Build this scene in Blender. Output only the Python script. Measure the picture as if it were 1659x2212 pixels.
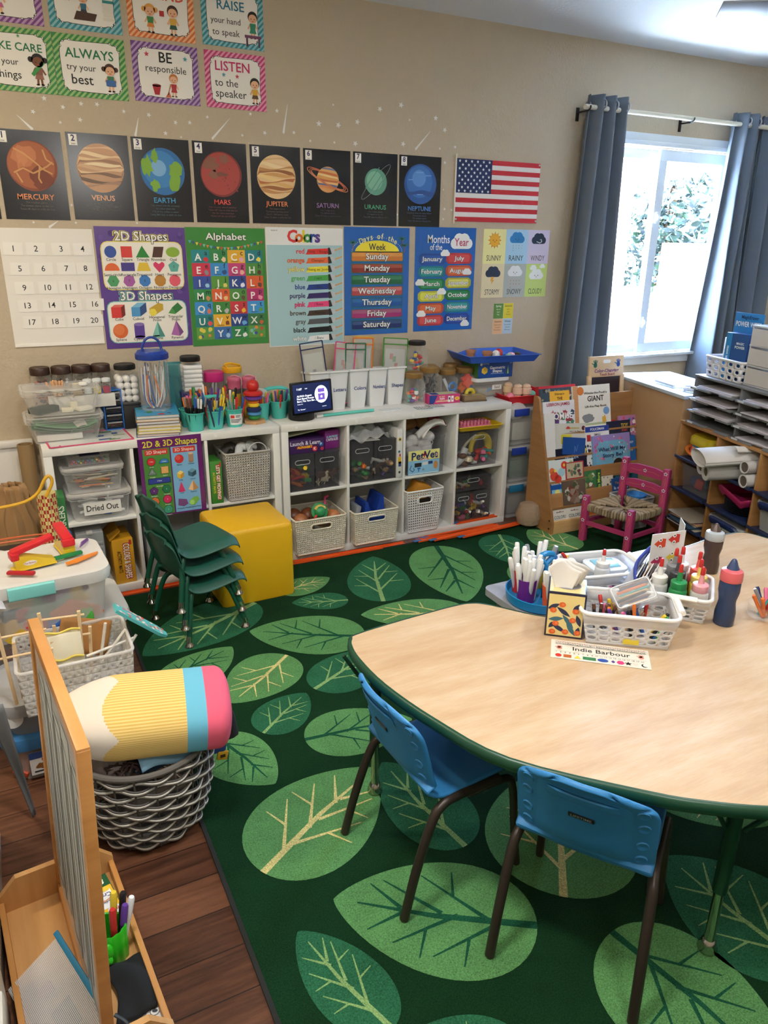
import bpy,bmesh,math,random
from mathutils import Vector as V,Matrix as MX
S=bpy.context.scene
COL=S.collection
PI=math.pi
R=math.radians
random.seed(7)
for o in list(bpy.data.objects):bpy.data.objects.remove(o)
# camera, world, sun, lamps, exposure
cam=bpy.data.objects.new('camera',bpy.data.cameras.new('camera'));COL.objects.link(cam)
cam.data.sensor_fit='HORIZONTAL';cam.data.sensor_width=36.0
cam.data.lens=36.0*1600.28/1659.0
cam.data.clip_start=0.05;cam.data.clip_end=200
_y,_p,_r=0.47610694,0.34814403,-0.01167921
f=V((math.sin(_y)*math.cos(_p),math.cos(_y)*math.cos(_p),-math.sin(_p)))
r0=V((math.cos(_y),-math.sin(_y),0));d0=f.cross(r0)
rr_=r0*math.cos(_r)+d0*math.sin(_r);dd_=d0*math.cos(_r)-r0*math.sin(_r)
m3=MX((rr_,-dd_,-f)).transposed()
cam.matrix_world=MX.Translation((-1.244072,-4.012304,1.665571))@m3.to_4x4()
S.camera=cam
S.view_settings.view_transform='Standard';S.view_settings.look='None'
S.view_settings.gamma=1.0;S.view_settings.use_curve_mapping=False
S.view_settings.exposure=0.82
w=bpy.data.worlds.new('sky');S.world=w;w.use_nodes=True
nt=w.node_tree;nt.nodes.clear()
bg=nt.nodes.new('ShaderNodeBackground');ow=nt.nodes.new('ShaderNodeOutputWorld')
sk=nt.nodes.new('ShaderNodeTexSky');sk.sky_type='NISHITA';sk.sun_disc=False
sk.sun_elevation=R(62);sk.sun_rotation=R(200)
bg.inputs['Strength'].default_value=13
nt.links.new(sk.outputs[0],bg.inputs[0]);nt.links.new(bg.outputs[0],ow.inputs[0])
sun=bpy.data.lights.new('sun','SUN');sun.energy=170;sun.angle=R(0.6);sun.color=(.70,.88,1)
so=bpy.data.objects.new('sun',sun);COL.objects.link(so)
so.rotation_euler=V((0.12,-0.25,-1)).to_track_quat('-Z','Y').to_euler()
def lamp(name,loc,e,size,col,spread=180,shape='DISK'):
 l=bpy.data.lights.new(name,'AREA');l.energy=e;l.shape=shape;l.size=size;l.color=col;l.spread=R(spread)
 o=bpy.data.objects.new(name,l);COL.objects.link(o);o.location=loc
 return o
def bulb(name,loc,e,r_,col):
 l=bpy.data.lights.new(name,'POINT');l.energy=e;l.shadow_soft_size=r_;l.color=col
 o=bpy.data.objects.new(name,l);COL.objects.link(o);o.location=loc
lamp('ceiling_lamp',(1.05,-2.75,2.78),10,.30,(1,.985,.96))
lamp('ceiling_lamp',(-1.05,-2.9,2.78),21,.30,(1,.97,.92))
lamp('ceiling_lamp',(-1.95,-1.3,2.78),14,.25,(1,.84,.62))
bulb('ceiling_lamp',(-.3,-3.9,2.3),22,.15,(1,.97,.92))
po=lamp('window_portal',(2.95,.10,1.60),1,1.0,(1,1,1),shape='RECTANGLE')
po.data.size=1.22;po.data.size_y=1.36;po.rotation_euler=(-PI/2,0,0);po.data.cycles.is_portal=True
# materials
def lin(h):
 h=h.lstrip('#');h=''.join(q*2 for q in h)if len(h)==3 else h;c=[int(h[i:i+2],16)/255 for i in(0,2,4)]
 return tuple(x/12.92 if x<=.04045 else((x+.055)/1.055)**2.4 for x in c)+(1,)
_mc={}
def newm(name):
 m=bpy.data.materials.new(name);m.use_nodes=True
 return m,m.node_tree,m.node_tree.nodes['Principled BSDF']
def _noise(nt,scale,detail=2,rough=.5,sc=None,coord='Object'):
 tc=nt.nodes.new('ShaderNodeTexCoord');mp=nt.nodes.new('ShaderNodeMapping')
 nt.links.new(tc.outputs[coord],mp.inputs[0])
 if sc:mp.inputs['Scale'].default_value=sc
 n=nt.nodes.new('ShaderNodeTexNoise');n.inputs['Scale'].default_value=scale;n.inputs['Detail'].default_value=detail
 n.inputs['Roughness'].default_value=rough
 nt.links.new(mp.outputs[0],n.inputs['Vector'])
 return n
def _bump(nt,src,b,dist,strength=.5):
 bp=nt.nodes.new('ShaderNodeBump');bp.inputs['Distance'].default_value=dist;bp.inputs['Strength'].default_value=strength
 nt.links.new(src,bp.inputs['Height']);nt.links.new(bp.outputs[0],b.inputs['Normal'])
def _ramp(nt,src,stops):
 rp=nt.nodes.new('ShaderNodeValToRGB');cr=rp.color_ramp
 while len(cr.elements)<len(stops):cr.elements.new(.5)
 for e,(p,c)in zip(cr.elements,stops):e.position=p;e.color=lin(c)
 nt.links.new(src,rp.inputs[0]);return rp
def mt(hx,rough=.55,metal=0,bump=None,spec=.5,emit=0,var=0):
 k=(hx,rough,metal,bump,spec,emit,var)
 if k in _mc:return _mc[k]
 m,nt,b=newm('paint_'+hx.strip('#'))
 b.inputs['Base Color'].default_value=lin(hx);b.inputs['Roughness'].default_value=rough;b.inputs['Metallic'].default_value=metal
 b.inputs['Specular IOR Level'].default_value=spec
 if emit:b.inputs['Emission Color'].default_value=lin(hx);b.inputs['Emission Strength'].default_value=emit
 if bump:
  n=_noise(nt,bump[0],3);_bump(nt,n.outputs[0],b,bump[1],bump[2]if len(bump)>2 else.5)
 if var:
  n2=_noise(nt,300 if var>.3 else 40,4,.7)
  hs=nt.nodes.new('ShaderNodeHueSaturation');hs.inputs['Color'].default_value=lin(hx)
  mr=nt.nodes.new('ShaderNodeMapRange');mr.inputs['From Min'].default_value=.3;mr.inputs['From Max'].default_value=.7
  mr.inputs['To Min'].default_value=1-var;mr.inputs['To Max'].default_value=1+var
  nt.links.new(n2.outputs[0],mr.inputs[0]);nt.links.new(mr.outputs[0],hs.inputs['Value']);nt.links.new(hs.outputs[0],b.inputs['Base Color'])
 _mc[k]=m;return m
def clear(hx='#ffffff',op=.25,rough=.15):
 k=('clear',hx,op,rough)
 if k in _mc:return _mc[k]
 m,nt,b=newm('clear_'+hx.strip('#'))
 b.inputs['Base Color'].default_value=lin(hx);b.inputs['Roughness'].default_value=rough
 tr=nt.nodes.new('ShaderNodeBsdfTransparent');mx=nt.nodes.new('ShaderNodeMixShader');out=nt.nodes['Material Output']
 fr=nt.nodes.new('ShaderNodeLayerWeight');fr.inputs['Blend'].default_value=.25
 ma=nt.nodes.new('ShaderNodeMath');ma.operation='MULTIPLY_ADD';ma.inputs[1].default_value=.5;ma.inputs[2].default_value=op;ma.use_clamp=True
 nt.links.new(fr.outputs['Facing'],ma.inputs[0]);nt.links.new(ma.outputs[0],mx.inputs[0])
 nt.links.new(tr.outputs[0],mx.inputs[1]);nt.links.new(b.outputs[0],mx.inputs[2]);nt.links.new(mx.outputs[0],out.inputs[0])
 _mc[k]=m;return m
def wood(c0,c1,sc=(1,12,12),scale=3,rough=.4,bump=0):
 k=('wood',c0,c1,sc,scale,rough)
 if k in _mc:return _mc[k]
 m,nt,b=newm('wood_'+c0.strip('#'))
 n=_noise(nt,scale,5,.6,sc)
 rp=_ramp(nt,n.outputs[0],[(.3,c0),(.72,c1)])
 nt.links.new(rp.outputs[0],b.inputs['Base Color']);b.inputs['Roughness'].default_value=rough
 _mc[k]=m;return m
 # mesh builder
_tx={}
def text_geo(s,bold):
 k=(s,bold)
 if k not in _tx:
  cu=bpy.data.curves.new('t','FONT');cu.body=s;cu.size=1;cu.align_x='CENTER';cu.align_y='CENTER'
  cu.offset=bold;cu.resolution_u=2
  o=bpy.data.objects.new('t',cu);me=o.to_mesh()
  vs=[v.co.copy()for v in me.vertices];fs=[list(p.vertices)for p in me.polygons]
  o.to_mesh_clear();bpy.data.objects.remove(o);bpy.data.curves.remove(cu)
  if vs:
   x0=min(v.x for v in vs);x1=max(v.x for v in vs)
  else:x0=x1=0
  _tx[k]=(vs,fs,x1-x0,(x0+x1)/2)
 return _tx[k]
def rr(w,d,r,n=4):
 r=min(r,w/2-1e-5,d/2-1e-5);pts=[]
 for cx,cy,a0 in((w/2-r,d/2-r,0),(-w/2+r,d/2-r,90),(-w/2+r,-d/2+r,180),(w/2-r,-d/2+r,270)):
  for i in range(n+1):
   a=R(a0+90*i/n);pts.append((cx+r*math.cos(a),cy+r*math.sin(a)))
 return pts
def circ(r,n=16,r2=None):return[(r*math.cos(2*PI*i/n),(r2 or r)*math.sin(2*PI*i/n))for i in range(n)]
def star_pts(r,cx=0,cy=0,rot=0,k=.42):return[(cx+(r if i%2==0 else r*k)*math.sin(i*PI/5+rot),cy+(r if i%2==0 else r*k)*math.cos(i*PI/5+rot))for i in range(10)]
def smooth(pts,n=6,closed=False):
 P=[V(p)for p in pts];out=[];N=len(P)
 rng=range(N if closed else N-1)
 for i in rng:
  a=P[(i-1)%N]if closed or i>0 else P[i]*2-P[i+1];b=P[i];c=P[(i+1)%N]
  d=P[(i+2)%N]if closed or i+2<N else c*2-b
  for j in range(n):
   t=j/n;out.append(.5*((2*b)+(c-a)*t+(2*a-5*b+4*c-d)*t*t+(3*b-a-3*c+d)*t**3))
 if not closed:out.append(P[-1])
 return out
def rotm(x=0,y=0,z=0):return(MX.Rotation(R(z),4,'Z')@MX.Rotation(R(y),4,'Y')@MX.Rotation(R(x),4,'X'))
def TM(x,y,z):return MX.Translation((x,y,z))
class MB:
 def __init__(s,M=None):s.v=[];s.f=[];s.fm=[];s.mats=[];s.M=M or MX()
 def mi(s,m):
  if isinstance(m,str):m=mt(m)
  if m not in s.mats:s.mats.append(m)
  return s.mats.index(m)
 def add(s,vs,fs,m,M=None):
  T=s.M@M if M is not None else s.M
  k=len(s.v);i=s.mi(m);s.v+=[T@V(v)for v in vs]
  for f_ in fs:s.f.append([q+k for q in f_]);s.fm.append(i)
  return s
 def box(s,c,d,m,rot=None,bev=0,seg=2):
  b=bmesh.new();bmesh.ops.create_cube(b,size=1)
  for v in b.verts:v.co=V((v.co.x*d[0],v.co.y*d[1],v.co.z*d[2]))
  if bev:bmesh.ops.bevel(b,geom=b.edges[:],offset=min(bev,min(d)*.45),segments=seg,affect='EDGES',profile=.5)
  b.verts.index_update()
  M=TM(*c)@rot if rot is not None else TM(*c)
  s.add([v.co.copy()for v in b.verts],[[v.index for v in f_.verts]for f_ in b.faces],m,M);b.free();return s
 def loft(s,rings,m,cap=(1,1),closed=True,M=None,mats=None):
  n=len(rings[0]);vs=[p for r_ in rings for p in r_];fs=[]
  for i in range(len(rings)-1):
   for j in range(n if closed else n-1):
    a=i*n+j;b=i*n+(j+1)%n;fs.append([a,b,b+n,a+n])
  if cap[0]:fs.append(list(range(n))[::-1])
  if cap[1]:fs.append([(len(rings)-1)*n+j for j in range(n)])
  return s.add(vs,fs,m,M)
 def lathe(s,prof,m,n=20,M=None,c=(0,0,0),cp=1):
  T=TM(*c)if M is None else M@TM(*c)
  rings=[[(max(r_,1e-4)*math.cos(2*PI*i/n),max(r_,1e-4)*math.sin(2*PI*i/n),z)for i in range(n)]for r_,z in prof]
  return s.loft(rings,m,(0,0)if prof[0]==prof[-1]else(1,cp),M=T)
 def cyl(s,c,r_,h,m,n=16,M=None,r2=None):return s.lathe([(r_,0),(r_ if r2 is None else r2,h)],m,n,M,c)
 def ball(s,c,r_,m,n=14,sc=(1,1,1),M=None):
  k=max(6,n//2);T=TM(*c)@MX.Diagonal((sc[0],sc[1],sc[2],1));T=T if M is None else M@T
  return s.lathe([(r_*math.sin(PI*i/k),-r_*math.cos(PI*i/k))for i in range(k+1)],m,n,T)
 def tube(s,pts,r_,m,n=8,closed=False,flat=None):
  P=[V(p)for p in pts];N=len(P);rings=[];up=None
  for i in range(N):
   t=(P[(i+1)%N]-P[i-1])if closed or 0<i<N-1 else(P[1]-P[0]if i==0 else P[-1]-P[-2])
   t.normalize()
   if up is None:up=t.orthogonal().normalized()
   else:up=(up-t*up.dot(t)).normalized()
   bi=t.cross(up);q=r_[i]if isinstance(r_,(list,tuple))else r_
   rings.append([P[i]+up*q*math.cos(2*PI*j/n)+bi*q*(flat or 1)*math.sin(2*PI*j/n)for j in range(n)])
  if closed:rings.append(rings[0])
  return s.loft(rings,m,cap=(0,0)if closed else(1,1))
 def bar(s,a,b,w,h,m,bev=0):
  a,b=V(a),V(b);x=(b-a);L=x.length;x.normalize()
  u=V((0,0,1))if abs(x.z)<.95 else V((1,0,0));y=u.cross(x).normalized();z=x.cross(y)
  M=MX((x,y,z)).transposed().to_4x4();M.translation=(a+b)/2
  b_=s.M;s.M=b_@M;s.box((0,0,0),(L,w,h),m,bev=bev);s.M=b_;return s
 def prism(s,pts,h,m,M=None,z=0):
  n=len(pts);vs=[(p[0],p[1],z)for p in pts]+[(p[0],p[1],z+h)for p in pts]
  ar=sum(pts[i][0]*pts[(i+1)%n][1]-pts[(i+1)%n][0]*pts[i][1]for i in range(n))
  if ar<0:vs=vs[:n][::-1]+vs[n:][::-1]
  fs=[list(range(n))[::-1],list(range(n,2*n))]+[[i,(i+1)%n,(i+1)%n+n,i+n]for i in range(n)]
  return s.add(vs,fs,m,M)
 def grid(s,fn,nu,nv,m,mf=None,wrap=False):
  vs=[fn(i/nu,j/nv)for j in range(nv+1)for i in range(nu+1)];k=len(s.v);s.v+=[s.M@V(v)for v in vs]
  for j in range(nv):
   for i in range(nu):
    a=k+j*(nu+1)+i;s.f.append([a,a+1,a+nu+2,a+nu+1]);s.fm.append(s.mi(mf((i+.5)/nu,(j+.5)/nv)if mf else m))
  return s
 def lattice(s,c0,c1,c2,c3,nu,nv,m,hole=.32,skip=None,kind='d'):
  c0,c1,c2,c3=map(V,(c0,c1,c2,c3))
  P=lambda u,v:(c0*(1-u)+c1*u)*(1-v)+(c3*(1-u)+c2*u)*v
  vs=[];fs=[]
  for j in range(nv):
   for i in range(nu):
    cu,cv_=(i+.5)/nu,(j+.5)/nv
    if skip and skip[0]<cu<skip[2]and skip[1]<cv_<skip[3]:continue
    k=len(vs);du,dv=.5/nu,.5/nv
    vs+=[P(cu-du,cv_-dv),P(cu+du,cv_-dv),P(cu+du,cv_+dv),P(cu-du,cv_+dv)]
    if kind=='d':
     hu,hv=du*2*hole,dv*2*hole
     vs+=[P(cu,cv_-hv),P(cu+hu,cv_),P(cu,cv_+hv),P(cu-hu,cv_)]
     for q in range(4):fs+=[[k+q,k+(q+1)%4,k+4+q],[k+(q+1)%4,k+4+(q+1)%4,k+4+q]]
    else:
     n=8;hu,hv=du*2*hole,dv*2*hole
     vs+=[P(cu+hu*math.cos(R(-135+45*q)),cv_+hv*math.sin(R(-135+45*q)))for q in range(n)]
     for q in range(4):
      a,b=k+q,k+(q+1)%4;h0,h1,h2=k+4+2*q,k+4+2*q+1,k+4+(2*q+2)%8
      fs+=[[a,b,h1],[a,h1,h0],[b,h2,h1]]
  return s.add(vs,fs,m)
 def bin(s,w,d,h,m,r=.03,taper=.88,t=.003,rim=.008,rimh=.01,z=0,rimm=None,lid=None):
  A=lambda k,zz,e=0:[(x,y,zz)for x,y in rr(w*k+e*2,d*k+e*2,max(r*k+e,.002))]
  s.loft([A(taper,z),A(1,z+h-rimh),A(1,z+h-rimh,rim),A(1,z+h,rim),A(1,z+h,-t),A(taper,z+t,-t)],m)
  return s
 def cv(s,M,w,h,eps=.0004):return CV(s,M,w,h,eps)
 def ob(s,name,parent=None,loc=(0,0,0),rot=(0,0,0),solid=0,sub=0,sharp=38):
  me=bpy.data.meshes.new(name);me.from_pydata([tuple(v)for v in s.v],[],s.f)
  for m in s.mats:me.materials.append(m)
  for p,i in zip(me.polygons,s.fm):p.material_index=i;p.use_smooth=True
  me.set_sharp_from_angle(angle=R(sharp));me.update()
  o=bpy.data.objects.new(name,me);COL.objects.link(o);o.parent=parent;o.location=loc;o.rotation_euler=rot
  if solid:
   q=o.modifiers.new('s','SOLIDIFY');q.thickness=solid;q.offset=0
  if sub:
   q=o.modifiers.new('s','SUBSURF');q.levels=sub;q.render_levels=sub
  return o
 def th(s,name,label,cat,loc=(0,0,0),rz=0,group=None,rot=None,**k):
  o=s.ob(name,None,loc,rot or(0,0,R(rz)),**k);return tag(o,label,cat,group)
 def st(s,name,**k):
  o=s.ob(name,None,**k);o['kind']='structure';return o
class CV:
 def __init__(s,mb,M,w,h,eps):s.mb=mb;s.M=M;s.w=w;s.h=h;s.ep=eps;s.z=0
 def up(s,n=1):s.z+=n;return s
 def p(s,pts,m):
  n=len(pts);ar=sum(pts[i][0]*pts[(i+1)%n][1]-pts[(i+1)%n][0]*pts[i][1]for i in range(n))
  if ar<0:pts=pts[::-1]
  s.mb.add([(x,y,s.z*s.ep)for x,y in pts],[list(range(n))],m,s.M);return s
 def r(s,x,y,w,h,m,rad=0):
  return s.p([(x+w/2+a,y+h/2+b)for a,b in rr(w,h,rad,3)]if rad else[(x,y),(x+w,y),(x+w,y+h),(x,y+h)],m)
 def e(s,cx,cy,rx,m,ry=None,n=20,a0=0,a1=360):
  k=n if a1-a0>=360 else n+1
  return s.p([(cx+rx*math.cos(R(a0+(a1-a0)*i/n)),cy+(ry or rx)*math.sin(R(a0+(a1-a0)*i/n)))for i in range(k)],m)
 def ng(s,cx,cy,r_,n,m,a=90,ry=None):return s.p([(cx+r_*math.cos(R(a+360*i/n)),cy+(ry or r_)*math.sin(R(a+360*i/n)))for i in range(n)],m)
 def l(s,x0,y0,x1,y1,w,m):
  dx,dy=x1-x0,y1-y0;L=math.hypot(dx,dy)or 1;nx,ny=-dy/L*w/2,dx/L*w/2
  return s.p([(x0-nx,y0-ny),(x1-nx,y1-ny),(x1+nx,y1+ny),(x0+nx,y0+ny)],m)
 def pl(s,pts,w,m):
  for a,b in zip(pts,pts[1:]):s.l(*a,*b,w,m)
  return s
 def star(s,cx,cy,r_,m,rot=0):return s.p(star_pts(r_,cx,cy,rot),m)
 def t(s,txt,x,y,h,m,b=0.0,w=None,rot=0,al='c',sx=1):
  vs,fs,tw,xc=text_geo(txt,b)
  if not vs:return s
  k=h*1.38
  kx=k*sx if w is None else min(w/tw,k*1.3)
  off={'c':0,'l':tw/2*kx,'r':-tw/2*kx}[al]
  c_,s_=math.cos(R(rot)),math.sin(R(rot))
  out=[(x+(off+(v.x-xc)*kx)*c_-v.y*k*s_,y+(off+(v.x-xc)*kx)*s_+v.y*k*c_,s.z*s.ep)for v in vs]
  s.mb.add(out,fs,m,s.M);return s
 def cloud(s,cx,cy,r_,m):
  for dx,dy,q in((-.75,-.1,.5),(-.3,.25,.6),(.3,.2,.65),(.78,-.1,.48)):s.e(cx+dx*r_,cy+dy*r_,q*r_,m,n=12);s.z+=.08
  return s.r(cx-.8*r_,cy-.58*r_,1.6*r_,.6*r_,m)
def tag(o,label,cat,group=None):
 o['label']=label;o['category']=cat
 if group:o['group']=group
 return o
def T(name,label,cat,loc=(0,0,0),rz=0,group=None,rot=None):
 o=bpy.data.objects.new(name,None);COL.objects.link(o);o.empty_display_size=.05
 o.location=loc;o.rotation_euler=rot or(0,0,R(rz));return tag(o,label,cat,group)
def dup(root,loc=None,rz=None,label=None,group=None,rot=None):
 r_=root.copy();COL.objects.link(r_)
 if loc is not None:r_.location=loc
 if rz is not None:r_.rotation_euler=(0,0,R(rz))
 if rot is not None:r_.rotation_euler=rot
 if label:r_['label']=label
 if group:r_['group']=group
 for ch in list(root.children):
  c=ch.copy();COL.objects.link(c);c.parent=r_
  for g in list(ch.children):
   d=g.copy();COL.objects.link(d);d.parent=c
 return r_
def FR(o,u=(1,0,0),v=(0,0,1)):
 u=V(u).normalized();v=V(v);v=(v-u*v.dot(u)).normalized();n=u.cross(v)
 M=MX((u,v,n)).transposed().to_4x4();M.translation=V(o);return M
 # room
def wallmat():
 m,nt,b=newm('tan_wall_paint');b.inputs['Roughness'].default_value=.75;b.inputs['Base Color'].default_value=lin('#c0b29b')
 n=_noise(nt,70,3,.55);n2=_noise(nt,26,2)
 ad=nt.nodes.new('ShaderNodeMath');ad.operation='ADD';nt.links.new(n.outputs[0],ad.inputs[0]);nt.links.new(n2.outputs[0],ad.inputs[1])
 _bump(nt,ad.outputs[0],b,.006,.55);return m
WALL=wallmat()
WHITE=mt('#e9e8e4',.45);TRIM=mt('#e6e8ea',.35)
X0,X1,Y0,ZC=-2.3,4.6,-5.3,2.83
WX0,WX1,WZ0,WZ1=2.34,3.56,.93,2.28
m=MB();
m.box(((X0+WX0)/2,.06,ZC/2),(WX0-X0,.12,ZC),WALL);m.box(((X1+WX1)/2,.06,ZC/2),(X1-WX1,.12,ZC),WALL)
m.box(((WX0+WX1)/2,.06,WZ0/2),(WX1-WX0,.12,WZ0),WALL);m.box(((WX0+WX1)/2,.06,(ZC+WZ1)/2),(WX1-WX0,.12,ZC-WZ1),WALL)
m.st('wall_back')
MB().box((X0-.06,Y0/2,ZC/2),(.12,-Y0,ZC),WALL).st('wall_left')
MB().box((X1+.06,Y0/2,ZC/2),(.12,-Y0,ZC),WALL).st('wall_right')
MB().box(((X0+X1)/2,Y0-.06,ZC/2),(X1-X0+.24,.12,ZC),WALL).st('wall_front')
m=MB();m.box(((X0+X1)/2,Y0/2+.1,ZC+.06),(X1-X0+.4,-Y0+.9,.12),mt('#e4e6e6',.8,bump=(60,.004)));m.st('ceiling')
def floormat():
 m,nt,b=newm('wood_plank_floor');tc=nt.nodes.new('ShaderNodeTexCoord');mp=nt.nodes.new('ShaderNodeMapping')
 mp.inputs['Rotation'].default_value=(0,0,R(0));nt.links.new(tc.outputs['Object'],mp.inputs[0])
 br=nt.nodes.new('ShaderNodeTexBrick');nt.links.new(mp.outputs[0],br.inputs['Vector'])
 br.inputs['Scale'].default_value=1;br.inputs['Brick Width'].default_value=1.2;br.inputs['Row Height'].default_value=.125
 br.inputs['Mortar Size'].default_value=.0016;br.inputs['Bias'].default_value=0;br.offset=.37
 br.inputs['Color1'].default_value=(0,0,0,1);br.inputs['Color2'].default_value=(1,1,1,1);br.inputs['Mortar'].default_value=(0,0,0,1)
 n=_noise(nt,3,6,.62,(1.2,14,1));
 ad=nt.nodes.new('ShaderNodeMath');ad.operation='MULTIPLY_ADD';ad.inputs[1].default_value=.28
 nt.links.new(br.outputs['Color'],ad.inputs[0]);nt.links.new(n.outputs[0],ad.inputs[2])
 rp=_ramp(nt,ad.outputs[0],[(.3,'#26150e'),(.55,'#4e2e1e'),(.85,'#6c452f')])
 mx=nt.nodes.new('ShaderNodeMix');mx.data_type='RGBA';mx.inputs['B'].default_value=lin('#1d0f0a')
 nt.links.new(br.outputs['Fac'],mx.inputs['Factor']);nt.links.new(rp.outputs[0],mx.inputs['A']);nt.links.new(mx.outputs['Result'],b.inputs['Base Color'])
 b.inputs['Roughness'].default_value=.38;_bump(nt,n.outputs[0],b,.003,.3);return m
MB().box(((X0+X1)/2,Y0/2,-.05),(X1-X0,-Y0,.1),floormat()).st('floor')
MB().box((-1.72,-.012,.35),(1.12,.024,.70),WHITE,bev=.004).box((-1.72,-.02,.715),(1.12,.04,.035),WHITE,bev=.008).st('trim_1')
MB().box((1.9,-.008,.05),(4.8,.016,.10),WHITE,bev=.004).st('baseboard_back')
WF=mt('#dfe9f0',.3)
win=T('window_1','white sliding window','window',(0,0,0));del win['label'];del win['category'];win['kind']='structure'
m=MB()
cw=.075
m.box(((WX0+WX1)/2,-.012,WZ1+cw/2),(WX1-WX0+2*cw,.024,cw),WF,bev=.006).box(((WX0+WX1)/2,-.02,WZ1+.015),(WX1-WX0+.06,.03,.03),WF,bev=.008)
m.box(((WX0+WX1)/2,-.012,WZ0-cw/2),(WX1-WX0+2*cw,.024,cw),WF,bev=.006).box(((WX0+WX1)/2,-.025,WZ0-.012),(WX1-WX0+.1,.05,.024),WF,bev=.008)
m.box((WX0-cw/2,-.012,(WZ0+WZ1)/2),(cw,.024,WZ1-WZ0),WF,bev=.006);m.box((WX1+cw/2,-.012,(WZ0+WZ1)/2),(cw,.024,WZ1-WZ0),WF,bev=.006)
m.ob('window_casing',win)
_g,_n,_b=newm('window_glass');_b.inputs['Base Color'].default_value=(0,0,0,1);_b.inputs['Roughness'].default_value=.02;_t=_n.nodes.new('ShaderNodeBsdfTransparent');_m=_n.nodes.new('ShaderNodeMixShader');_m.inputs[0].default_value=.05
_n.links.new(_t.outputs[0],_m.inputs[1]);_n.links.new(_b.outputs[0],_m.inputs[2]);_n.links.new(_m.outputs[0],_n.nodes['Material Output'].inputs[0]);PANE=_g
def sash(name,x0,x1,y,fw):
 m=MB();z0,z1=WZ0+.005,WZ1-.005
 m.box(((x0+x1)/2,y,z0+fw/2),(x1-x0,.03,fw),WF,bev=.005).box(((x0+x1)/2,y,z1-fw/2),(x1-x0,.03,fw),WF,bev=.005)
 m.box((x0+fw/2,y,(z0+z1)/2),(fw,.027,z1-z0-2*fw+.004),WF).box((x1-fw/2,y,(z0+z1)/2),(fw,.027,z1-z0-2*fw+.004),WF)
 o=m.ob(name,win)
 g=MB();g.box(((x0+x1)/2,y,(z0+z1)/2),(x1-x0-2*fw,.004,z1-z0-2*fw),PANE);g.ob('pane',o)
 return o
s1=sash('fixed_sash',WX0,2.965,.075,.062);s2=sash('sliding_sash',2.885,WX1,.035,.07)
for z in(1.85,1.15):
 m=MB();m.box((2.905,.012,z),(.018,.02,.075),WF,bev=.008).tube(smooth([(2.905,.01,z-.02),(2.9,-.012,z),(2.905,.01,z+.02)],4),.006,WF);m.ob('sash_lock',s2)
 # outside
m=MB();m.box((6,14.3,-.06),(40,28,.1),mt('#eeebe6',.9,var=.04));o=m.st('patio')
m=MB();ST=mt('#e0d2c2',.9,bump=(40,.01))
m.box((6.3,8.1,1.35),(4.6,4.0,2.72),ST);m.box((6.3,8.1,2.80),(5.4,5.0,.22),mt('#d8cdc0',.8));m.prism([(-3.0,0),(3.0,0),(0,1.3)],5.4,mt('#c9a58e',.9),FR((6.3,10.8,2.9),(1,0,0),(0,0,1)))
m.th('neighbouring_house','pale stucco house wing with eave seen through the left window pane','house')
random.seed(3)
def leafball(m,c,r_,n,cols,s=.16):
 for _ in range(n):
  d=V((random.gauss(0,1),random.gauss(0,1),random.gauss(0,1))).normalized()*r_*random.uniform(.6,1.05)
  p=V(c)+V((d.x,d.y,d.z*.9));a=V((random.gauss(0,1),random.gauss(0,1),random.gauss(0,1))).normalized();b=a.orthogonal().normalized()
  q=s*random.uniform(.6,1.3)
  m.add([p-a*q,p+b*q*.45,p+a*q,p-b*q*.45],[[0,1,2,3]],random.choice(cols))
GL=[mt('#10261a',.6),mt('#1a3420',.6),mt('#0a1c14',.6)]
for i,(x,y,h,r_,lb)in enumerate(((11.9,8.3,2.9,1.7,'broad leafy green tree behind the right window pane'),(17.0,10.0,3.6,2.2,'tall leafy tree farther right behind the window'),(14.2,14.5,4.4,2.4,'leafy tree farthest behind the right window pane'))):
 t=T('leafy_tree',lb,'tree',(x,y,-.01));m=MB();m.tube([(0,0,0),(.05,.1,h*.5),(0,0,h)],[.18,.14,.08],mt('#5a4330',.9));m.ob('trunk',t)
 m=MB()
 for k in range(9):leafball(m,(random.uniform(-.7,.7)*r_,random.uniform(-.6,.6)*r_,h*.62+random.uniform(-.5,.75)*r_),r_*.6,260,GL)
 m.ob('foliage',t)
MB().box((12.5,6.3,.85),(5.6,.15,1.75),ST).th('garden_wall','white garden wall below the tree in the right window pane','wall')
t=T('garden_plant','tall broad-leaved garden plant close outside the right window pane','plant',(4.22,.75,-.01));m=MB()
m.tube([(0,0,0),(-.02,0,.9),(.0,.03,1.8)],[.014,.011,.006],mt('#5d6b3a',.8));m.ob('stem',t)
m=MB();LG=mt('#1f4a38',.5)
for z,az,L,dr in((1.05,190,.34,-.9),(1.1,230,.30,-1.1),(1.15,140,.32,-.6),(1.35,200,.22,-.3),(1.42,170,.24,-.6),(1.52,220,.2,-.5),(1.6,180,.22,.2),(1.66,200,.2,-.2),(1.72,150,.2,.3),(1.75,240,.18,0),(1.2,80,.26,-.5),(1.5,30,.22,-.2)):
 c_,s_=math.cos(R(az)),math.sin(R(az));P=[]
 for k in range(7):
  u=k/6;P.append((u*L*c_,u*L*s_,z+L*(.25*u+dr*u*u)))
 for sgn in(-1,1):
  vs=[]
  for k in range(7):
   u=k/6;wv=.035*math.sin(PI*min(1,u*1.02))**.8;vs+=[P[k],(P[k][0]-s_*wv*sgn,P[k][1]+c_*wv*sgn,P[k][2]-.01)]
  m.add(vs,[[2*k,2*k+1,2*k+3,2*k+2]for k in range(6)],LG)
m.ob('leaves',t)
t=T('patio_lounger','slatted patio lounger outside behind the left window pane','lounger',(6.15,3.75,-.01),-24);AQ=mt('#2f4a50',.5)
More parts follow.
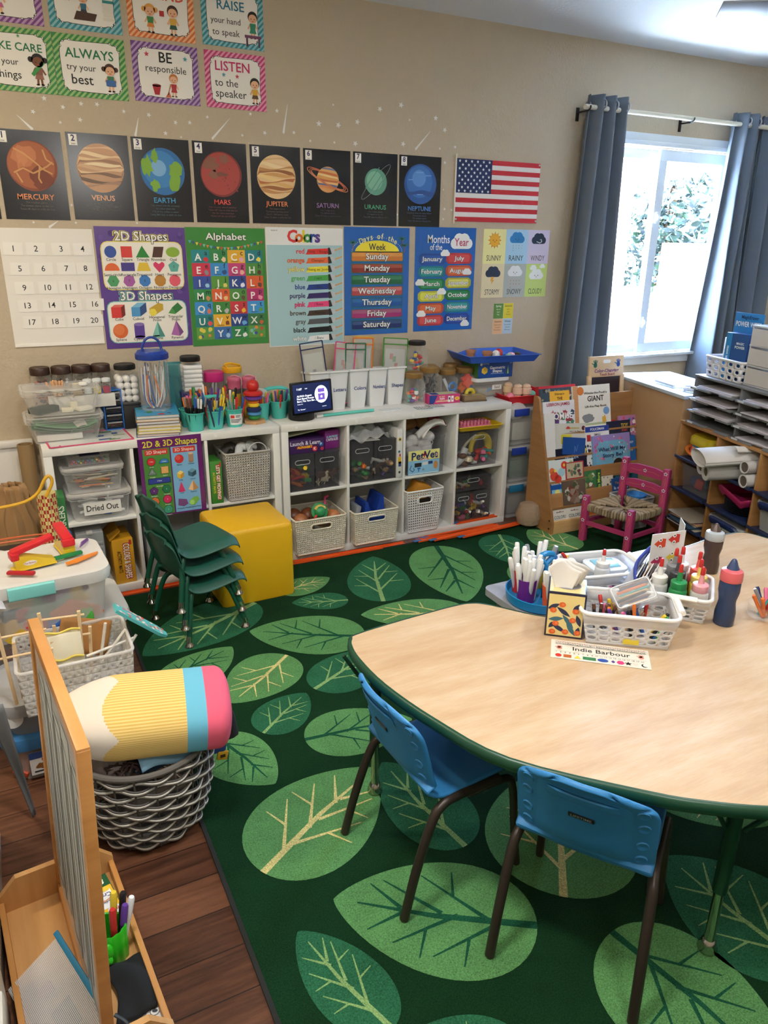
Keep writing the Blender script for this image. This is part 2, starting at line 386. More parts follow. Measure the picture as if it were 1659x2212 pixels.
m=MB();m.lattice((-.9,-.32,.42),(.3,-.32,.42),(.3,.32,.42),(-.9,.32,.42),24,14,AQ,.22,kind='o');m.ob('bed',t,solid=.01)
m=MB();m.lattice((.3,-.32,.42),(.3,.32,.42),(.75,.32,.80),(.75,-.32,.80),14,12,AQ,.22,kind='o');m.ob('backrest',t,solid=.01)
for x in(-.8,.2):
 for y in(-.3,.3):MB().tube([(x,y,0),(x,y,.42)],.018,AQ).ob('leg',t)
 # curtains
CUR=mt('#6b7682',.85,bump=(700,.0008,.5));CRM=mt('#d9d2bd',.4);BLK=mt('#1b1b1c',.5)
rod=T('curtain_rod','cream wooden curtain rod on black brackets above the window','curtain rod',(0,0,0))
MB().tube([(2.1,-.095,2.45),(4.4,-.095,2.45)],.0145,CRM,12).ob('pole',rod)
for x in(2.125,3.0,4.3):
 m=MB();m.box((x,-.004,2.42),(.022,.008,.075),BLK,bev=.002).box((x,-.05,2.43),(.012,.095,.008),BLK)
 m.tube(smooth([(x,-.072,2.432),(x,-.095,2.428),(x,-.117,2.44),(x,-.12,2.455)],4),.005,BLK);m.ob('bracket',rod)
def curtain(label,tx0,tx1,bx0,bx1,zt,zb,folds,seed,group='grey curtains on the rod',amp=.045):
 t=T('curtain',label,'curtain',((tx0+tx1)/2,-.095,zb),0,group);cx=(tx0+tx1)/2;m=MB();rnd=random.Random(seed);ph=[rnd.uniform(-.5,.5)for _ in range(4)]
 def fn(u,v):
  vv=v**1.15;x=(tx0*v+bx0*(1-v))*(1-u)+(tx1*v+bx1*(1-v))*u
  a=amp*(1.0+.5*(1-v));y=a*math.sin(2*PI*folds*u+ph[0]*(1-v)*2)+.012*math.sin(2*PI*(folds*2.3)*u+3*v+ph[1])*(1-v)
  x+=.014*math.sin(2*PI*folds*u*.5+2.2*v+ph[2])*(1-v)
  return(x-cx,y,(zt-zb)*v)
 m.grid(fn,110,30,CUR);o=m.ob('cloth',t,solid=.003)
 for i in range(int(folds*2)):
  u=(i+.5)/(folds*2)
  if u>.98:break
  x=tx0*(1-u)+tx1*u-cx;g=MB();M=TM(x,amp*math.sin(2*PI*folds*u),zt-zb-.055)@rotm(0,90,0 if i%2 else 0)
  g.tube([M@V((.022*math.cos(q*PI/8),.022*math.sin(q*PI/8),0))for q in range(16)],.005,mt('#b9bdc2',.3,1),6,True);g.ob('grommet',o)
 return t
curtain('long grey curtain left of the window, flaring towards its hem',2.14,2.42,2.0,2.47,2.52,.16,3.0,1)
curtain('grey curtain at the right edge of the window, pushed outward at its hem',3.42,3.66,3.36,3.66,2.52,.62,2.5,2)
curtain('grey curtain farthest right, behind the dark gap beside the right curtain',3.70,4.05,3.72,4.1,2.52,.45,2.5,3)
t=T('ceiling_fan','ceiling fan with white blades hanging over the table, one blade tip in view','fan',(1.985,-1.93,2.44),142);FW=mt('#8a9098',.4)
MB().lathe([(.0,.05),(.09,.06),(.11,.12),(.08,.2),(.03,.24),(.02,.43),(.0,.43)],FW,20).ob('motor',t)
for k in range(5):
 MB(rotm(0,0,72*k)).box((.36,0,.11),(.52,.12,.008),FW,rotm(12,0,0),.004).ob('blade',t)
 # posters on the back wall
def poster(x0,x1,z0,z1,bgc,gloss=.5,y=-.002,th_=.0015):
 m=MB();W_,H_=x1-x0,z1-z0
 m.box((W_/2,y+th_/2,H_/2),(W_,th_,H_),mt(bgc,gloss));return m,m.cv(FR((0,y,0)),W_,H_),W_,H_
def kid(c,x,y,h,skin,hair,top,bot,bun=0):
 u=h/10
 c.l(x-u*.7,y,x-u*.5,y+u*2.6,u*.7,skin);c.l(x+u*.7,y,x+u*.5,y+u*2.6,u*.7,skin)
 c.e(x-u*.8,y+.1*u,u*.6,'#3a2a2a',u*.3,8);c.e(x+u*.8,y+.1*u,u*.6,'#3a2a2a',u*.3,8)
 c.l(x-u*1.1,y+u*5,x-u*2.1,y+u*3.3,u*.6,skin);c.l(x+u*1.1,y+u*5,x+u*2.1,y+u*3.3,u*.6,skin);c.up()
 c.p([(x-u*1.5,y+u*1.8),(x+u*1.5,y+u*1.8),(x+u*.9,y+u*3.8),(x-u*.9,y+u*3.8)],bot);c.up()
 c.p([(x-u*1.1,y+u*3.2),(x+u*1.1,y+u*3.2),(x+u*1.3,y+u*5.4),(x-u*1.3,y+u*5.4)],top);c.up()
 c.e(x,y+u*7.7,u*2.1,hair,n=16)
 if bun:c.e(x-u*2.3,y+u*7.8,u*.9,hair,n=10);c.e(x+u*2.3,y+u*7.8,u*.9,hair,n=10)
 c.up().e(x,y+u*7.1,u*1.75,skin,u*1.6,16);c.up()
 c.e(x-u*.7,y+u*7,u*.2,'#2a2020',n=8).e(x+u*.7,y+u*7,u*.2,'#2a2020',n=8).e(x,y+u*6.2,u*.5,'#c45a50',u*.15,8);c.z-=4
def rule_poster(name,x0,x1,z0,z1,c1,c2,texts,draw,label):
 m,c,w,h=poster(x0,x1,z0,z1,c1,.45);st=.024
 c.up()
 k=-h
 while k<w:
  pts=[]
  for d in(0,st*.45):
   a=k+d
   pts.append((a,d))
  def clip(a):
   p0=(a,0)if a>=0 else(0,-a);p1=(a+h,h)if a+h<=w else(w,w-a);return p0,p1
  a0,a1=clip(k),clip(k+st*.5)
  if a0[0][1]<h and a1[0][1]<h and a0[0][0]<w and a1[0][0]<w:c.p([a0[0],a1[0],a1[1],a0[1]],c2)
  k+=st
 def cloud_pts(ins):
  pts=[];n=11;W2,H2=w/2-.026-ins,h/2-.022-ins
  for i in range(n*8):
   a=2*PI*i/(n*8);sx=abs(math.cos(a))**.28*(1 if math.cos(a)>0 else-1);sy=abs(math.sin(a))**.28*(1 if math.sin(a)>0 else-1)
   b=1-.045*(1-abs(math.sin(n*a/2+.3)))
   pts.append((w/2+W2*sx*b,h/2+H2*sy*b))
  return pts
 c.up().p(cloud_pts(-.0022),'#1c1c1c');c.up().p(cloud_pts(0),'#f1efe9');c.up()
 for i in range(12):
  a=2*PI*i/12+.2;
  q=cloud_pts(-.002)[(i*7+4)%88];c.e(q[0],q[1],.0045,'#1c1c1c',n=10)
 c.up()
 for i in range(12):
  q=cloud_pts(-.002)[(i*7+4)%88];c.e(q[0],q[1],.003,'#f1efe9',n=10)
 for s_,x,y,hh,col,b in texts:c.t(s_,x*w,y*h,hh,col,b)
 draw(c,w,h)
 m.th('classroom_rule_poster',label,'poster',(x0,0,z0),group='striped classroom rule posters')
HB,HD,HO='#4a2a18','#1d1a1c','#c77a3a';SK,SD='#e9b48e','#7a4a2c'
rule_poster('p',-1.146,-.842,2.273,2.518,'#2f8a41','#9ac27a',[('TAKE CARE',.48,.70,.032,'#1f7a4e',.012),('of your',.35,.46,.026,'#222',.0),('things',.37,.26,.032,'#222',.004)],lambda c,w,h:(kid(c,.78*w,.13*h,.125,SD,HD,'#8a5a4a','#9a6a55',1),c.up(3).l(.69*w,.28*h,.85*w,.5*h,.014,'#3f9a4a').star(.56*w,.87*h,.008,'#4f9a5a')),'green striped poster reading TAKE CARE of your things, left edge of the photo')
rule_poster('p',-.840,-.536,2.273,2.518,'#2f8a41','#9ac27a',[('ALWAYS',.49,.70,.038,'#1f7a4e',.014),('try your',.36,.48,.027,'#222',.0),('best',.36,.28,.04,'#222',.008)],lambda c,w,h:(kid(c,.76*w,.13*h,.115,SK,HB,'#3f7f5a','#2f3a6a',1),c.up(3).r(.69*w,.22*h,.14*w,.10*h,'#3f6fb0')),'green striped poster reading ALWAYS try your best')
def d_resp(c,w,h):
 kid(c,.60*w,.12*h,.098,SK,HO,'#b8323a','#b8323a');c.up(2).p([(.3*w,.13*h),(.37*w,.13*h),(.40*w,.29*h),(.27*w,.29*h)],'#b02028').e(.335*w,.29*h,.02,'#7a1a1a',.006)
 c.l(.5*w,.14*h,.55*w,.33*h,.004,'#9a6a3a').p([(.46*w,.1*h),(.55*w,.1*h),(.52*w,.2*h)],'#d0704a').star(.22*w,.80*h,.012,'#d0405a').star(.80*w,.78*h,.012,'#4aa0b0')
rule_poster('p',-.506,-.202,2.279,2.524,'#6f3f8c','#b79ac6',[('BE',.5,.76,.044,'#1a1a1a',.012),('responsible',.5,.57,.03,'#222',.0)],d_resp,'purple striped poster reading BE responsible')
rule_poster('p',-.170,.132,2.280,2.523,'#c43a74','#e79ab8',[('LISTEN',.45,.74,.042,'#c8336e',.014),('to the',.34,.45,.034,'#222',.0),('speaker',.41,.26,.036,'#222',.0)],lambda c,w,h:(kid(c,.81*w,.13*h,.115,SK,HD,'#d8a83a','#6a4a30'),c.up(3).star(.3*w,.595*h,.011,'#4aa0b0').star(.52*w,.585*h,.011,'#d0405a')),'pink striped poster reading LISTEN to the speaker')
rule_poster('p',-.171,.132,2.544,2.787,'#2f8fa0','#8ec6cc',[('RAISE',.47,.70,.040,'#2a7a98',.012),('your hand',.38,.44,.026,'#222',.0),('to speak',.38,.24,.028,'#222',.0)],lambda c,w,h:(kid(c,.82*w,.2*h,.115,SK,HD,'#2f8a6a','#2f8a6a'),c.up(3).r(.68*w,.20*h,.27*w,.05*h,'#7a4a6a').r(.7*w,.05*h,.03*w,.15*h,'#5a3a50').r(.9*w,.05*h,.03*w,.15*h,'#5a3a50')),'teal striped poster reading RAISE your hand to speak, above the pink one')
rule_poster('p',-.508,-.206,2.540,2.783,'#d9702c','#f2b98a',[('BE KIND',.5,.72,.042,'#d8503a',.014)],lambda c,w,h:(kid(c,.33*w,.1*h,.115,SK,'#e2a04a','#3f8a4a','#e08a3a',1),kid(c,.67*w,.1*h,.12,SK,HB,'#d8a83a','#2f5a4a'),c.up(3).r(.47*w,.38*h,.07*w,.09*h,'#c03030')),'orange striped poster reading BE KIND, cut by the top of the photo')
def d_study(c,w,h):
 kid(c,.48*w,.2*h,.10,SK,HD,'#2f6f8a','#3a3a4a');c.up(3).p([(.33*w,.16*h),(.62*w,.16*h),(.66*w,.28*h),(.38*w,.3*h)],'#4a3020')
 for i in range(6):c.r((.74+.01*(i%2))*w,(.2+.055*i)*h,.15*w,.045*h,'#e6e2d6' if i<5 else '#2f8a8a')
 c.star(.27*w,.48*h,.014,'#d0507a')
rule_poster('p',-.839,-.537,2.537,2.780,'#2f8fa0','#8ec6cc',[('STUDY',.5,.84,.038,'#2a7a98',.012),('quietly',.5,.64,.036,'#222',.0)],d_study,'teal striped poster of a child writing beside stacked books')
rule_poster('p',-1.146,-.864,2.533,2.776,'#7a3f8c','#c29ac6',[('SHARE',.5,.72,.038,'#8a3f9a',.012)],lambda c,w,h:kid(c,.40*w,.12*h,.125,SK,HO,'#e8e4e0','#d06a9a'),'purple striped poster in the top left corner of the photo')
def planet(x0,z0,num,wd,name,col,lines,art,lcol):
 m,c,w,h=poster(x0,x0+.272,z0,z0+.372,'#14151c',.22);c.up()
 rnd=random.Random(num)
 for _ in range(26):c.e(rnd.uniform(.01,.26),rnd.uniform(.01,.36),.0006,'#8a8a92',n=5)
 c.r(.012,.318,.036,.046,'#f2f0ea');c.up().t(num_s(num),.030,.347,.026,'#25225a',.02).t(wd,.030,.325,.008,'#222')
 c.z-=1;art(c,.138,.226)
 c.z=1;c.t(name,.136,.096,.024,col,.012,sx=1.05)
 for i,s_ in enumerate(lines):c.t(s_,.136,.073-i*.014,.0085,lcol)
 m.th('planet_poster','black planet poster reading %s with number tag %d'%(name,num),'poster',(x0,0,z0),group='black planet posters in a row')
def num_s(n):return str(n)
def band(c,cx,cy,r_,y0,y1,m,wv=0,ph=0,k=6,tilt=0):
 n=14;up=[];lo=[]
 for i in range(n+1):
  u=-1+2*i/n
  a=max(-.999,min(.999,y1+wv*math.sin(k*u+ph)+tilt*u));b=max(-.999,min(.999,y0+wv*math.sin(k*u+ph+1)+tilt*u))
  x=u;
  lim=lambda yy:math.copysign(min(abs(yy),math.sqrt(max(0,1-x*x*.9995))),yy)
  up.append((cx+r_*x,cy+r_*lim(a)));lo.append((cx+r_*x,cy+r_*lim(b)))
 c.p(lo+up[::-1],m)
def blob(c,cx,cy,r_,m,seed,n=14,var=.4,ry=None):
 q=random.Random(seed);c.p([(cx+r_*(1+q.uniform(-var,var))*math.cos(2*PI*i/n),cy+(ry or r_)*(1+q.uniform(-var,var))*math.sin(2*PI*i/n))for i in range(n)],m)
def a_merc(c,x,y):
 r_=.105;c.e(x,y,r_,'#8a4a35',n=40);c.up().e(x-.004,y+.004,r_*.93,'#a8623f',n=36);c.up()
 blob(c,x-.035,y+.03,.05,'#c07a52',5);c.up(.3);blob(c,x+.03,y-.05,.045,'#7a3f2c',6);c.up();blob(c,x-.04,y+.035,.03,'#c9855a',8);c.up()
 for i,P in enumerate(([(-.07,.07),(-.03,.05),(.02,.01),(.04,-.01),(.08,-.03)],[(-.08,-.03),(-.04,-.01),(0,-.03),(.04,-.01)],[(.03,.0),(.02,-.05),(.03,-.07)],[(.05,.07),(.06,.03),(.09,.01)],[(-.07,-.03),(-.05,-.07)],[(.02,-.02),(.06,.0),(.085,.02)])):(c.pl([(x+a,y+b)for a,b in P],.007,'#cf9a62'),c.up(.12))
def a_bands(cols,w=0.06):
 def f_(c,x,y):
  r_=.105;c.e(x,y,r_,cols[0],n=40);n=len(cols);c.up()
  for i,col in enumerate(cols[1:]):band(c,x,y,r_,.86-1.75*(i+.75)/n,.86-1.75*i/n,col,w,i*1.7,3,(.06 if i%2 else-.05));c.up(.15)
 return f_
def a_earth(c,x,y):
 r_=.105;c.e(x,y,r_,'#2f6fae',n=40);c.up().e(x-.01,y+.01,r_*.78,'#3f86c4',n=30);c.up().e(x-.02,y+.015,r_*.35,'#7fb4dc',n=24);c.up(1.5);G='#7fae3a'
 blob(c,x-.072,y+.02,.025,G,3,ry=.045);blob(c,x-.035,y+.07,.018,G,4,ry=.028);blob(c,x-.04,y-.06,.022,G,9,ry=.026)
 blob(c,x+.062,y+.01,.034,G,7,ry=.04,var=.25);c.up(.3);blob(c,x+.055,y-.045,.026,G,11,ry=.05,var=.2)
def a_mars(c,x,y):
 r_=.105;c.e(x,y,r_,'#7a2a24',n=40);c.up().e(x-.003,y+.002,r_*.93,'#a8433a',n=36);c.up();D='#8a5a48'
 blob(c,x-.05,y+.045,.035,D,2);blob(c,x+.02,y+.07,.022,D,3);blob(c,x-.04,y-.0,.03,D,4,ry=.018);c.up(.3);blob(c,x,y+.0,.035,'#7a4a3c',12,ry=.01)
 c.up(.3)
 for i in range(16):q=random.Random(i+40);c.up(.03);c.e(x+q.uniform(-.02,.08),y+q.uniform(-.08,.04),q.uniform(.002,.006),'#8a342c',n=8)
def a_jup(c,x,y):
 a_bands(['#e8c48e','#d8b07a','#ecca98','#f0d8a8','#c08a52','#9a5f34','#d8a060','#f0cf8a','#b86a38','#e2b470','#a86a3a','#c89058'],.07)(c,x,y)
def a_sat(c,x,y):
 r_=.064;cols=['#d89a5a','#6a7fa8','#e2b06a','#d0703a','#efcf8a','#e0a050','#c86a3a','#efc27a','#5a6fa0','#d88a4a']
 def el(a,b,t,rr0,rr1):
  P=[]
  for i in range(17):
   u=R(a+(b-a)*i/16);P.append((rr0*math.cos(u),rr1*math.sin(u)))
  return[(x+p*math.cos(t)-q*math.sin(t),y+p*math.sin(t)+q*math.cos(t))for p,q in P]
 t=R(-24)
 for k in(1.0,.88,.8):c.pl(el(0,180,t,.128*k,.026*k),.0035,'#c86a48')
 c.up().e(x,y,r_,cols[0],n=36);c.up()
 for i,col in enumerate(cols[1:]):(band(c,x,y,r_,.9-1.8*(i+.8)/10,.9-1.8*i/10,col,.03,i,2,-.12),c.up(.1))
 c.up()
 for k in(1.0,.88,.8):c.pl(el(180,360,t,.128*k,.026*k),.0035,'#d8845a')
def a_ura(c,x,y):
 t=R(46);P=lambda a0,a1:[(x+.125*math.cos(R(a0+(a1-a0)*i/20))*math.cos(t)-.022*math.sin(R(a0+(a1-a0)*i/20))*math.sin(t),y+.125*math.cos(R(a0+(a1-a0)*i/20))*math.sin(t)+.022*math.sin(R(a0+(a1-a0)*i/20))*math.cos(t))for i in range(21)]
 c.pl(P(0,180),.0016,'#8a9a98');c.up().e(x,y,.068,'#5f9a80',n=36);c.up().e(x-.008,y+.006,.048,'#7fb89a',n=30);c.up()
 for d in(-.03,.01,.035):c.l(x-.035+d,y-.04-d*.2,x+.03+d*.3,y+.045-d,.004,'#4f8a74')
 c.up().pl(P(180,360),.0016,'#9aaaa8')
def a_nep(c,x,y):
 r_=.105;c.e(x,y,r_,'#2a5a9e',n=40);c.up().e(x-.006,y+.012,r_*.8,'#3a70b8',n=32);c.up().e(x-.01,y+.03,r_*.42,'#5a90d0',n=28);c.up()
 band(c,x,y,r_*.99,-.55,-.35,'#2a4f8a',.06,1,4);
 for a,b,l_ in((-.03,.06,.05),(-.08,.02,.03),(.03,.045,.04),(-.02,-.055,.04)):c.l(x+a,y+b,x+a+l_,y+b+.002,.003,'#8ab4e4')
GR='#6a6660'
planet(-1.126,1.750,1,'one','MERCURY','#e08a5a',['The smallest planet','The closest planet to the Sun','Takes 88 days to orbit the Sun'],a_merc,GR)
planet(-.833,1.755,2,'two','VENUS','#efb48e',['The same size as Earth','The hottest planet 464°C (867°F)','Takes 225 days to orbit the Sun'],a_bands(['#c9a080','#e2c09a','#d0a280','#efd8b0','#e8cba0','#a8826a','#f0deb8','#d8b48e','#e6c8a0','#8a7060','#c8a284','#7a675c','#b0907a']),GR)
planet(-.546,1.754,3,'three','EARTH','#3f9ad0',['Only planet with life currently','4.5 billion years old','71% of the surface is water','Takes 365 days to orbit the Sun'],a_earth,'#4f6a74')
planet(-.257,1.755,4,'four','MARS','#d8453f',['Has two tiny natural satellites','Takes 687 days to orbit the Sun','Has the tallest mountain','About half the size of Earth'],a_mars,'#6a3a38')
planet(.034,1.756,5,'five','JUPITER','#d87a4a',['The largest planet','The fastest spinning planet','Can fit 1300 Earths inside','Takes 12 years to orbit the Sun'],a_jup,'#5a4640')
planet(.323,1.756,6,'six','SATURN','#84608e',['Has 7 rings of ice','The lightest planet','Takes 29 years to orbit the Sun'],a_sat,'#4a3f50')
planet(.611,1.757,7,'seven','URANUS','#4fa07a',['The coldest planet','It is tipped on its side','Takes 84 years to orbit the Sun'],a_ura,'#4f5a58')
planet(.895,1.757,8,'eight','NEPTUNE','#4f8ad0',['Seventeen times the mass of Earth','The farthest planet','The windiest planet','Takes 165 years to orbit the Sun'],a_nep,'#4f5f78')
MB().box((.01,-.002,.19),(.02,.0015,.37),'#15161c').th('planet_poster','sliver of a black poster left of the MERCURY poster','poster',(-1.166,0,1.745),group='black planet posters in a row')
t=T('number_chart','large white sheet with twenty stuck-on number cards, leftmost of the lower posters','chart',(-1.172,0,1.179))
MB().box((.203,-.002,.267),(.406,.002,.534),mt('#e9e6e0',.6)).ob('sheet',t)
MB().box((.203,-.004,.004),(.406,.006,.012),mt('#f2f0ea',.4)).ob('hem',t)
rows=[(1.622,[-1.118,-1.022,-.913,-.818]),(1.534,[-1.102,-1.002,-.9,-.815]),(1.448,[-1.095,-.993,-.903,-.806]),(1.367,[-1.092,-.985,-.892,-.790]),(1.290,[-1.082,-.98,-.885,-.802])]
q=random.Random(2);k=0
for z,xs in rows:
 for x in xs:
  k+=1;m=MB(rotm(0,q.uniform(-2,2),0));m.box((0,-.0045,0),(.082,.001,.056),mt('#efede8',.6));m.cv(FR((0,-.0052,0)),1,1).t(str(k),0,0,.027,'#1f1f22',.004)
  m.ob('number_card',t,(x+1.172,0,z-1.179))
def shape_chart():
 m,c,w,h=poster(-.757,-.326,1.147,1.727,'#5b3f8f',.3);rnd=random.Random(5);c.up()
 for i in range(70):
  x,y=rnd.uniform(.02,w-.02),rnd.uniform(.02,h-.02)
  c.ng(x,y,rnd.uniform(.01,.02),rnd.choice([3,4,5,6,16]),rnd.choice(['#6a4f9f','#4f3580','#7058a6']),rnd.uniform(0,90));c.z+=.01
 P=lambda px,py:(px*w,(1-py)*h)
 for(y0,y1,rim,ttl,ty)in((.115,.51,'#e6d867','2D Shapes',.078),(.60,.955,'#7fc4bc','3D Shapes',.563)):
  c.z=3;c.r(.045*w,(1-y1)*h,.91*w,(y1-y0)*h,rim,.035);c.up().r(.055*w,(1-y1)*h+.004,.89*w,(y1-y0)*h-.008,'#f0ece2',.032)
  c.up().t(ttl,.5*w,(1-ty)*h,.043,rim,.085,w=.62*w);c.up().t(ttl,.5*w,(1-ty)*h,.043,'#17171a',.05,w=.60*w);c.up().t(ttl,.5*w,(1-ty)*h,.043,'#f4f2ee',.015,w=.585*w)
 c.z=6;X=[.15,.325,.5,.675,.845];B='#26262a';r_=.028
 def lab(s_,x,y):c.t(s_,x*w,(1-y)*h,.0135,B,.006)
 def at(x,y):return x*w,(1-y)*h
 y=.2;c.e(*at(X[0],y),r_,'#3a57a8');a,b=at(X[1],y);c.r(a-.026,b-.026,.052,.052,'#d8413c');a,b=at(X[2],y);c.p([(a-.033,b-.026),(a+.033,b-.026),(a,b+.03)],'#2f8a3c')
 a,b=at(X[3],y);c.p([(a-.03,b-.025),(a+.018,b-.025),(a+.03,b+.025),(a-.018,b+.025)],'#54352a');c.e(*at(X[4],y),.034,'#8fb53a',.024)
 for s_,x in zip(('Circle','Square','Triangle','Rhombus','Oval'),X):lab(s_,x,.262)
 y=.32;a,b=at(X[0],y);c.e(a,b-.018,.035,'#e06a33',.036,16,0,180);a,b=at(X[1],y);c.r(a-.032,b-.02,.064,.04,'#4a3f8f');a,b=at(X[2],y);c.p([(a-.034,b-.02),(a+.034,b-.02),(a+.02,b+.02),(a-.02,b+.02)],'#e2c03a')
 a,b=at(X[3],y);c.p([(a,b-.028),(a+.027,b+.004),(a+.027,b+.016),(a+.016,b+.024),(a,b+.013),(a-.016,b+.024),(a-.027,b+.016),(a-.027,b+.004)],'#d93a66');c.ng(*at(X[4],y),.029,5,'#5fb0a2')
 for s_,x in zip(('Semi-circle','Rectangle','Trapezoid','Heart','Pentagon'),X):lab(s_,x,.385)
 y=.435
 for x,n,col,a0 in zip(X,(6,7,8,9,10),('#4fa06a','#a85fa8','#3f7fc8','#b8802f','#e05a6a'),(0,90,22.5,90,0)):c.ng(*at(x,y),.029,n,col,a0)
 c.up()
 for s_,x,yy in zip('5678',(X[4],X[0],X[1],X[2]),(.32,y,y,y)):c.t(s_,*at(x,yy),.012,'#333')
 c.z-=1
 for s_,x in zip(('Hexagon','Heptagon','Octagon','Nonagon','Decagon'),X):lab(s_,x,.492)
 X=[.17,.385,.6,.82];y=.68
 def iso(a,b,w_,h_,d,f1,f2,f3):
  c.p([(a-w_,b-h_),(a+w_*.4,b-h_),(a+w_*.4,b+h_*.5),(a-w_,b+h_*.5)],f1).p([(a+w_*.4,b-h_),(a+w_*.4+d,b-h_+d*.7),(a+w_*.4+d,b+h_*.5+d*.7),(a+w_*.4,b+h_*.5)],f2).p([(a-w_,b+h_*.5),(a+w_*.4,b+h_*.5),(a+w_*.4+d,b+h_*.5+d*.7),(a-w_+d,b+h_*.5+d*.7)],f3)
 iso(*at(X[0],y),.034,.034,.018,'#d83a36','#7a2420','#e06a60');iso(*at(X[1],y),.03,.03,.032,'#4f9ad0','#2f4f86','#7fc0e0')
 a,b=at(X[2],y);c.p([(a-.02,b-.032),(a+.035,b+.0),(a+.035,b+.028),(a+.012,b+.034),(a-.034,b+.008),(a-.034,b-.01)],'#c9a52f');c.up().ng(a-.018,b-.012,.02,6,'#ecd94a',0);c.z-=1
 a,b=at(X[3],y);c.p([(a-.015,b+.01),(a+.015,b+.034),(a+.04,b+.006),(a+.0,b-.022)],'#2f7a3a');c.up().p([(a-.036,b-.018),(a,b-.024),(a-.015,b+.01)],'#4f9a4a');c.z-=1
 for s_,x in zip(('Cube','Cuboid','Hexagonal','Triangular'),X):lab(s_,x,.752 if len(s_)<8 else.742)
 lab('Prism',X[2],.768);lab('Prism',X[3],.768)
 y=.85;c.e(*at(X[0],y),.036,'#d8662f',n=28);c.up().e(at(X[0],y)[0]-.006,at(X[0],y)[1]+.006,.026,'#e27a42',n=24);c.z-=1
 a,b=at(X[1],y);c.r(a-.025,b-.034,.05,.064,'#5a3f96').e(a,b-.034,.025,'#5a3f96',.008);c.up().e(a,b+.03,.025,'#8a72b4',.009);c.z-=1
 a,b=at(X[2],y);c.p([(a-.032,b-.034),(a+.032,b-.034),(a,b+.042)],'#7fc0b0').e(a,b-.034,.032,'#7fc0b0',.007);c.up().p([(a+.004,b-.036),(a+.032,b-.034),(a,b+.042)],'#4f9088');c.z-=1
 a,b=at(X[3],y);c.p([(a-.03,b-.028),(a+.014,b-.036),(a,b+.044)],'#b06ab0').p([(a+.014,b-.036),(a+.034,b-.016),(a,b+.044)],'#7a4a86')
 for s_,x in zip(('Sphere','Cylinder','Cone','Pyramid'),X):lab(s_,x,.925)
 m.th('shapes_chart','purple wall poster of 2D Shapes and 3D Shapes','poster',(-.757,0,1.147))
shape_chart()
def alphabet():
 m,c,w,h=poster(-.324,.095,1.139,1.731,'#3f8a3f',.22);c.up().t('Alphabet',.5*w,.925*h,.034,'#15331a',.06,w=.52*w);c.up().t('Alphabet',.5*w,.925*h,.034,'#f2f4ee',.015,w=.51*w)
 q=random.Random(4);CO=['#5fb0c8','#3f4f9a','#e2d050','#c8503f','#7fc0b0','#e08a3a']
 for i in range(22):
  x=(.05+.9*i/21)*w;y=.895*h-.055*h*math.sin(PI*i/21);c.p([(x-.008,y),(x+.008,y),(x,y-.016)],CO[i%6])
 cols=['#1f8a8f','#2f8a4a','#e6b030','#1f8088','#d0304a','#3a8fd0','#c8407a','#4f9040','#3450a0','#5a9a3a','#2f4a96','#e0602f','#2f8a4a','#e0602f','#4f8f3f','#b8306f','#3a8fd0','#3f8a3f','#c8343f','#3f98d8','#1f7f80','#e6b030','#2a4590','#3a7a4a','#5f9a45','#3a6fb0','#2f8a4f','#5f9a45']
 pic=['#d8303a','#f0c8a0','#e8a8b8','#f0e050','#8a8a90','#2f4f8a','#f0b0a0','#5a3a2a','#9ac8e0','#e0d070','#e8e8f0','#6a4a3a','#c88a5a','#e8c080','#6a5040','#f09ab0','#d87a5a','#c0c0c0','#f0c030','#5a9a3a','#e05050','#7a3a2a','#6ab0e0','#c0602f','#d04040','#a0c8e8','#e8e8e8','#3fa0d8']
 L='ABCDEFGHIJKLMNOPQRSTUVWX YZ '
 gx,gy,cw_,ch=.055*w,.055*h,.225*w,.109*h
 for i in range(28):
  x=gx+(i%4)*cw_;y=gy+(6-i//4)*ch;c.z=1;c.r(x,y,cw_,ch,cols[i])
  c.up()
  if L[i]==' ':
   for k_ in range(7):c.e(x+q.uniform(.12,.88)*cw_,y+q.uniform(.2,.85)*ch,q.uniform(.006,.012),q.choice(CO),n=12);c.z+=.02
  else:
   c.t(L[i],x+.36*cw_,y+.42*ch,.036,'#f4f4f0',.02);c.t(L[i].lower(),x+.80*cw_,y+.76*ch,.026,'#14181c',.006)
   blob(c,x+.78*cw_,y+.28*ch,.012,pic[i],i,10,.25);c.r(x+.2*cw_,y+.1*ch,.4*cw_,.0025,'#2a2f2a')
 m.th('alphabet_chart','green glossy Alphabet poster with coloured letter squares','poster',(-.324,0,1.139))
alphabet()
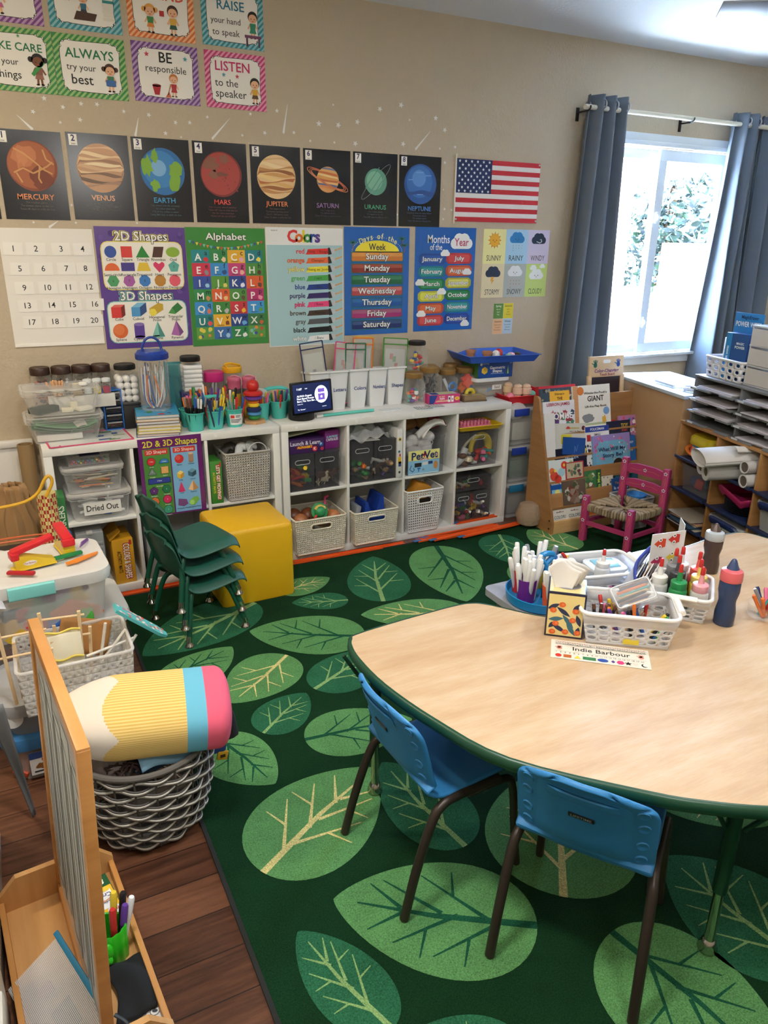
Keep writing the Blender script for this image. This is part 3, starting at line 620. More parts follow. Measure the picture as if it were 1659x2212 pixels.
def colors_chart():
 m,c,w,h=poster(.099,.547,1.115,1.739,'#e9ebe9',.45);c.up().r(.008*w,.008*h,.984*w,.85*h,'#a9cdd3')
 c.z=2
 for i,(ch,col)in enumerate(zip('Colors',('#d8302f','#e0702a','#e6cf2a','#3f9a45','#2a55a8','#5a3a90'))):c.t(ch,(.335+(0,.085,.145,.195,.265,.325)[i])*w,.925*h,.062,col,.035)
 rows=[('red','#e2332c','Hong  / Rouge'),('orange','#ee6a35','Chengse/'),('yellow','#f0e338','Huang se/ Jaune'),('green','#4aa84c','/ vert'),('blue','#1f3c8c','/ Bleu'),('purple','#3a2a6a',''),('pink','#ea4580','/ Rose'),('brown','#4a3a30','/ Marron'),('gray','#5a5c60',''),('black','#15161a',''),('white','#f4f5f4','/ Blanc')]
 for i,(s_,col,hw)in enumerate(rows):
  y=(.806-.0745*i)*h;c.z=2;tc={'white':'#f2f4f4','yellow':'#eee27a'}.get(s_,col)
  if s_ in('white','yellow','pink','orange'):c.t(s_,.485*w,y,.026,'#5a5a5a',.04,al='r');c.up()
  c.t(s_,.485*w,y,.026,tc,.022,al='r');c.z=2
  c.p([(.50*w,y-.016),(.83*w,y-.013),(.80*w,y+.017),(.53*w,y+.012),(.52*w,y-.002)],col);c.up()
  c.p([(.80*w,y-.017),(.85*w,y-.013),(.82*w,y+.021),(.795*w,y+.02)],'#2a2c30').p([(.845*w,y-.012),(.895*w,y-.004),(.885*w,y+.016),(.83*w,y+.021)],'#c9ccd0').pl([(.885*w,y+.007),(.93*w,y+.012),(.985*w,y+.021)],.008,'#d8a878')
  if hw:c.t(hw,.66*w,y,.015,'#26221f' if s_!='brown' else '#141010')
 c.t('beside #1',.11*w,.975*h,.007,'#333')
 m.th('colors_chart','pale blue Colors poster with painted brush strokes','poster',(.099,0,1.115))
colors_chart()
BLU='#1f62b5'
def days_chart():
 m,c,w,h=poster(.554,.969,1.159,1.749,BLU,.16);c.up()
 for i,(ch,a)in enumerate(zip('Days of the',range(11))):
  if ch==' ':continue
  u=math.radians(124-68*i/10);c.t(ch,.52*w+.185*math.cos(u)*1.05,.655*h+.155*math.sin(u),.032,'#efe9a0',.012,rot=(90-math.degrees(u))*-.6,sx=.9)
 c.e(.5*w,.775*h,.34*w,'#f0de3a',.107*h,28,0,180);c.up().t('Week',.5*w,.82*h,.037,'#26304a',.012,w=.26*w);c.z-=1
 for i in range(30):u=math.radians(6*i+3);c.e(.5*w+.385*w*math.cos(u),.775*h+.135*h*math.sin(u),.0022,'#e8f0f4',n=6)
 for x,y in((.13,.86),(.88,.90),(.92,.84)):
  c.l(x*w,(y-.07)*h,x*w+.004,y*h,.005,'#8a5a4a')
  for a in range(6):c.l(x*w,y*h,x*w+.028*math.cos(a*1.05),y*h+.014*math.sin(a*1.05)+.002,.005,'#2f7a5a')
 for i,(d,a,b)in enumerate((('Sunday','#c9772b','#dd9a4a'),('Monday','#8a2f24','#a8543f'),('Tuesday','#1f6a44','#3f8a62'),('Wednesday','#b8484a','#cf7a78'),('Thursday','#1a55a0','#2f6fae'),('Friday','#a82f74','#a8607f'),('Saturday','#1f2f6f','#3f5a8c'))):
  y=(.695-.1065*i)*h;c.z=1;c.r(.10*w,y-.005,.81*w,.056,'#2f6f74',.008);c.up().r(.112*w,y,.785*w,.046,a,.007);c.up().r(.118*w,y+.024,.77*w,.019,b,.006)
  c.up().t(d,.5*w,y+.023,.033,'#1c1c22',.06,sx=1.12);c.up().t(d,.5*w,y+.023,.033,'#f2f2f0',.022,sx=1.12)
 m.th('days_chart','glossy blue Days of the Week poster','poster',(.554,0,1.159))
days_chart()
def months_chart():
 m,c,w,h=poster(1.008,1.429,1.163,1.757,BLU,.16);c.up().t('Months',.38*w,.885*h,.046,'#f0f2f4',.012,w=.36*w).t('of the',.34*w,.812*h,.036,'#f0f2f4',.006,w=.2*w)
 c.cloud(.76*w,.86*h,.062,'#f2f4f4');c.up().t('Year',.76*w,.86*h,.045,'#b8386a',.012,w=.24*w)
 A=[('January','#1f4a9a','#2a5aae'),('February','#1f8088','#3aa0a0'),('March','#1f7a4a','#3f9a5f'),('April','#b8b838','#dce05a'),('May','#b84f2a','#d87040'),('June','#a82f38','#cf5050'),('July','#b83038','#cf4a4a'),('August','#c0502f','#d87444'),('September','#b0b03a','#dfe06a'),('October','#1a6f40','#2f9055'),('November','#1f808a','#3fa2a8'),('December','#1a3f94','#2a50a8')]
 for i,(s_,a,b)in enumerate(A):
  cx=(.28,.73)[i//6]*w;y=(.70-.119*(i%6)+.008*(i//6))*h;c.z=1
  c.p([(cx+q_*.092,y+e*.031)for q_,e in((-.8,-1),(.8,-1),(1,-.5),(1,.5),(.8,1),(-.8,1),(-1,.5),(-1,-.5))],a);c.up().r(cx-.075,y-.021,.15,.042,b,.012)
  c.up().t(s_,cx,y,.026,'#22222a',.05,w=min(.15,.0205*len(s_)+.012));c.up().t(s_,cx,y,.026,'#f4f4f2',.018,w=min(.145,.02*len(s_)+.012))
 c.z=6
 for x,y in((.49,.755),(.87,.575),(.09,.475),(.45,.385),(.12,.17),(.87,.06)):c.cloud(x*w,y*h,.026,'#f0f2f2');c.z=6
 m.th('months_chart','glossy blue Months of the Year poster','poster',(1.008,0,1.163))
months_chart()
def weather():
 m,c,w,h=poster(1.484,1.990,1.350,1.754,'#e9e4c8',.55);c.up();NV='#23344f'
 for i,col in enumerate(('#efe9a4','#aad2ec','#d6cce6','#e6d9b4','#b4bcb8','#c6dc7e')):c.r(w*(i%3)/3,h/2*(1-i//3),w/3,h/2,col)
 c.up()
 for i,s_ in enumerate(('SUNNY','RAINY','WINDY','STORMY','SNOWY','CLOUDY')):c.t(s_,w*((i%3)+.5)/3,h*(.58-.5*(i//3)),.034,'#2a2e34',0,w=.11)
 x,y=w/6,.84*h
 for k_ in range(12):a=k_*PI/6;c.p([(x+.035*math.cos(a-.15),y+.035*math.sin(a-.15)),(x+.052*math.cos(a),y+.052*math.sin(a)),(x+.035*math.cos(a+.15),y+.035*math.sin(a+.15))],'#e08a2a')
 c.e(x,y,.038,'#efb02f');
 for x,y,col in((w*.5,.87*h,'#2a7fc0'),(w*5/6,.86*h,NV),(w/6,.37*h,NV),(w*.5,.38*h,'#e8ecee'),(w*5/6,.33*h,'#f0f4f0')):c.z=2;c.cloud(x,y,.045,col)
 c.z=2;c.cloud(w*.78,.44*h,.022,'#f0f4f0');c.z=2;c.cloud(w*.92,.46*h,.018,'#f0f4f0');c.z=4
 for x,y in((w/6,.84*h),(w*.5,.86*h),(w*5/6,.85*h),(w/6,.36*h),(w*.5,.375*h),(w*5/6,.325*h)):c.e(x-.012,y,.003,'#1a1a1a',n=8).e(x+.012,y,.003,'#1a1a1a',n=8).e(x,y-.009,.005,'#1a1a1a',.0015,8)
 for k_ in range(9):c.p([(w*.5-.03+.022*(k_%4),h*(.76-.035*(k_//4))),(w*.5-.026+.022*(k_%4),h*(.76-.035*(k_//4))),(w*.5-.028+.022*(k_%4),h*(.78-.035*(k_//4)))],('#3a5a80','#c08a3a')[k_%2]).e(w*.5-.03+.022*(k_%4),h*.25-.02*(k_//4),.004,'#b88a78',n=6)
 c.p([(w/6-.012,.31*h),(w/6+.01,.31*h),(w/6,.265*h),(w/6+.012,.265*h),(w/6-.014,.19*h),(w/6-.004,.245*h),(w/6-.016,.245*h)],'#e8a83a')
 c.pl([(w*.80,.83*h),(w*.85,.81*h),(w*.88,.83*h),(w*.87,.86*h),(w*.85,.855*h)],.004,'#e8eef4')
 m.th('weather_chart','pastel weather poster of six squares, SUNNY to CLOUDY, left of the curtain','poster',(1.484,0,1.350))
weather()
m,c,w,h=poster(1.589,1.743,1.123,1.314,'#e8e6d8',.5);c.up()
for i,(s_,col,tc,ls)in enumerate((('Spring','#5a8a3a','#f0f0e0',('March','April','May')),('Summer','#e2d23a','#7a6a2a',('June','July','August')),('Autumn','#e8b88a','#7a4a2a',('September','October','November')),('Winter','#bcd4e6','#2a4a6a',('December','January','February')))):
 x,y=(i%2)*w/2,(1-i//2)*h/2;c.z=1;c.r(x+.001,y+.001,w/2-.002,h/2-.002,col);c.up().t(s_,x+w/4,y+.078,.012,tc,.02)
 for k_,l_ in enumerate(ls):c.t(l_,x+w/4,y+.058-.016*k_,.009,tc)
m.th('season_card','small four-colour Spring Summer Autumn Winter card below the weather poster','card',(1.589,0,1.123))
t=T('flag','United States flag hung on the wall by a thin white stick','flag',(1.27,0,1.792));m=MB();w,h=.604,.340
m.box((w/2,-.003,h/2),(w,.0015,h),mt('#e9e6e2',.8));c=m.cv(FR((0,-.004,0)),w,h);c.up()
for i in range(7):c.r(0,h*(1-(2*i+1)/13),w,h/13,mt('#b8262f',.8))
c.up().r(0,h*6/13,w*.41,h*7/13,mt('#23305c',.8));c.up()
for r_ in range(9):
 for k_ in range(6 if r_%2==0 else 5):c.star(w*.41*(k_+.5+(.5 if r_%2 else 0))/6,h*6/13+h*7/13*(9-r_-.45)/9.2,.0095,mt('#efefef',.8))
m.ob('cloth',t);MB().tube([(-.006,-.006,-.012),(-.006,-.006,h+.012)],.005,mt('#e6e2d8',.5)).ball((-.006,-.006,h+.016),.008,mt('#e6e2d8',.5)).ob('stick',t)
for x,z in((.594,.33),(.594,.012),(.006,.012)):MB().ball((x,-.007,z),.006,mt('#d8d8d8',.3),8).ob('push_pin',t)
STK=mt('#e6e7e6',.35)
stars=[(-.902,2.255,.011),(-.955,2.198,.01),(-.828,2.226,.01),(-.749,2.246,.01),(-.68,2.249,.01),(-.847,2.163,.007),(-.761,2.18,.01),(-.564,2.229,.009),(-.451,2.223,.01),(-.328,2.2,.01),(-.26,2.204,.01),(-.38,2.15,.01),(-.307,2.138,.006),(-.172,2.235,.008),(.047,2.265,.008),(.187,2.29,.01),(.118,2.185,.01),(0,2.166,.007),(-.842,1.817,.006),(-.833,1.740,.006),(-1.016,1.738,.006),(-.553,1.745,.006),(.275,2.197,.009),(.415,2.248,.014),(.526,2.249,.014),(.637,2.272,.013),(.498,2.342,.006),(.771,2.344,.013),(.9,2.373,.014),(.365,2.164,.007),(.502,2.165,.007),(.625,2.167,.013),(.917,2.183,.013),(.955,2.305,.006),(1.121,2.326,.013),(1.183,2.271,.013),(1.154,2.174,.007),(1.256,2.188,.009),(1.191,2.104,.009),(1.2,1.857,.008),(1.248,1.853,.007),(1.193,1.802,.007),(1.188,1.961,.005),(.887,1.819,.006)]
for i,(x,z,r_)in enumerate(stars):
 big=r_>.0115;edge=x>1.18 and z<2.12 or z<1.9
 lb=('tiny white star sticker beside the planet posters' if edge else 'large white star sticker on the tan wall above the planet posters' if big else 'small white star sticker on the tan wall above the planet posters')
 MB().prism(star_pts(r_*1.15,0,0,(i*37%50)/100),.0012,STK,FR((0,-.0005,0))).th('star_sticker',lb,'sticker',(x,0,z),group=lb[:-1]+'s' if False else lb.split(' on ')[0].split(' beside')[0]+' group')
for i,(a,b,c_,d,lb)in enumerate(((-1.024,2.181,-.967,2.127,'above the MERCURY poster'),(-.5,2.208,-.522,2.130,'above the EARTH poster'),(-.06,2.237,-.155,2.14,'above the MARS poster'),(-.91,1.746,-.952,1.718,'between the MERCURY poster and the number sheet'),(.245,2.325,.218,2.191,'above the JUPITER poster'),(1.089,2.258,.996,2.161,'above the NEPTUNE poster'))):
 dx,dz=c_-a,d-b;L=math.hypot(dx,dz);nx,nz=-dz/L,dx/L
 MB().prism([(-nx*.0007,-nz*.0007),(dx-nx*.0055,dz-nz*.0055),(dx+nx*.0,dz+.0),(dx+dx/L*.005,dz+dz/L*.005),(dx+nx*.0055,dz+nz*.0055),(nx*.0007,nz*.0007)],.0012,STK,FR((0,-.0005,0))).th('shooting_star_sticker','white shooting star sticker '+lb,'sticker',(a,0,b),group='shooting star stickers')
 # rug
def carpet(hx,nm):
 m,nt,b=newm('carpet_'+nm);n=_noise(nt,260,4,.75);n2=_noise(nt,9,3)
 hs=nt.nodes.new('ShaderNodeHueSaturation');hs.inputs['Color'].default_value=lin(hx)
 mr=nt.nodes.new('ShaderNodeMapRange');mr.inputs['From Min'].default_value=.32;mr.inputs['From Max'].default_value=.68;mr.inputs['To Min'].default_value=.5;mr.inputs['To Max'].default_value=1.5
 ad=nt.nodes.new('ShaderNodeMath');ad.operation='MULTIPLY_ADD';ad.inputs[1].default_value=.18
 nt.links.new(n2.outputs[0],ad.inputs[0]);nt.links.new(n.outputs[0],ad.inputs[2]);mr.inputs['From Min'].default_value+=.09;mr.inputs['From Max'].default_value+=.09
 nt.links.new(ad.outputs[0],mr.inputs[0]);nt.links.new(mr.outputs[0],hs.inputs['Value']);nt.links.new(hs.outputs[0],b.inputs['Base Color'])
 b.inputs['Roughness'].default_value=1;b.inputs['Specular IOR Level'].default_value=.1;_bump(nt,n.outputs[0],b,.006,.8);return m
CB,CL,CD,CVL,CVD,CVC=carpet('#14381f','ground'),carpet('#629a5e','light_leaf'),carpet('#2f6d4c','dark_leaf'),carpet('#8fb574','light_vein'),carpet('#1f5a40','dark_vein'),carpet('#e2d690','cream_vein')
m=MB();m.box((1.05,-2.63,.004),(3.92,4.26,.008),CB);m.box((-.905,-2.63,.004),(.012,4.26,.0095),mt('#1a1c1a',.9)).box((1.05,-.498,.004),(3.92,.012,.0095),mt('#1a1c1a',.9))
c=m.cv(MX.Translation((0,0,.0083)),1,1,.0002)
def vein(c,x0,y0,x1,y1,w0,w1,mm):
 dx,dy=x1-x0,y1-y0;L=math.hypot(dx,dy);nx,ny=-dy/L/2,dx/L/2
 c.p([(x0-nx*w0,y0-ny*w0),(x1-nx*w1,y1-ny*w1),(x1+nx*w1,y1+ny*w1),(x0+nx*w0,y0+ny*w0)],mm)
def leaf(i,bx,by,tx,ty,hl,hr,fill,vn):
 ax,ay=tx-bx,ty-by;L=math.hypot(ax,ay);ux,uy=ax/L,ay/L;nx,ny=-uy,ux
 f_=lambda t:(t**.5)*((1-t)**.78)/.438
 pts=[(bx+ux*L*t-nx*hr*f_(t),by+uy*L*t-ny*hr*f_(t))for t in[(1-math.cos(PI*k/26))/2 for k in range(27)]]
 pts+=[(bx+ux*L*t+nx*hl*f_(t),by+uy*L*t+ny*hl*f_(t))for t in[(1-math.cos(PI*k/26))/2 for k in range(25,0,-1)]]
 c.z=1;c.p(pts,fill);c.z=2;q=random.Random(i)
 at=lambda t,s:(bx+ux*L*t+nx*s,by+uy*L*t+ny*s)
 wd=max(.011,.036*L);vein(c,*at(.0,0),*at(.5,.02*L),wd*1.15,wd*.8,vn);vein(c,*at(.5,.02*L),*at(.88,0),wd*.8,wd*.25,vn)
 c.z=3;k=0
 for t,sd,ln in((.16,1,.52),(.24,-1,.55),(.38,1,.48),(.46,-1,.5),(.62,1,.3),(.66,-1,.28)):
  h=hl if sd>0 else hr;a=at(t,0);e=at(t+ln*.62,sd*h*f_(min(.95,t+ln*.62))*.72);vein(c,*a,*e,wd*.65,wd*.2,vn)
  if t<.5:
   mx,my=a[0]*.5+e[0]*.5,a[1]*.5+e[1]*.5;e2=at(t+ln*.34,sd*h*f_(t+ln*.34)*.80);c.z=3.5;vein(c,mx,my,*e2,wd*.45,wd*.18,vn);c.z=3
leaves=[(.26,-1.10,.46,-.58,.17,.17,'d','l'),(.86,-.60,.63,-1.28,.19,.21,'L','d'),(1.30,-.61,1.11,-.99,.13,.15,'d','l'),(1.58,-1.0,1.51,-.62,.16,.15,'L','c'),(-.17,-.79,.13,-.73,.10,.10,'L','c'),(.11,-1.01,-.15,-.92,.09,.095,'d','l'),(.03,-1.37,-.42,-1.10,.18,.18,'L','d'),(.58,-1.37,.10,-1.18,.15,.15,'L','c'),(-.31,-.84,-.89,-1.11,.18,.2,'d','l'),(-.87,-1.36,-.53,-1.20,.10,.15,'L','d'),(-.34,-1.37,-.65,-1.61,.15,.15,'L','c'),(-.33,-1.66,.04,-1.50,.13,.14,'d','l'),(-.60,-1.84,-.37,-1.67,.11,.10,'d','l'),(-.48,-1.94,-.08,-2.0,.14,.14,'L','d'),(-.76,-1.78,-.65,-2.11,.11,.13,'L','d'),(-.80,-2.44,-.33,-2.18,.20,.18,'L','c'),(-.24,-2.61,-.29,-2.17,.13,.14,'d','l'),(-.22,-2.92,-.66,-2.61,.19,.18,'L','d'),(-.68,-2.99,-.78,-2.66,.095,.09,'d','l'),(-.44,-3.16,-.70,-3.03,.09,.08,'d','l'),(-.10,-2.88,.26,-2.45,.24,.22,'L','c'),(-.06,-3.02,.02,-3.50,.17,.20,'L','d'),(.30,-3.33,.26,-2.90,.17,.19,'d','l'),(.80,-2.87,.40,-2.76,.13,.12,'L','c'),(.95,-1.62,1.25,-1.25,.17,.17,'d','l'),(.55,-1.75,.2,-1.6,.13,.12,'L','d'),(1.2,-1.05,.98,-1.22,.10,.10,'L','d'),(.3,-2.05,.65,-2.25,.14,.14,'d','l'),(1.75,-1.6,1.55,-1.25,.14,.14,'L','c'),(1.1,-2.7,1.3,-2.3,.16,.16,'L','d')]
for i,(bx,by,tx,ty,hl,hr,a,b)in enumerate(leaves):leaf(i,bx,by,tx,ty,hl,hr,{'L':CL,'d':CD}[a],{'l':CVL,'d':CVD,'c':CVC}[b])
m.th('leaf_rug','large dark green rug with light and dark leaves on the wood floor','rug')
# white cube shelves
KW=mt('#e6e6e2',.4)
def kallax(x0,w,n,label):
 t=T('cube_shelf',label,'shelf',(x0,-.42,0));D=.39;Hh=.77;o=.038;i_=.016
 def bx(nm,c_,d,bev=.002):MB().box(c_,d,KW,bev=bev).ob(nm,t)
 bx('top_board',(w/2,D/2,Hh-o/2),(w,D,o));bx('bottom_board',(w/2,D/2,o/2),(w,D,o))
 bx('side_panel',(o/2,D/2,Hh/2),(o,D-.001,Hh-2*o));bx('side_panel',(w-o/2,D/2,Hh/2),(o,D-.001,Hh-2*o))
 bx('back_panel',(w/2,D-.004,Hh/2),(w-2*o,.006,Hh-2*o))
 cw_=(w-2*o-(n-1)*i_)/n
 for k in range(1,n):bx('divider',(o+k*cw_+(k-.5)*i_,D/2,Hh/2),(i_,D-.004,Hh-2*o))
 for k in range(n):
  bx('shelf_board',(o+k*(cw_+i_)+cw_/2,D/2,Hh/2),(cw_,D-.006,i_))
  MB().cyl((0,0,0),.008,.0012,mt('#f2f2f0',.35),14).ob('screw_cap',t,(o+(k+.12)*(cw_+i_)if k else o*.9+.05,0,Hh-o/2),(PI/2,0,0))
 return t
kallax(-1.138,1.130,3,'white cube shelf on the left with three columns behind the green chairs')
kallax(0.002,1.468,4,'white cube shelf on the right with four columns of baskets and toy drawers')
# kidney table
def table():
 t=T('kidney_table','kidney-shaped maple activity table with dark green edge','table',(.48,-2.7,0));Zt=.56
 raw=[(-.44,-2.245),(-.415,-2.225),(-.255,-2.207),(-.06,-2.196),(.015,-2.205),(.065,-2.245),(.154,-2.365),(.24,-2.43),(.36,-2.47),(.48,-2.48),(.6,-2.46),(.72,-2.40),(.82,-2.30),(.88,-2.22),(.95,-2.175),(1.08,-2.158),(1.2,-2.144),(1.34,-2.143),(1.385,-2.16),(1.41,-2.21),(1.42,-2.30),(1.41,-2.5),(1.34,-2.78),(1.16,-3.05),(.92,-3.25),(.64,-3.37),(.36,-3.385),(.2,-3.345),(.053,-3.271),(-.046,-3.205),(-.139,-3.125),(-.342,-2.902),(-.419,-2.70),(-.461,-2.508),(-.468,-2.36),(-.457,-2.28)]
 pts=[(p.x-.48,p.y+2.7)for p in smooth([(x,y,0)for x,y in raw],4,True)]
 n=len(pts);nrm=[]
 for i in range(n):
  a,b=V(pts[i-1]),V(pts[(i+1)%n]);d=(b-a).normalized();nrm.append((-d.y,d.x))
 sgn=1 if sum(pts[i][0]*pts[(i+1)%n][1]-pts[(i+1)%n][0]*pts[i][1]for i in range(n))<0 else-1
 ring=lambda e,z:[(p[0]+q[0]*e*sgn,p[1]+q[1]*e*sgn,z)for p,q in zip(pts,nrm)]
 mm,nt,b=newm('maple_laminate');nn=_noise(nt,2.6,6,.6,(1.0,5,1));n2=_noise(nt,26,3,.5,(1,14,1))
 ad=nt.nodes.new('ShaderNodeMath');ad.operation='MULTIPLY_ADD';ad.inputs[1].default_value=.25;nt.links.new(n2.outputs[0],ad.inputs[0]);nt.links.new(nn.outputs[0],ad.inputs[2])
 rp=_ramp(nt,ad.outputs[0],[(.36,'#bf9e79'),(.6,'#ccae8b'),(.85,'#d8c1a2')]);nt.links.new(rp.outputs[0],b.inputs['Base Color']);b.inputs['Roughness'].default_value=.22
 m=MB();m.loft([ring(-.006,Zt-.026),ring(-.006,Zt)],mm);m.ob('tabletop',t)
 ge=mt('#1b4a35',.35);m=MB();m.loft([ring(-.02,Zt-.036),ring(-.002,Zt-.034),ring(.005,Zt-.026),ring(.0065,Zt-.016),ring(.005,Zt-.006),ring(.0,Zt+.0006),ring(-.0062,Zt+.0006),ring(-.0062,Zt-.036)],ge,cap=(0,0));m.ob('edge_band',t,sharp=60)
 CH=mt('#b9b7ae',.18,1);gd=mt('#143d2b',.3)
 for x,y in((-.375,-2.285),(.12,-3.165),(1.32,-2.30),(.80,-3.19)):
  lx,ly=x-.48,y+2.7;m=MB();m.tube([(lx,ly,Zt-.03),(lx,ly,.20)],.0175,gd,14).cyl((lx,ly,Zt-.038),.05,.006,gd)
  for a in(0,120,240):
   dx,dy=.1*math.cos(R(a+50)),.1*math.sin(R(a+50));m.tube([(lx+dx,ly+dy,Zt-.036),(lx+dx*.25,ly+dy*.25,Zt-.16)],.006,gd)
  o=m.ob('leg',t);m=MB();m.tube([(lx,ly,.21),(lx,ly,.035)],.0125,CH,14);m.lathe([(.013,.036),(.018,.03),(.02,.02),(.024,.01),(.024,.003),(.02,.0085-.009)],CH,16,TM(lx,ly,.0085));m.ob('chrome_foot',o)
table()
# blue chairs
BL=mt('#2f80bd',.5,bump=(500,.0006,.35));BRN=mt('#3a322c',.4,.4);PL=mt('#15161a',.4)
def blue_chair():
 t=T('stacking_chair','x','chair')
 prof=smooth([(0,-.012,.605),(0,.004,.585),(0,.022,.54),(0,.042,.47),(0,.058,.405),(0,.078,.365),(0,.115,.343),(0,.17,.338),(0,.26,.345),(0,.33,.348),(0,.375,.338),(0,.392,.318)],5)
 N=len(prof)-1
 def fn(u,v):
  k=v*N;i=min(int(k),N-1);p=prof[i].lerp(prof[i+1],k-i);s=u*2-1
  w_=.158-.012*max(0,(v-.45))*2;
  if v<.22:w_*=(1-((.22-v)/.22)**2.4*.42)
  if v>.86:w_*=(1-((v-.86)/.14)**2.6*.35)
  curl=.030*s*s*(1 if v<.4 else max(.25,1-(v-.4)*3));dep=.012*(1-s*s)
  y=p.y+(curl if v<.42 else 0);z=p.z-(dep if v>.5 else 0)
  if v<.2:z-=.035*abs(s)**3*((.2-v)/.2)
  return(w_*s,y,z)
 m=MB();m.grid(fn,22,56,BL);sh=m.ob('seat_shell',t,solid=.014,sub=1)
 def bp(s,v):
  p=V(fn((s+1)/2,v));q=V(fn((s+1)/2,v+.01));r_=V(fn((s+1)/2+.02,v));n=(q-p).cross(r_-p).normalized()
  if n.y>0:n=-n
  return p+n*.0074,n,(r_-p).normalized()
 def patch(nm,s0,s1,v0,v1,off,m_,bev=.3):
  g=MB();
  def f2(u,v):
   a=bp(s0+(s1-s0)*u,v0+(v1-v0)*v);ed=min(1,min(u,1-u,v,1-v)*9);return a[0]+a[1]*(off*ed-.0005)
  g.grid(f2,12,12,m_);return g.ob(nm,sh)
 patch('raised_panel',-.66,.66,.12,.40,.004,BL)
 for s in(-.80,.80):
  for v in(.15,.225,.30,.365):
   p,n,x=bp(s,v);g=MB();y=n.cross(x);M=MX((x,y,n)).transposed().to_4x4();M.translation=p
   g.lathe([(.0145,-.001),(.0125,.002),(.009,.001),(.0,-.0015)],BL,14,M);g.ob('dimple',sh)
 g=MB();p,n,x=bp(0,.135);y=-n.cross(x);p2,_,_=bp(.0,.16);
 g.grid(lambda u,v:bp(-.5+u,.125+.05*v)[0]+bp(-.5+u,.125+.05*v)[1]*(.0042+.003*min(1,min(u,1-u,v,1-v)*8)),12,8,BL);g.ob('grip_slot',sh)
 p,n,x=bp(0,.235);x=V((1,0,0));y=n.cross(x)
 if y.z<0:y=-y
 g=MB();M=MX((x,y,n)).transposed().to_4x4();M.translation=p+n*.0045;g.box((0,0,0),(.058,.013,.003),PL,bev=.001)
 b_=g.M;g.M=M;g.v=[M@v for v in g.v];g.M=MX();cc=g.cv(M@TM(0,0,.0018),1,1);cc.t('LIFETIME',0,0,.0075,mt('#9aa0a4',.4),.01,w=.046);g.ob('name_plate',sh)
 for s in(-1,1):
  MB().tube(smooth([(s*.172,.0,.012),(s*.168,.035,.15),(s*.163,.082,.285),(s*.158,.115,.320),(s*.155,.16,.328),(s*.152,.30,.328)],5),.0125,BRN,10).ob('rear_leg',t)
  MB().tube(smooth([(s*.150,.20,.315),(s*.152,.31,.318),(s*.155,.345,.29),(s*.160,.36,.15),(s*.165,.375,.012)],5),.0115,BRN,10).ob('front_leg',t)
 MB().tube([(-.155,.15,.322),(.155,.15,.322)],.009,BRN).ob('cross_bar',t)
 return t
c1=blue_chair();c1.location=(-.285,-3.08,0);c1.rotation_euler=(0,0,R(34-90));c1['label']='blue plastic stacking chair nearest the camera, back turned, tucked under the table';c1['group']='blue chairs at the maple table'
dup(c1,(-.528,-2.579,0),2.5-90,'blue plastic stacking chair left of the other, seen side-on at the table','blue chairs at the maple table')
MB()
# green stacked chairs
GN=mt('#1c5648',.42,spec=.6);GNL=mt('#16503c',.28);CHR=mt('#c4c0b8',.16,1)
def green_chair():
 t=T('school_chair','x','chair')
 prof=smooth([(-.172,0,.482),(-.163,0,.455),(-.145,0,.39),(-.128,0,.325),(-.112,0,.282),(-.08,0,.258),(-.02,0,.252),(.07,0,.262),(.13,0,.266),(.165,0,.255),(.175,0,.245)],5);N=len(prof)-1
 def fn(u,v):
  k=v*N;i=min(int(k),N-1);p=prof[i].lerp(prof[i+1],k-i);s=u*2-1
  w_=.148+.014*math.sin(PI*min(1,max(0,(v-.45)/.5)))
  if.3<v<.46:w_-=.016*math.sin(PI*(v-.3)/.16)
  if v<.16:w_*=1-((.16-v)/.16)**3*.4
  if v>.9:w_*=1-((v-.9)/.1)**2*.06
  x=p.x+(.018*s*s if v<.4 else 0)-.018*max(0,abs(s)-.8)/.2*min(1,max(0,(.5-v)*6));z=p.z-.030*max(0,abs(s)-.78)/.22*min(1,max(0,(v-.36)*8))-(.012*abs(s)**3*((v-.8)/.2)if v>.8 else 0)
  if v<.16:z-=.022*abs(s)**4*((.16-v)/.16)
  return(x,w_*s,z)
 m=MB();m.grid(fn,20,50,GN);m.ob('seat_shell',t,solid=.006,sub=1)
 m=MB();m.tube(smooth([fn(i/20,0)for i in range(21)],1),.0045,GN,6);m.ob('back_rim',t)
 for s in(-1,1):
  for nm,P in(('rear_leg',[(.0,s*.10,.243),(-.07,s*.112,.238),(-.10,s*.13,.20),(-.12,s*.15,.12),(-.14,s*.165,.03)]),('front_leg',[(-.02,s*.085,.243),(.05,s*.10,.24),(.09,s*.122,.20),(.115,s*.145,.12),(.14,s*.165,.03)])):
   o=MB().tube(smooth(P,5),.0115,GNL,12).ob(nm,t);e=V(P[-1]);d=(V(P[-2])-e).normalized()
   g=MB();g.tube([e+d*.018,e-d*.006],.0125,CHR,12);g.lathe([(.010,.024),(.013,.016),(.019,.009),(.021,.004),(.017,0)],CHR,16,TM(e.x,e.y,0));g.ob('chrome_glide',o)
 MB().tube([(.0,-.10,.243),(.0,.10,.243)],.008,GNL).ob('cross_bar',t)
 return t
g0=green_chair();lb=['dark green school chair at the bottom of the stack of three','dark green school chair in the middle of the stack of three','dark green school chair on top of the stack of three, whole seat visible']
g0.location=(-.600,-.925,.0085);g0.rotation_euler=(0,0,R(14.5));g0['label']=lb[0];g0['group']='stacked green school chairs'
for k in(1,2):dup(g0,(-.600-.010*k,-.925+.004*k,.0085+.083*k),14.5,lb[k],'stacked green school chairs')
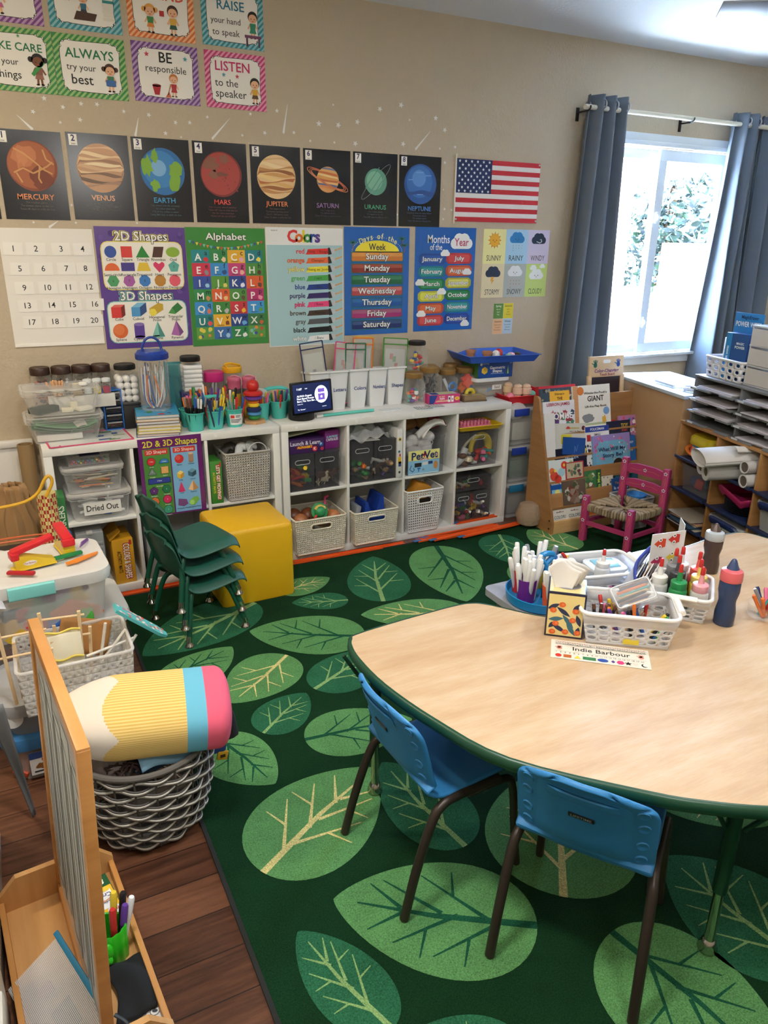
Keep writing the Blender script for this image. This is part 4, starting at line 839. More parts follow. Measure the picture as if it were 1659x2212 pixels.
# yellow cube
YL=mt('#e4b218',.42,bump=(300,.0005,.3))
m=MB();m.loft([[(x,y,z)for x,y in rr(.37*k,.355*k,.022,5)]for z,k in((.0,.985),(.01,1.0),(.36,1.0),(.375,.985),(.382,.95))],YL);m.th('cube_stool','yellow plastic cube stool in front of the white shelf','seat',(-.285,-.655,.0085),1)
# small grey table in the bite of the maple table
t=T('side_table','small grey table holding the blue caddy and a white basket beyond the maple table','table',(.62,-2.235,0));GY=mt('#9a9ca4',.3)
m=MB();m.loft([[(x,y,z)for x,y in rr(.86,.44,.03,4)]for z in(.475,.50)],GY);m.ob('tabletop',t)
for x in(-.37,.37):
 for y in(-.17,.17):MB().box((x,y,.2415),(.035,.035,.466),mt('#6f7168',.5),bev=.003).ob('leg',t)
MB().box((0,.17,.44),(.70,.02,.05),mt('#6f7168',.5)).box((0,-.17,.44),(.70,.02,.05),mt('#6f7168',.5)).ob('apron',t)
# shared small-thing builders
S.cycles.transparent_max_bounces=32
CN={'red':'#c42f2b','orange':'#e0742c','yellow':'#e6c437','green':'#3a934a','blue':'#2c5fae','purple':'#67409a','pink':'#de6f98','brown':'#6a4630','black':'#1d1d1f','white':'#ebebe8','grey':'#8a8c90','teal':'#2f9a96','navy':'#232f5c','tan':'#c9a274','cream':'#e8dcc0'}
GLS=clear('#f4f8f8',.05,.05);CLR=clear('#eef0f0',.16,.2);FRO=clear('#eceae6',.42,.35);SMK=clear('#4a4a4e',.34,.1)
def K(c):return CN.get(c,c)
def cbox(m,w,d,h,mat,taper=.86,r=.025,rim=.008,z=0,rh=.012):
 A=lambda k,zz,e=0:[(x,y,zz)for x,y in rr(w*k+2*e,d*k+2*e,max(r*k+e,.003))]
 m.loft([A(taper,z),A(1,z+h-rh),A(1,z+h-rh,rim),A(1,z+h,rim),A(1,z+h,rim*.2)],mat,cap=(1,0));return m
def clid(m,w,d,z,mat,r=.025,rim=.01,h=.014):
 A=lambda e,zz:[(x,y,zz)for x,y in rr(w+2*e,d+2*e,max(r+e,.003))]
 m.loft([A(rim,z-h*.6),A(rim+.002,z),A(rim-.002,z+h*.6),A(rim-.012,z+h*.6),A(rim-.016,z+h*.2)],mat,cap=(0,1));return m
def pen(name,label,cat,base,az,tilt,L,r_,body,cap=None,capf=.33,group=None,tip=None,flat=False,bev=.3):
 m=MB();cz=L*(1-capf)
 if flat:m.box((0,0,L/2),(r_*2,r_*.6,L),mt(K(body),.5),bev=.001)
 else:
  m.lathe([(r_*.8,0),(r_,.004),(r_,cz)],mt(K(body),.4),10);m.lathe([(r_*1.12,cz),(r_*1.12,L-.006),(r_*.85,L)],mt(K(cap or body),.4),10)
  if tip:m.lathe([(r_*.9,L),(r_*.2,L+.016)],mt(K(tip),.5),8)
 q=MX.Rotation(R(az),4,'Z')@MX.Rotation(R(tilt),4,'Y')
 return m.th(name,label,cat,base,rot=q.to_euler(),group=group)
def fill(name,cat,where,group,cx,cy,z,rad,n,cols,L=.14,r_=.0045,seed=1,caps=None,spread=14,Lv=.02,flat=False,capf=.33,tip=None,lbl=None):
 q=random.Random(seed)
 for i in range(n):
  a=360*i/n*2.4+q.uniform(-20,20);d=rad*math.sqrt((i+.5)/n);c_=cols[i%len(cols)];b=caps[i%len(caps)]if caps else None
  pen(name,'%s %s %s'%(b or c_,lbl or name.replace('_',' '),where),cat,(cx+d*math.cos(R(a)),cy+d*math.sin(R(a)),z),a+q.uniform(-30,30),q.uniform(2,spread)*(.3+d/rad),L+q.uniform(-Lv,Lv),r_,c_,b,capf,group,tip,flat)
def copies(o,places,label,group):
 for i,(loc,rot)in enumerate(places):
  if i==0:o.location=loc;o.rotation_euler=rot or(0,0,0);o['label']=label;o['group']=group
  else:dup(o,loc,None,label,group,rot or(0,0,0))
ZT=.7705
# left shelf top
MB().box((0,0,.062),(.40,.09,.124),mt('#9a8468',.8),bev=.002).th('cardboard_box','low cardboard box under the brown-lidded jars along the wall','box',(-.945,-.053,ZT))
t=T('crate','small black crate under the cotton ball jar','crate',(-.692,-.118,ZT))
m=MB();m.box((0,0,.06),(.085,.12,.12),mt('#1e1e20',.6),bev=.004).ob('body',t);MB().box((0,0,.124),(.088,.125,.008),mt('#26262a',.5),bev=.002).ob('lid',t)
def box_things(y,z,lb):
 t=T('storage_box',lb,'box',(-1.018,y,z),0,'clear shoebox bins on the left shelf');m=MB();cbox(m,.325,.20,.108,CLR,.84,.03,.008);m.ob('tub',t)
 m=MB();clid(m,.327,.202,.114,CLR,.03,.010,.016);m.ob('lid',t);return t
box_things(-.235,ZT,'clear lidded box of green felt, lower of the two at the left shelf end');box_things(-.238,ZT+.128,'clear lidded box of foam pieces, upper of the two at the left shelf end')
for i,(c_,z,x)in enumerate((('#4f7f5a',.055,0),('#5f9468',.066,.01),('#3f6a4c',.046,-.01))):
 MB().grid(lambda u,v:(x+(u-.5)*.27,(v-.5)*.15,.03*(2*u-1)**2+.006*math.sin(5*u+v)),14,4,mt(c_,.9)).th('felt_sheet',('sage','pale green','dark green')[i]+' felt sheet curled in the lower clear box','felt',(-1.018,-.235,ZT+z-.008),solid=.002)
MB().box((-.03,0,.018),(.2,.14,.03),mt('#dedad2',.8),bev=.004).grid(lambda u,v:(.02+u*.1,(v-.5)*.14,.036+.03*math.sin(u*2.6)),10,3,mt('#e2ded6',.8)).th('paper_bundle','cream paper bundle in the lower clear box','paper',(-1.018,-.235,ZT+.003))
for i,(x,y,d,c_,nm)in enumerate(((.02,-.03,(.05,.03,.02),'#e4dfc8','cream'),(.05,.0,(.03,.03,.04),'#e8e2cc','tall cream'),(.095,-.02,(.07,.04,.018),'#eae6d6','flat white'),(-.08,0,(.12,.07,.028),'#2f3d33','dark green'))):
 MB().box((0,0,d[2]/2),d,mt(c_,.9),rotm(0,0,12*i),.003).th('foam_block',nm+' foam block in the upper clear box','foam',(-1.018+x,-.238+y,ZT+.131))
for i in range(3):MB().tube([(.026*math.cos(k*PI/10),.026*math.sin(k*PI/10),.006)for k in range(20)],.005,mt('#c8c4b8',.6),6,True).th('tape_ring',('left','middle','right')[i]+' white ring under the lid of the upper clear box','ring',(-1.10+.072*i,-.235,ZT+.222))
MB().lathe([(.019,0),(.02,.004),(.02,.011),(.017,.013)],'#efefec',16).th('bottle_cap','white round cap on the upper clear box','cap',(-.915,-.262,ZT+.2515))
t=T('document_pouch','pink-edged clear pouch flat under the clear boxes','pouch',(-.925,-.29,ZT),3);m=MB();m.box((0,0,.0012),(.37,.24,.0016),mt('#d9dcd8',.3));c=m.cv(FR((-.185,-.12,.0022),(1,0,0),(0,1,0)),.37,.24)
q=random.Random(3)
for i in range(12):c.r(q.uniform(.2,.30),q.uniform(.02,.2),q.uniform(.02,.06),q.uniform(.015,.03),q.choice(['#2f5a9a','#9aa89a','#6a8a5a','#c8d0d4']));c.z+=.15
m.ob('sheet',t)
m=MB();
for a,b in(((-.185,-.12),(.185,-.12)),((.185,-.12),(.185,.12)),((.185,.12),(-.185,.12)),((-.185,.12),(-.185,-.12)),((-.14,-.12),(-.14,-.10))):m.bar((*a,.003),(*b,.003),.008,.004,'#d8527a')
m.ob('edging',t)
def jar(loc,w,h,lid,label,sq=False,lidh=.025,name='jar',neck=.8,lidname='lid',glass=None,group=None):
 t=T(name,label,'jar',loc,0,group);g=glass or GLS;m=MB();r_=w/2
 if sq:
  A=lambda e,z,rd:[(x,y,z)for x,y in rr(w*e,w*e,rd,5)]
  m.loft([A(.94,.0,.02),A(1,.01,.022),A(1,h-lidh-.03,.022),A(.9,h-lidh-.012,w*.44),A(neck,h-lidh,w*.4),A(neck,h-.004,w*.4)],g,cap=(1,0))
 else:m.lathe([(r_*.93,0),(r_,.008),(r_,h-lidh-.02),(r_*neck*1.02,h-lidh-.004),(r_*neck,h-.004)],g,24)
 m.ob('glass',t);k=r_*max(neck+.06,.86)if not sq else w*neck*.55
 m=MB();n=28;L=[(k,h-lidh),(k*1.03,h-lidh+.003),(k*1.03,h-.005),(k*.95,h),(k*.9,h-.002),(0,h-.002)];m.lathe(L,mt(lid,.4),n);m.ob(lidname,t);return t
zr=ZT+.129
conf=[['#7a3f3a','#4a2f4a','#c06a4a','#3a3a3a'],['#d8c8a0','#2a2a2a','#c8c8c4'],['#8a7a6a','#4a4a4a','#b8a890'],['#a89a7a','#5a5a52','#8a8a84']]
for i,x in enumerate((-1.085,-.990,-.897,-.806)):
 jar((x,-.054,zr),.092,.185,'#3a2620','brown-lidded craft jar, %s of the four along the wall on the left shelf'%('first from left','second from left','third from left','fourth from left')[i],lidh=.036,neck=.9,group='brown-lidded jars')
 m=MB();q=random.Random(i+20)
 for k in range(70):
  a,d,z=q.uniform(0,6.28),.036*math.sqrt(q.random()),q.uniform(.008,.12);m.box((d*math.cos(a),d*math.sin(a),z),(.012,.012,.007),mt(q.choice(conf[i]),.6),rotm(q.uniform(0,180),q.uniform(0,180),0))
 o=m.th('craft_bits','mixed craft bits filling the %s brown-lidded jar'%('first','second','third','fourth')[i],'craft bits',(x,-.054,zr));o['kind']='stuff'
MB().box((0,0,.03),(.30,.05,.06),mt('#d8d6d0',.7),bev=.002).th('card_box','low white card box behind the upper clear box','box',(-.92,-.18+.0,zr))
z2=zr+.0605
t=T('stick_cup','clear cup of wooden sticks in front of the brown-lidded jars','cup',(-1.02,-.172,z2));m=MB();m.lathe([(.026,0),(.032,.042)],GLS,18,cp=0);m.ob('cup',t)
q=random.Random(6)
for i in range(18):pen('craft_stick','round-tipped wooden stick in the clear cup on the left shelf','stick',(-1.02+q.uniform(-.016,.016),-.172+q.uniform(-.012,.012),z2+.002),q.uniform(0,360),q.uniform(5,35),.075,.0042,'#d8a878','#dcae82',.2,'wooden sticks in the clear cup')
MB().box((0,0,.018),(.04,.03,.036),mt('#b09878',.8),bev=.002).box((0,0,.047),(.042,.032,.02),mt('#d8d0bc',.7),bev=.002).th('wooden_block','pale wooden block beside the little glitter jars','block',(-.935,-.174,z2))
for i,(x,c_,n_)in enumerate(((-.888,'#cfd8e0','silver'),(-.845,'#d8c24a','yellow'),(-.802,'#a82a52','magenta'))):
 jar((x,-.172,z2),.041,.072,'#d8dcdc','little clear jar of %s glitter in front of the brown-lidded jars'%n_,lidh=.016,neck=.95,group='little glitter jars');m=MB();m.cyl((0,0,.003),.0185,.03,mt(c_,.35,var=.35),14);m.th('glitter',n_+' glitter in a little jar','glitter',(x,-.172,z2))
t=T('drawer_organizer','small blue organiser of clear drawers beside the clear boxes','organiser',(-.783,-.137,ZT),3);m=MB();B2=mt('#2a6cc0',.4)
for x in(-.043,.043):m.box((x,.0,.1),(.006,.075,.20),B2,bev=.001)
m.box((0,0,.004),(.09,.075,.008),B2).box((0,0,.199),(.09,.075,.006),B2);m.box((0,.035,.1),(.08,.004,.19),B2).ob('body',t)
q=random.Random(8)
for i in range(5):
 z=.012+.037*i;o=MB();o.box((0,-.034,z+.016),(.076,.003,.031),SMK).box((0,0,z+.002),(.076,.065,.002),SMK).box((0,-.039,z+.027),(.07,.008,.006),clear('#c8ccd0',.5));o.ob('drawer',t)
 m=MB()
 for k in range(9):m.box((q.uniform(-.03,.03),q.uniform(-.025,.0),z+.01+q.uniform(0,.006)),(.016,.012,.006),mt(('#c86a3a','#3a3a44','#5a4a3a','#c8a84a','#dedede')[i],.5),rotm(0,0,q.uniform(0,90)))
 o2=m.th('craft_beads',('orange','dark','brown','gold','white')[i]+' beads in a drawer of the small blue organiser','beads',(-.783,-.137,ZT),3);o2['kind']='stuff'
jar((-.70,-.118,zr),.112,.188,'#17171a','square glass jar of cotton balls with a black lid',True,.026,neck=.82)
m=MB();m.ball((0,0,0),.0185,mt('#e9e8e6',1,bump=(90,.004)),12);cb=m.th('cotton_ball','x','cotton ball');q=random.Random(2);P=[]
for z in(.02,.052,.084,.116):
 for x in(-.033,0,.033):
  for y in(-.033,0,.033):
   P.append(((-.70+x+q.uniform(-.002,.002),-.118+y,zr+z+q.uniform(-.003,.003)),(q.uniform(0,3),0,0)))
copies(cb,P,'white cotton ball in the square glass jar','cotton balls in the jar')
sp=[('#2f5f96','#3a6aa0'),('#e8d23a','#c8a030'),('#e2d048','#e8dc6a'),('#c9a83a','#e6c43a'),('#2a4f8a','#4a6fa8'),('#d8a43a','#e8c05a'),('#3a9ac8','#c83a3a')];z=ZT;q=random.Random(4)
for i,(c1_,c2_)in enumerate(sp):
 h=.0152+q.uniform(-.0015,.0015);t=T('workbook','%s of the stack under the pipe cleaner tub'%('%s-covered workbook, number %d from the bottom'%(('blue','yellow','yellow-green','ochre','navy','orange','bright blue')[i],i+1)),'book',(-.590+q.uniform(-.004,.004),-.262,z),-9+q.uniform(-2,2),'stacked workbooks')
 MB().box((.0,0,h/2),(.196,.262,h-.0024),mt('#d9d4cd',.9)if i else mt('#cbb8ae',.9),bev=.001).ob('pages',t);m=MB();m.box((0,0,.0006),(.202,.268,.0012),mt(c1_,.35)).box((0,0,h-.0006),(.202,.268,.0012),mt(c1_,.35)).box((-.1005,0,h/2),(.002,.268,h),mt(c1_,.35))
 c=m.cv(FR((-.1017,.13,0),(0,-1,0)),.26,h);
 for k in range(7):c.r(.02+.034*k,h*.2,q.uniform(.012,.03),h*.6,q.choice([c2_,'#e8e4d8','#26324a','#c8402f']))
 c=m.cv(FR((-.1,-.134,h+.0001),(1,0,0),(0,1,0)),.2,.268);c.up()
 for k in range(14):blob(c,q.uniform(.02,.18),q.uniform(.02,.25),q.uniform(.008,.02),q.choice(['#c83a3a','#3f8a4a','#4a3a6a','#e8e0c8','#7a4a6a','#2f4a7a']),k);c.z+=.1
 m.ob('cover',t);z+=h+.0004
ZB=z
t=T('pipe_cleaner_tub','tall clear tub of pipe cleaners with a blue lid and loop handle','tub',(-.586,-.248,ZB));m=MB();m.lathe([(.066,0),(.07,.006),(.073,.25),(.071,.262)],clear('#dfe6f0',.07,.08),28);m.ob('tub',t)
NB=mt('#1f3f9a',.35);MB().lathe([(.077,.248),(.079,.252),(.079,.274),(.072,.279),(.067,.288),(0,.29)],NB,30).ob('lid',t);MB().tube(smooth([(-.042,-.02,.285),(-.044,-.02,.31),(-.025,-.02,.343),(.004,-.02,.352),(.032,-.02,.335),(.044,-.02,.30),(.044,-.03,.279)],6),.006,NB,10).ob('handle',t)
q=random.Random(9);pcs=[('white',24),('grey',5),('blue',9),('orange',2),('brown',2),('teal',3)]
for nm,n in pcs:
 for i in range(n):
  a=q.uniform(0,360)if nm not in('blue',)else q.uniform(140,215);r0_=q.uniform(.03,.058);tw=q.uniform(-60,60);h=q.uniform(.17,.235);s=q.uniform(.004,.02)
  P=smooth([(r0_*.5*math.cos(R(a+tw)),r0_*.5*math.sin(R(a+tw)),s+.004),(r0_*math.cos(R(a+tw*.6)),r0_*math.sin(R(a+tw*.6)),.05+s),(r0_*1.02*math.cos(R(a+tw*.25)),r0_*1.02*math.sin(R(a+tw*.25)),.13),(r0_*math.cos(R(a)),r0_*math.sin(R(a)),h)],4)
  MB().tube(P,.0030,mt({'white':'#e4e2de','grey':'#a8a8a8'}.get(nm,K(nm)),.9),6).th('pipe_cleaner',nm+' pipe cleaner inside the tall clear tub','pipe cleaner',(-.586,-.248,ZB),group=nm+' pipe cleaners in the tub')
MB().grid(lambda u,v:((u-.5)*.09+.02*(1-v),.015*math.sin(PI*u)*math.sin(PI*v)-.05*(1-v),.30*v),12,14,clear('#2f8f98',.62,.25)).th('zip_pouch','teal see-through zip pouch leaning behind the pipe cleaner tub','pouch',(-.455,-.07,ZT+.005),solid=.006)
MB().box((0,0,.06),(.125,.15,.12),mt('#4a3a44',.6),bev=.004).box((0,0,.138),(.13,.155,.034),mt('#4d2a80',.4),bev=.006).th('purple_box','purple-lidded box under the jar of cotton rolls','box',(-.368,-.112,ZT))
jar((-.372,-.112,ZT+.1555),.112,.182,'#17171a','square glass jar of white cotton rolls with a black lid',True,.026,neck=.82);m=MB();m.tube([(-.048,0,0),(-.046,0,0),(.046,0,0),(.048,0,0)],[.006,.0115,.0115,.006],mt('#ecebe8',1,bump=(90,.003)),10);o=m.th('cotton_roll','x','cotton roll')
copies(o,[((-.372+.002*(k%2),-.148+.024*(k%4),ZT+.170+.0225*(k//4)),(0,0,.05*math.sin(k*3)))for k in range(24)],'white cotton roll in the square glass jar','cotton rolls in the jar')
jar((-.258,-.105,ZT),.112,.25,'#c42a78','wide clear jar with a bright pink lid against the wall',lidh=.05,neck=.94);MB().cyl((0,0,.004),.05,.1,mt('#6a3f4a',.6,var=.35),18).th('red_filling','dark red crafting bits in the pink-lidded jar','craft bits',(-.258,-.105,ZT))['kind']='stuff'
t=jar((-.147,-.085,ZT),.100,.268,'#e0a81c','clear jar with a yellow lid and yellow carrying loop',lidh=.032,neck=.95);MB().tube(smooth([(-.035,-.03,.268),(-.045,-.03,.282),(-.02,-.035,.288),(.03,-.03,.276),(.035,-.02,.268)],5),.006,mt('#e0a81c',.4)).ob('handle',t)
m=MB();q=random.Random(1)
for k in range(60):m.box((q.uniform(-.03,.03),q.uniform(-.03,.03),q.uniform(.01,.2)),(.02,.014,.01),mt(q.choice([CN['red'],CN['blue'],'#2a2a2a',CN['green'],'#e8e8e4']),.5),rotm(q.uniform(0,90),q.uniform(0,90),0))
m.th('craft_bits','coloured bits inside the yellow-lidded jar','craft bits',(-.147,-.085,ZT))['kind']='stuff'
for x,y,lb in((-.172,-.20,'pencil-shaped tin with a pink lid, left of the pair'),(-.098,-.215,'pencil-shaped tin with a pink lid, right of the pair behind the ring stacker')):
 t=T('pencil_tin',lb,'tin',(x,y,ZT),group='pencil-shaped tins');m=MB();m.lathe([(.033,0),(.0345,.003),(.0345,.145)],mt('#c99a3a',.45),24)
 for k in range(8):m.box((.0345*math.cos(k*PI/4),.0345*math.sin(k*PI/4),.085),(.0015,.0015,.12),'#9a7226',rotm(0,0,45*k))
 m.ob('body',t);MB().cyl((0,0,.145),.0352,.025,mt('#8a8c90',.3,.8),24).ob('band',t);MB().lathe([(.0345,.17),(.0345,.207),(.0352,.208),(.0352,.226),(.033,.229),(0,.229)],mt('#c0607e',.45),24).ob('pink_lid',t);MB().tube(smooth([(-.02,.0,.231),(0,.01,.236),(.02,-.01,.232),(.034,-.02,.22),(.036,-.022,.19)],4),.002,'#e2a0b0',6).ob('string',t)
t=T('ring_stacker','wooden ring stacker with rainbow rings and a red ball on top','toy',(-.10,-.292,ZT),20);WD=wood('#b98a5a','#d0a678');MB().prism(circ(.062,6),.016,WD).ob('base',t);MB().cyl((0,0,.016),.007,.16,WD).ob('post',t)
for i,(r_,h,c_)in enumerate(((.031,.022,'green'),(.036,.019,'#5a9ad0'),(.040,.024,'navy'),(.031,.021,'yellow'),(.029,.018,'orange'),(.046,.02,'purple'),(.050,.026,'red'))):
 zz=.017+sum((.022,.019,.024,.021,.018,.02,.026)[:i]);MB().lathe([(.007,zz),(r_*.8,zz),(r_,zz+h*.3),(r_,zz+h*.7),(r_*.8,zz+h),(.007,zz+h)],mt(K(c_),.3),24).ob('ring',t)
MB().ball((0,0,.193),.032,mt(CN['red'],.25),22).ob('ball',t)
TE=mt('#4fc0b4',.4)
def caddy(x,y,rz,label,sticker=False):
 t=T('supply_caddy',label,'caddy',(x,y,ZT),rz,'teal supply caddies');m=MB()
 for i in(-1,0,1):
  for j in(-1,1):
   m.lathe([(.036,0),(.037,.002),(.0455,.086),(.049,.087),(.05,.093),(.046,.094),(.0445,.09),(.035,.004),(0,.004)],TE,22,TM(i*.102,j*.051,0))
 m.box((0,0,.085),(.2,.05,.012),TE,bev=.004).ob('cups',t);MB().tube(smooth([(-.10,0,.085),(-.085,0,.125),(-.04,0,.15),(.04,0,.15),(.085,0,.125),(.10,0,.085)],5),.007,TE,8,flat=1.6).ob('handle',t)
 if sticker:
  m=MB();f=lambda u,v,e=0:(.102+(.0375+e+.0075*v)*math.sin(R(-52+104*u)),-.051-(.0375+e+.0075*v)*math.cos(R(-52+104*u)),.014+.056*v)
  m.grid(lambda u,v:f(u,v,.0016),12,2,mt('#e9e9e6',.4));m.grid(lambda u,v:f(.08+.24*u,.62+.28*v,.0022),3,2,'#d8352c');
  for k,(u0,u1,v)in enumerate(((.4,.7,.82),(.4,.66,.7),(.08,.8,.45),(.08,.7,.32),(.08,.6,.2))):m.grid(lambda u,v_:f(u0+(u1-u0)*u,v+.06*v_,.0022),5,1,'#4a4a4a')
  m.ob('sticker',t)
 return t
caddy(-.322,-.285,4,'teal six-cup supply caddy of pens and brushes with a white sticker',True);caddy(.055,-.185,2,'teal six-cup supply caddy behind the smart display')
zz=ZT+.006
fill('felt_pen','pen','standing in the left cup of the front teal caddy','felt pens in the left teal cup',-.422,-.345,zz,.034,22,['black'],.165,.0048,1,['grey','teal','green','pink','grey','orange','brown','blue','white'],9,.008,capf=.3)
fill('paint_brush','brush','standing in the middle cup of the front teal caddy','paint brushes in the middle teal cup',-.322,-.337,zz,.034,16,['blue','yellow','brown','teal','red','navy'],.16,.0045,2,['yellow','brown','grey','orange','blue','navy'],24,.03)
fill('pencil','pencil','standing in the right cup of the front teal caddy','pencils in the right teal cup',-.22,-.33,zz,.032,13,['red','green','yellow','grey','red','blue'],.14,.004,3,['red','green','yellow','grey','red','blue'],22,.02)
fill('felt_pen','pen','standing in the back cups of the front teal caddy','pens in the back teal cups',-.40,-.238,zz,.034,10,['blue','white','navy'],.17,.005,4,['blue','green','navy','orange'],12);fill('paint_brush','brush','standing in the back middle cup of the front teal caddy','brushes in the back middle teal cup',-.32,-.235,zz,.034,9,['grey','white','brown'],.19,.005,5,['grey','orange','white','purple'],16);fill('marker','marker','standing in the back right cup of the front teal caddy','markers in the back right teal cup',-.22,-.23,zz,.034,8,['white','black','grey'],.17,.006,6,['white','red','yellow','black'],14)
fill('crayon','crayon','in the left cup of the teal caddy behind the display','crayons in the left back caddy',-.045,-.235,zz,.034,14,['yellow','brown','grey','teal','red','pink'],.125,.0055,7,['yellow','brown','grey','teal','red','pink'],10,.02);fill('crayon','crayon','in the middle cup of the teal caddy behind the display','crayons in the middle back caddy',.055,-.232,zz,.034,14,['green','tan','red','teal','purple','navy','yellow','orange'],.135,.0055,8,['green','tan','red','teal','purple','navy','yellow','orange'],12,.01)
MB().ball((0,0,.03),.03,clear('#e8ecec',.45,.15),10,(1.3,.7,1)).th('plastic_bag_wad','crumpled clear bag above the left crayons behind the display','bag',(-.03,-.20,ZT+.10))
t=T('smart_display','black smart display showing the time 11:07 on a round black base','display',(.155,-.315,ZT),12);DB=mt('#141416',.6);MB().lathe([(.066,0),(.07,.004),(.071,.03),(.066,.09),(.05,.112),(0,.115)],DB,28).ob('base',t)
m=MB(rotm(-6,0,0));m.box((.03,0,0),(.262,.012,.172),mt('#0d0d0f',.25),bev=.008);m.cv(FR((-.088,-.0062,-.074),(1,0,0)),.236,.148).up().r(0,0,.236,.148,mt('#0e1b44',.2,emit=.6))
c=m.cv(FR((-.088,-.0062,-.074),(1,0,0)),.236,.148);WT=mt('#f0f4ff',.3,emit=1.2);c.z=2;c.t('11:07',.025,.122,.011,WT,.006,al='l').t('73°F',.075,.122,.006,WT,al='l')
for i,s_ in enumerate(('ALOHA Organic','Plant Based Protein','Bars | The Taro Bar…')):c.t(s_,.022,.086-.0135*i,.0098,WT,.006,al='l')
c.t('PRODUCT 4.5 ★'[:11],.022,.044,.004,WT,al='l').t('Try “Alexa, discover”'.replace('Alexa, ',''),.022,.016,.006,WT,al='l').t('Sponsored',.19,.02,.0045,WT);c.e(.176,.085,.042,mt('#dfe6fa',.3,emit=.9),.046,30);c.up().r(.155,.055,.042,.06,mt('#6a4fb0',.3,emit=.6)).up().t('ALOHA',.176,.092,.009,WT,.01).star(.176,.072,.009,WT)
m.ob('screen',t,(0,-.058,.123))
BW=mt('#e6e9ea',.4)
def bin_(x,txt,label):
 t=T('book_bin',label,'bin',(x,-.125,ZT),-3,'white book bins');m=MB();w,d,h=.122,.17,.215
 A=lambda k,z,zt=0:[(px*w*k/.122,py*d*k/.17*(.80+.2*k),z+(zt*(py/d)if zt else 0))for px,py in rr(.122,.17,.014,3)]
 m.loft([A(.72,0),A(.95,h-.012,-.02),A(1.03,h-.010,-.02),A(1.03,h,-.02),A(.93,h,-.02),A(.70,.004)],BW);m.ob('body',t)
 if txt:
  m=MB();m.cv(FR((-.05,-.0705,.085),(1,0,0),(0,-.07,1)),.1,.05).t(txt,.056,.03,.021,'#2a3f8a',.012,w=.075);m.ob('handwriting',t)
for x,tx,lb in((.318,None,'white book bin half hidden behind the smart display'),(.432,'Letters','white book bin marked Letters'),(.558,'Colors','white book bin marked Colors'),(.680,'Numbers','white book bin marked Numbers'),(.800,'Shapes','white book bin marked Shapes')):bin_(x,tx,lb)
def pocket(x,y,zt,w,h,tilt,ry,edge,sheet,label):
 t=T('wipe_clean_pocket',label,'pocket',(x,y,zt-h),0,'wipe-clean pockets in the white bins',rot=(R(tilt),R(ry),0));MB().box((0,0,h/2),(w,.002,h),clear('#dfe4e2',.22,.15)).ob('pocket',t);m=MB();e=mt(K(edge),.6)
 for a,b in(((-w/2,0),(-w/2,h)),((w/2,0),(w/2,h)),((-w/2,h),(w/2,h)),((-w/2,h-.035),(w/2,h-.035)),((-w/2,0),(w/2,0))):m.bar((a[0],-.001,a[1]),(b[0],-.001,b[1]),.005,.006,e)
 m.ob('edging',t);m=MB();m.box((0,.002,h*.44),(w*.82,.001,h*.78),mt(sheet,.8))
 c=m.cv(FR((-w*.41,.0012,h*.05),(1,0,0)),w*.8,h*.78);q=random.Random(int(x*1000))
 for k in range(7):c.r(q.uniform(.1,.6)*w*.8,q.uniform(.15,.8)*h*.78,w*.14,h*.09,q.choice(['#d88a3a','#5a9a4a','#c84a3a','#c8b86a','#8a8a8a']));c.z+=.1
 m.ob('worksheet',t);return t
pocket(.345,-.115,1.145,.135,.36,-4,-6,'navy','#d8d8c8','blue-edged wipe-clean pocket holding an alphabet sheet');pocket(.475,-.125,1.135,.125,.34,-6,8,'#d84a80','#b8bcb8','pink-edged wipe-clean pocket above the Letters bin');pocket(.565,-.11,1.125,.125,.33,-3,3,'#1f6a4a','#c8c4c0','dark green-edged wipe-clean pocket above the Colors bin')
pocket(.61,-.095,1.15,.125,.36,-2,4,'orange','#d8d0c0','orange-edged wipe-clean pocket at the back');pocket(.625,-.08,1.155,.115,.36,-2,4,'#d8a81c','#dcd8d0','yellow-edged wipe-clean pocket behind the orange one')
pocket(.825,-.10,1.14,.16,.36,-5,5,'#4a9a3a','#d9d8d0','bright green-edged wipe-clean pocket above the Shapes bin')
GO='#8a6a3a'
jars=[(.908,-.205,.112,.185,'first, holding coloured counters'),(1.035,-.165,.125,.205,'second, holding dark combs'),(1.172,-.145,.112,.180,'third, holding a blue ring'),(1.300,-.145,.112,.183,'fourth, holding red shapes'),(1.255,-.055,.10,.195,'back one between the third and fourth'),(.965,-.07,.10,.17,'back one under the square jar'),(1.10,-.052,.09,.195,'back one behind the second')]
for x,y,w,h,lb in jars:jar((x,y,ZT),w,h,GO,'gold-lidded clear jar, '+lb,lidh=.032,neck=.86,group='gold-lidded jars',sq=(y<-.13))
q=random.Random(11)
def bits(nm,lb,cat,x,y,z,n,rad,hh,cols,sz,kind='box'):
 for i in range(n):
  a,d=q.uniform(0,6.28),rad*math.sqrt(q.random());c_=cols[i%len(cols)];m=MB()
  if kind=='cyl':m.lathe([(sz,0),(sz*1.05,sz*.3),(sz*1.05,sz*.9),(sz*.9,sz*1.1)],mt(K(c_),.5),12)
  elif kind=='bar':m.box((0,0,0),(sz*6,sz,sz*.6),mt(K(c_),.5),bev=sz*.2)
  else:m.box((0,0,0),(sz*2,sz*1.5,sz),mt(K(c_),.5),bev=sz*.3)
  m.th(nm,c_.replace('#','tone ')+' '+lb if c_[0]!='#' else lb,cat,(x+d*math.cos(a),y+d*math.sin(a),z+hh*i/n),rot=(q.uniform(-.6,.6),q.uniform(-.6,.6)if kind!='bar' else q.uniform(-1.2,1.2),q.uniform(0,6)),group=lb)
bits('counter','counter in the first gold-lidded jar','counter',.908,-.205,ZT+.008,14,.036,.07,['teal','purple','pink','orange','white','red'],.013,'cyl')
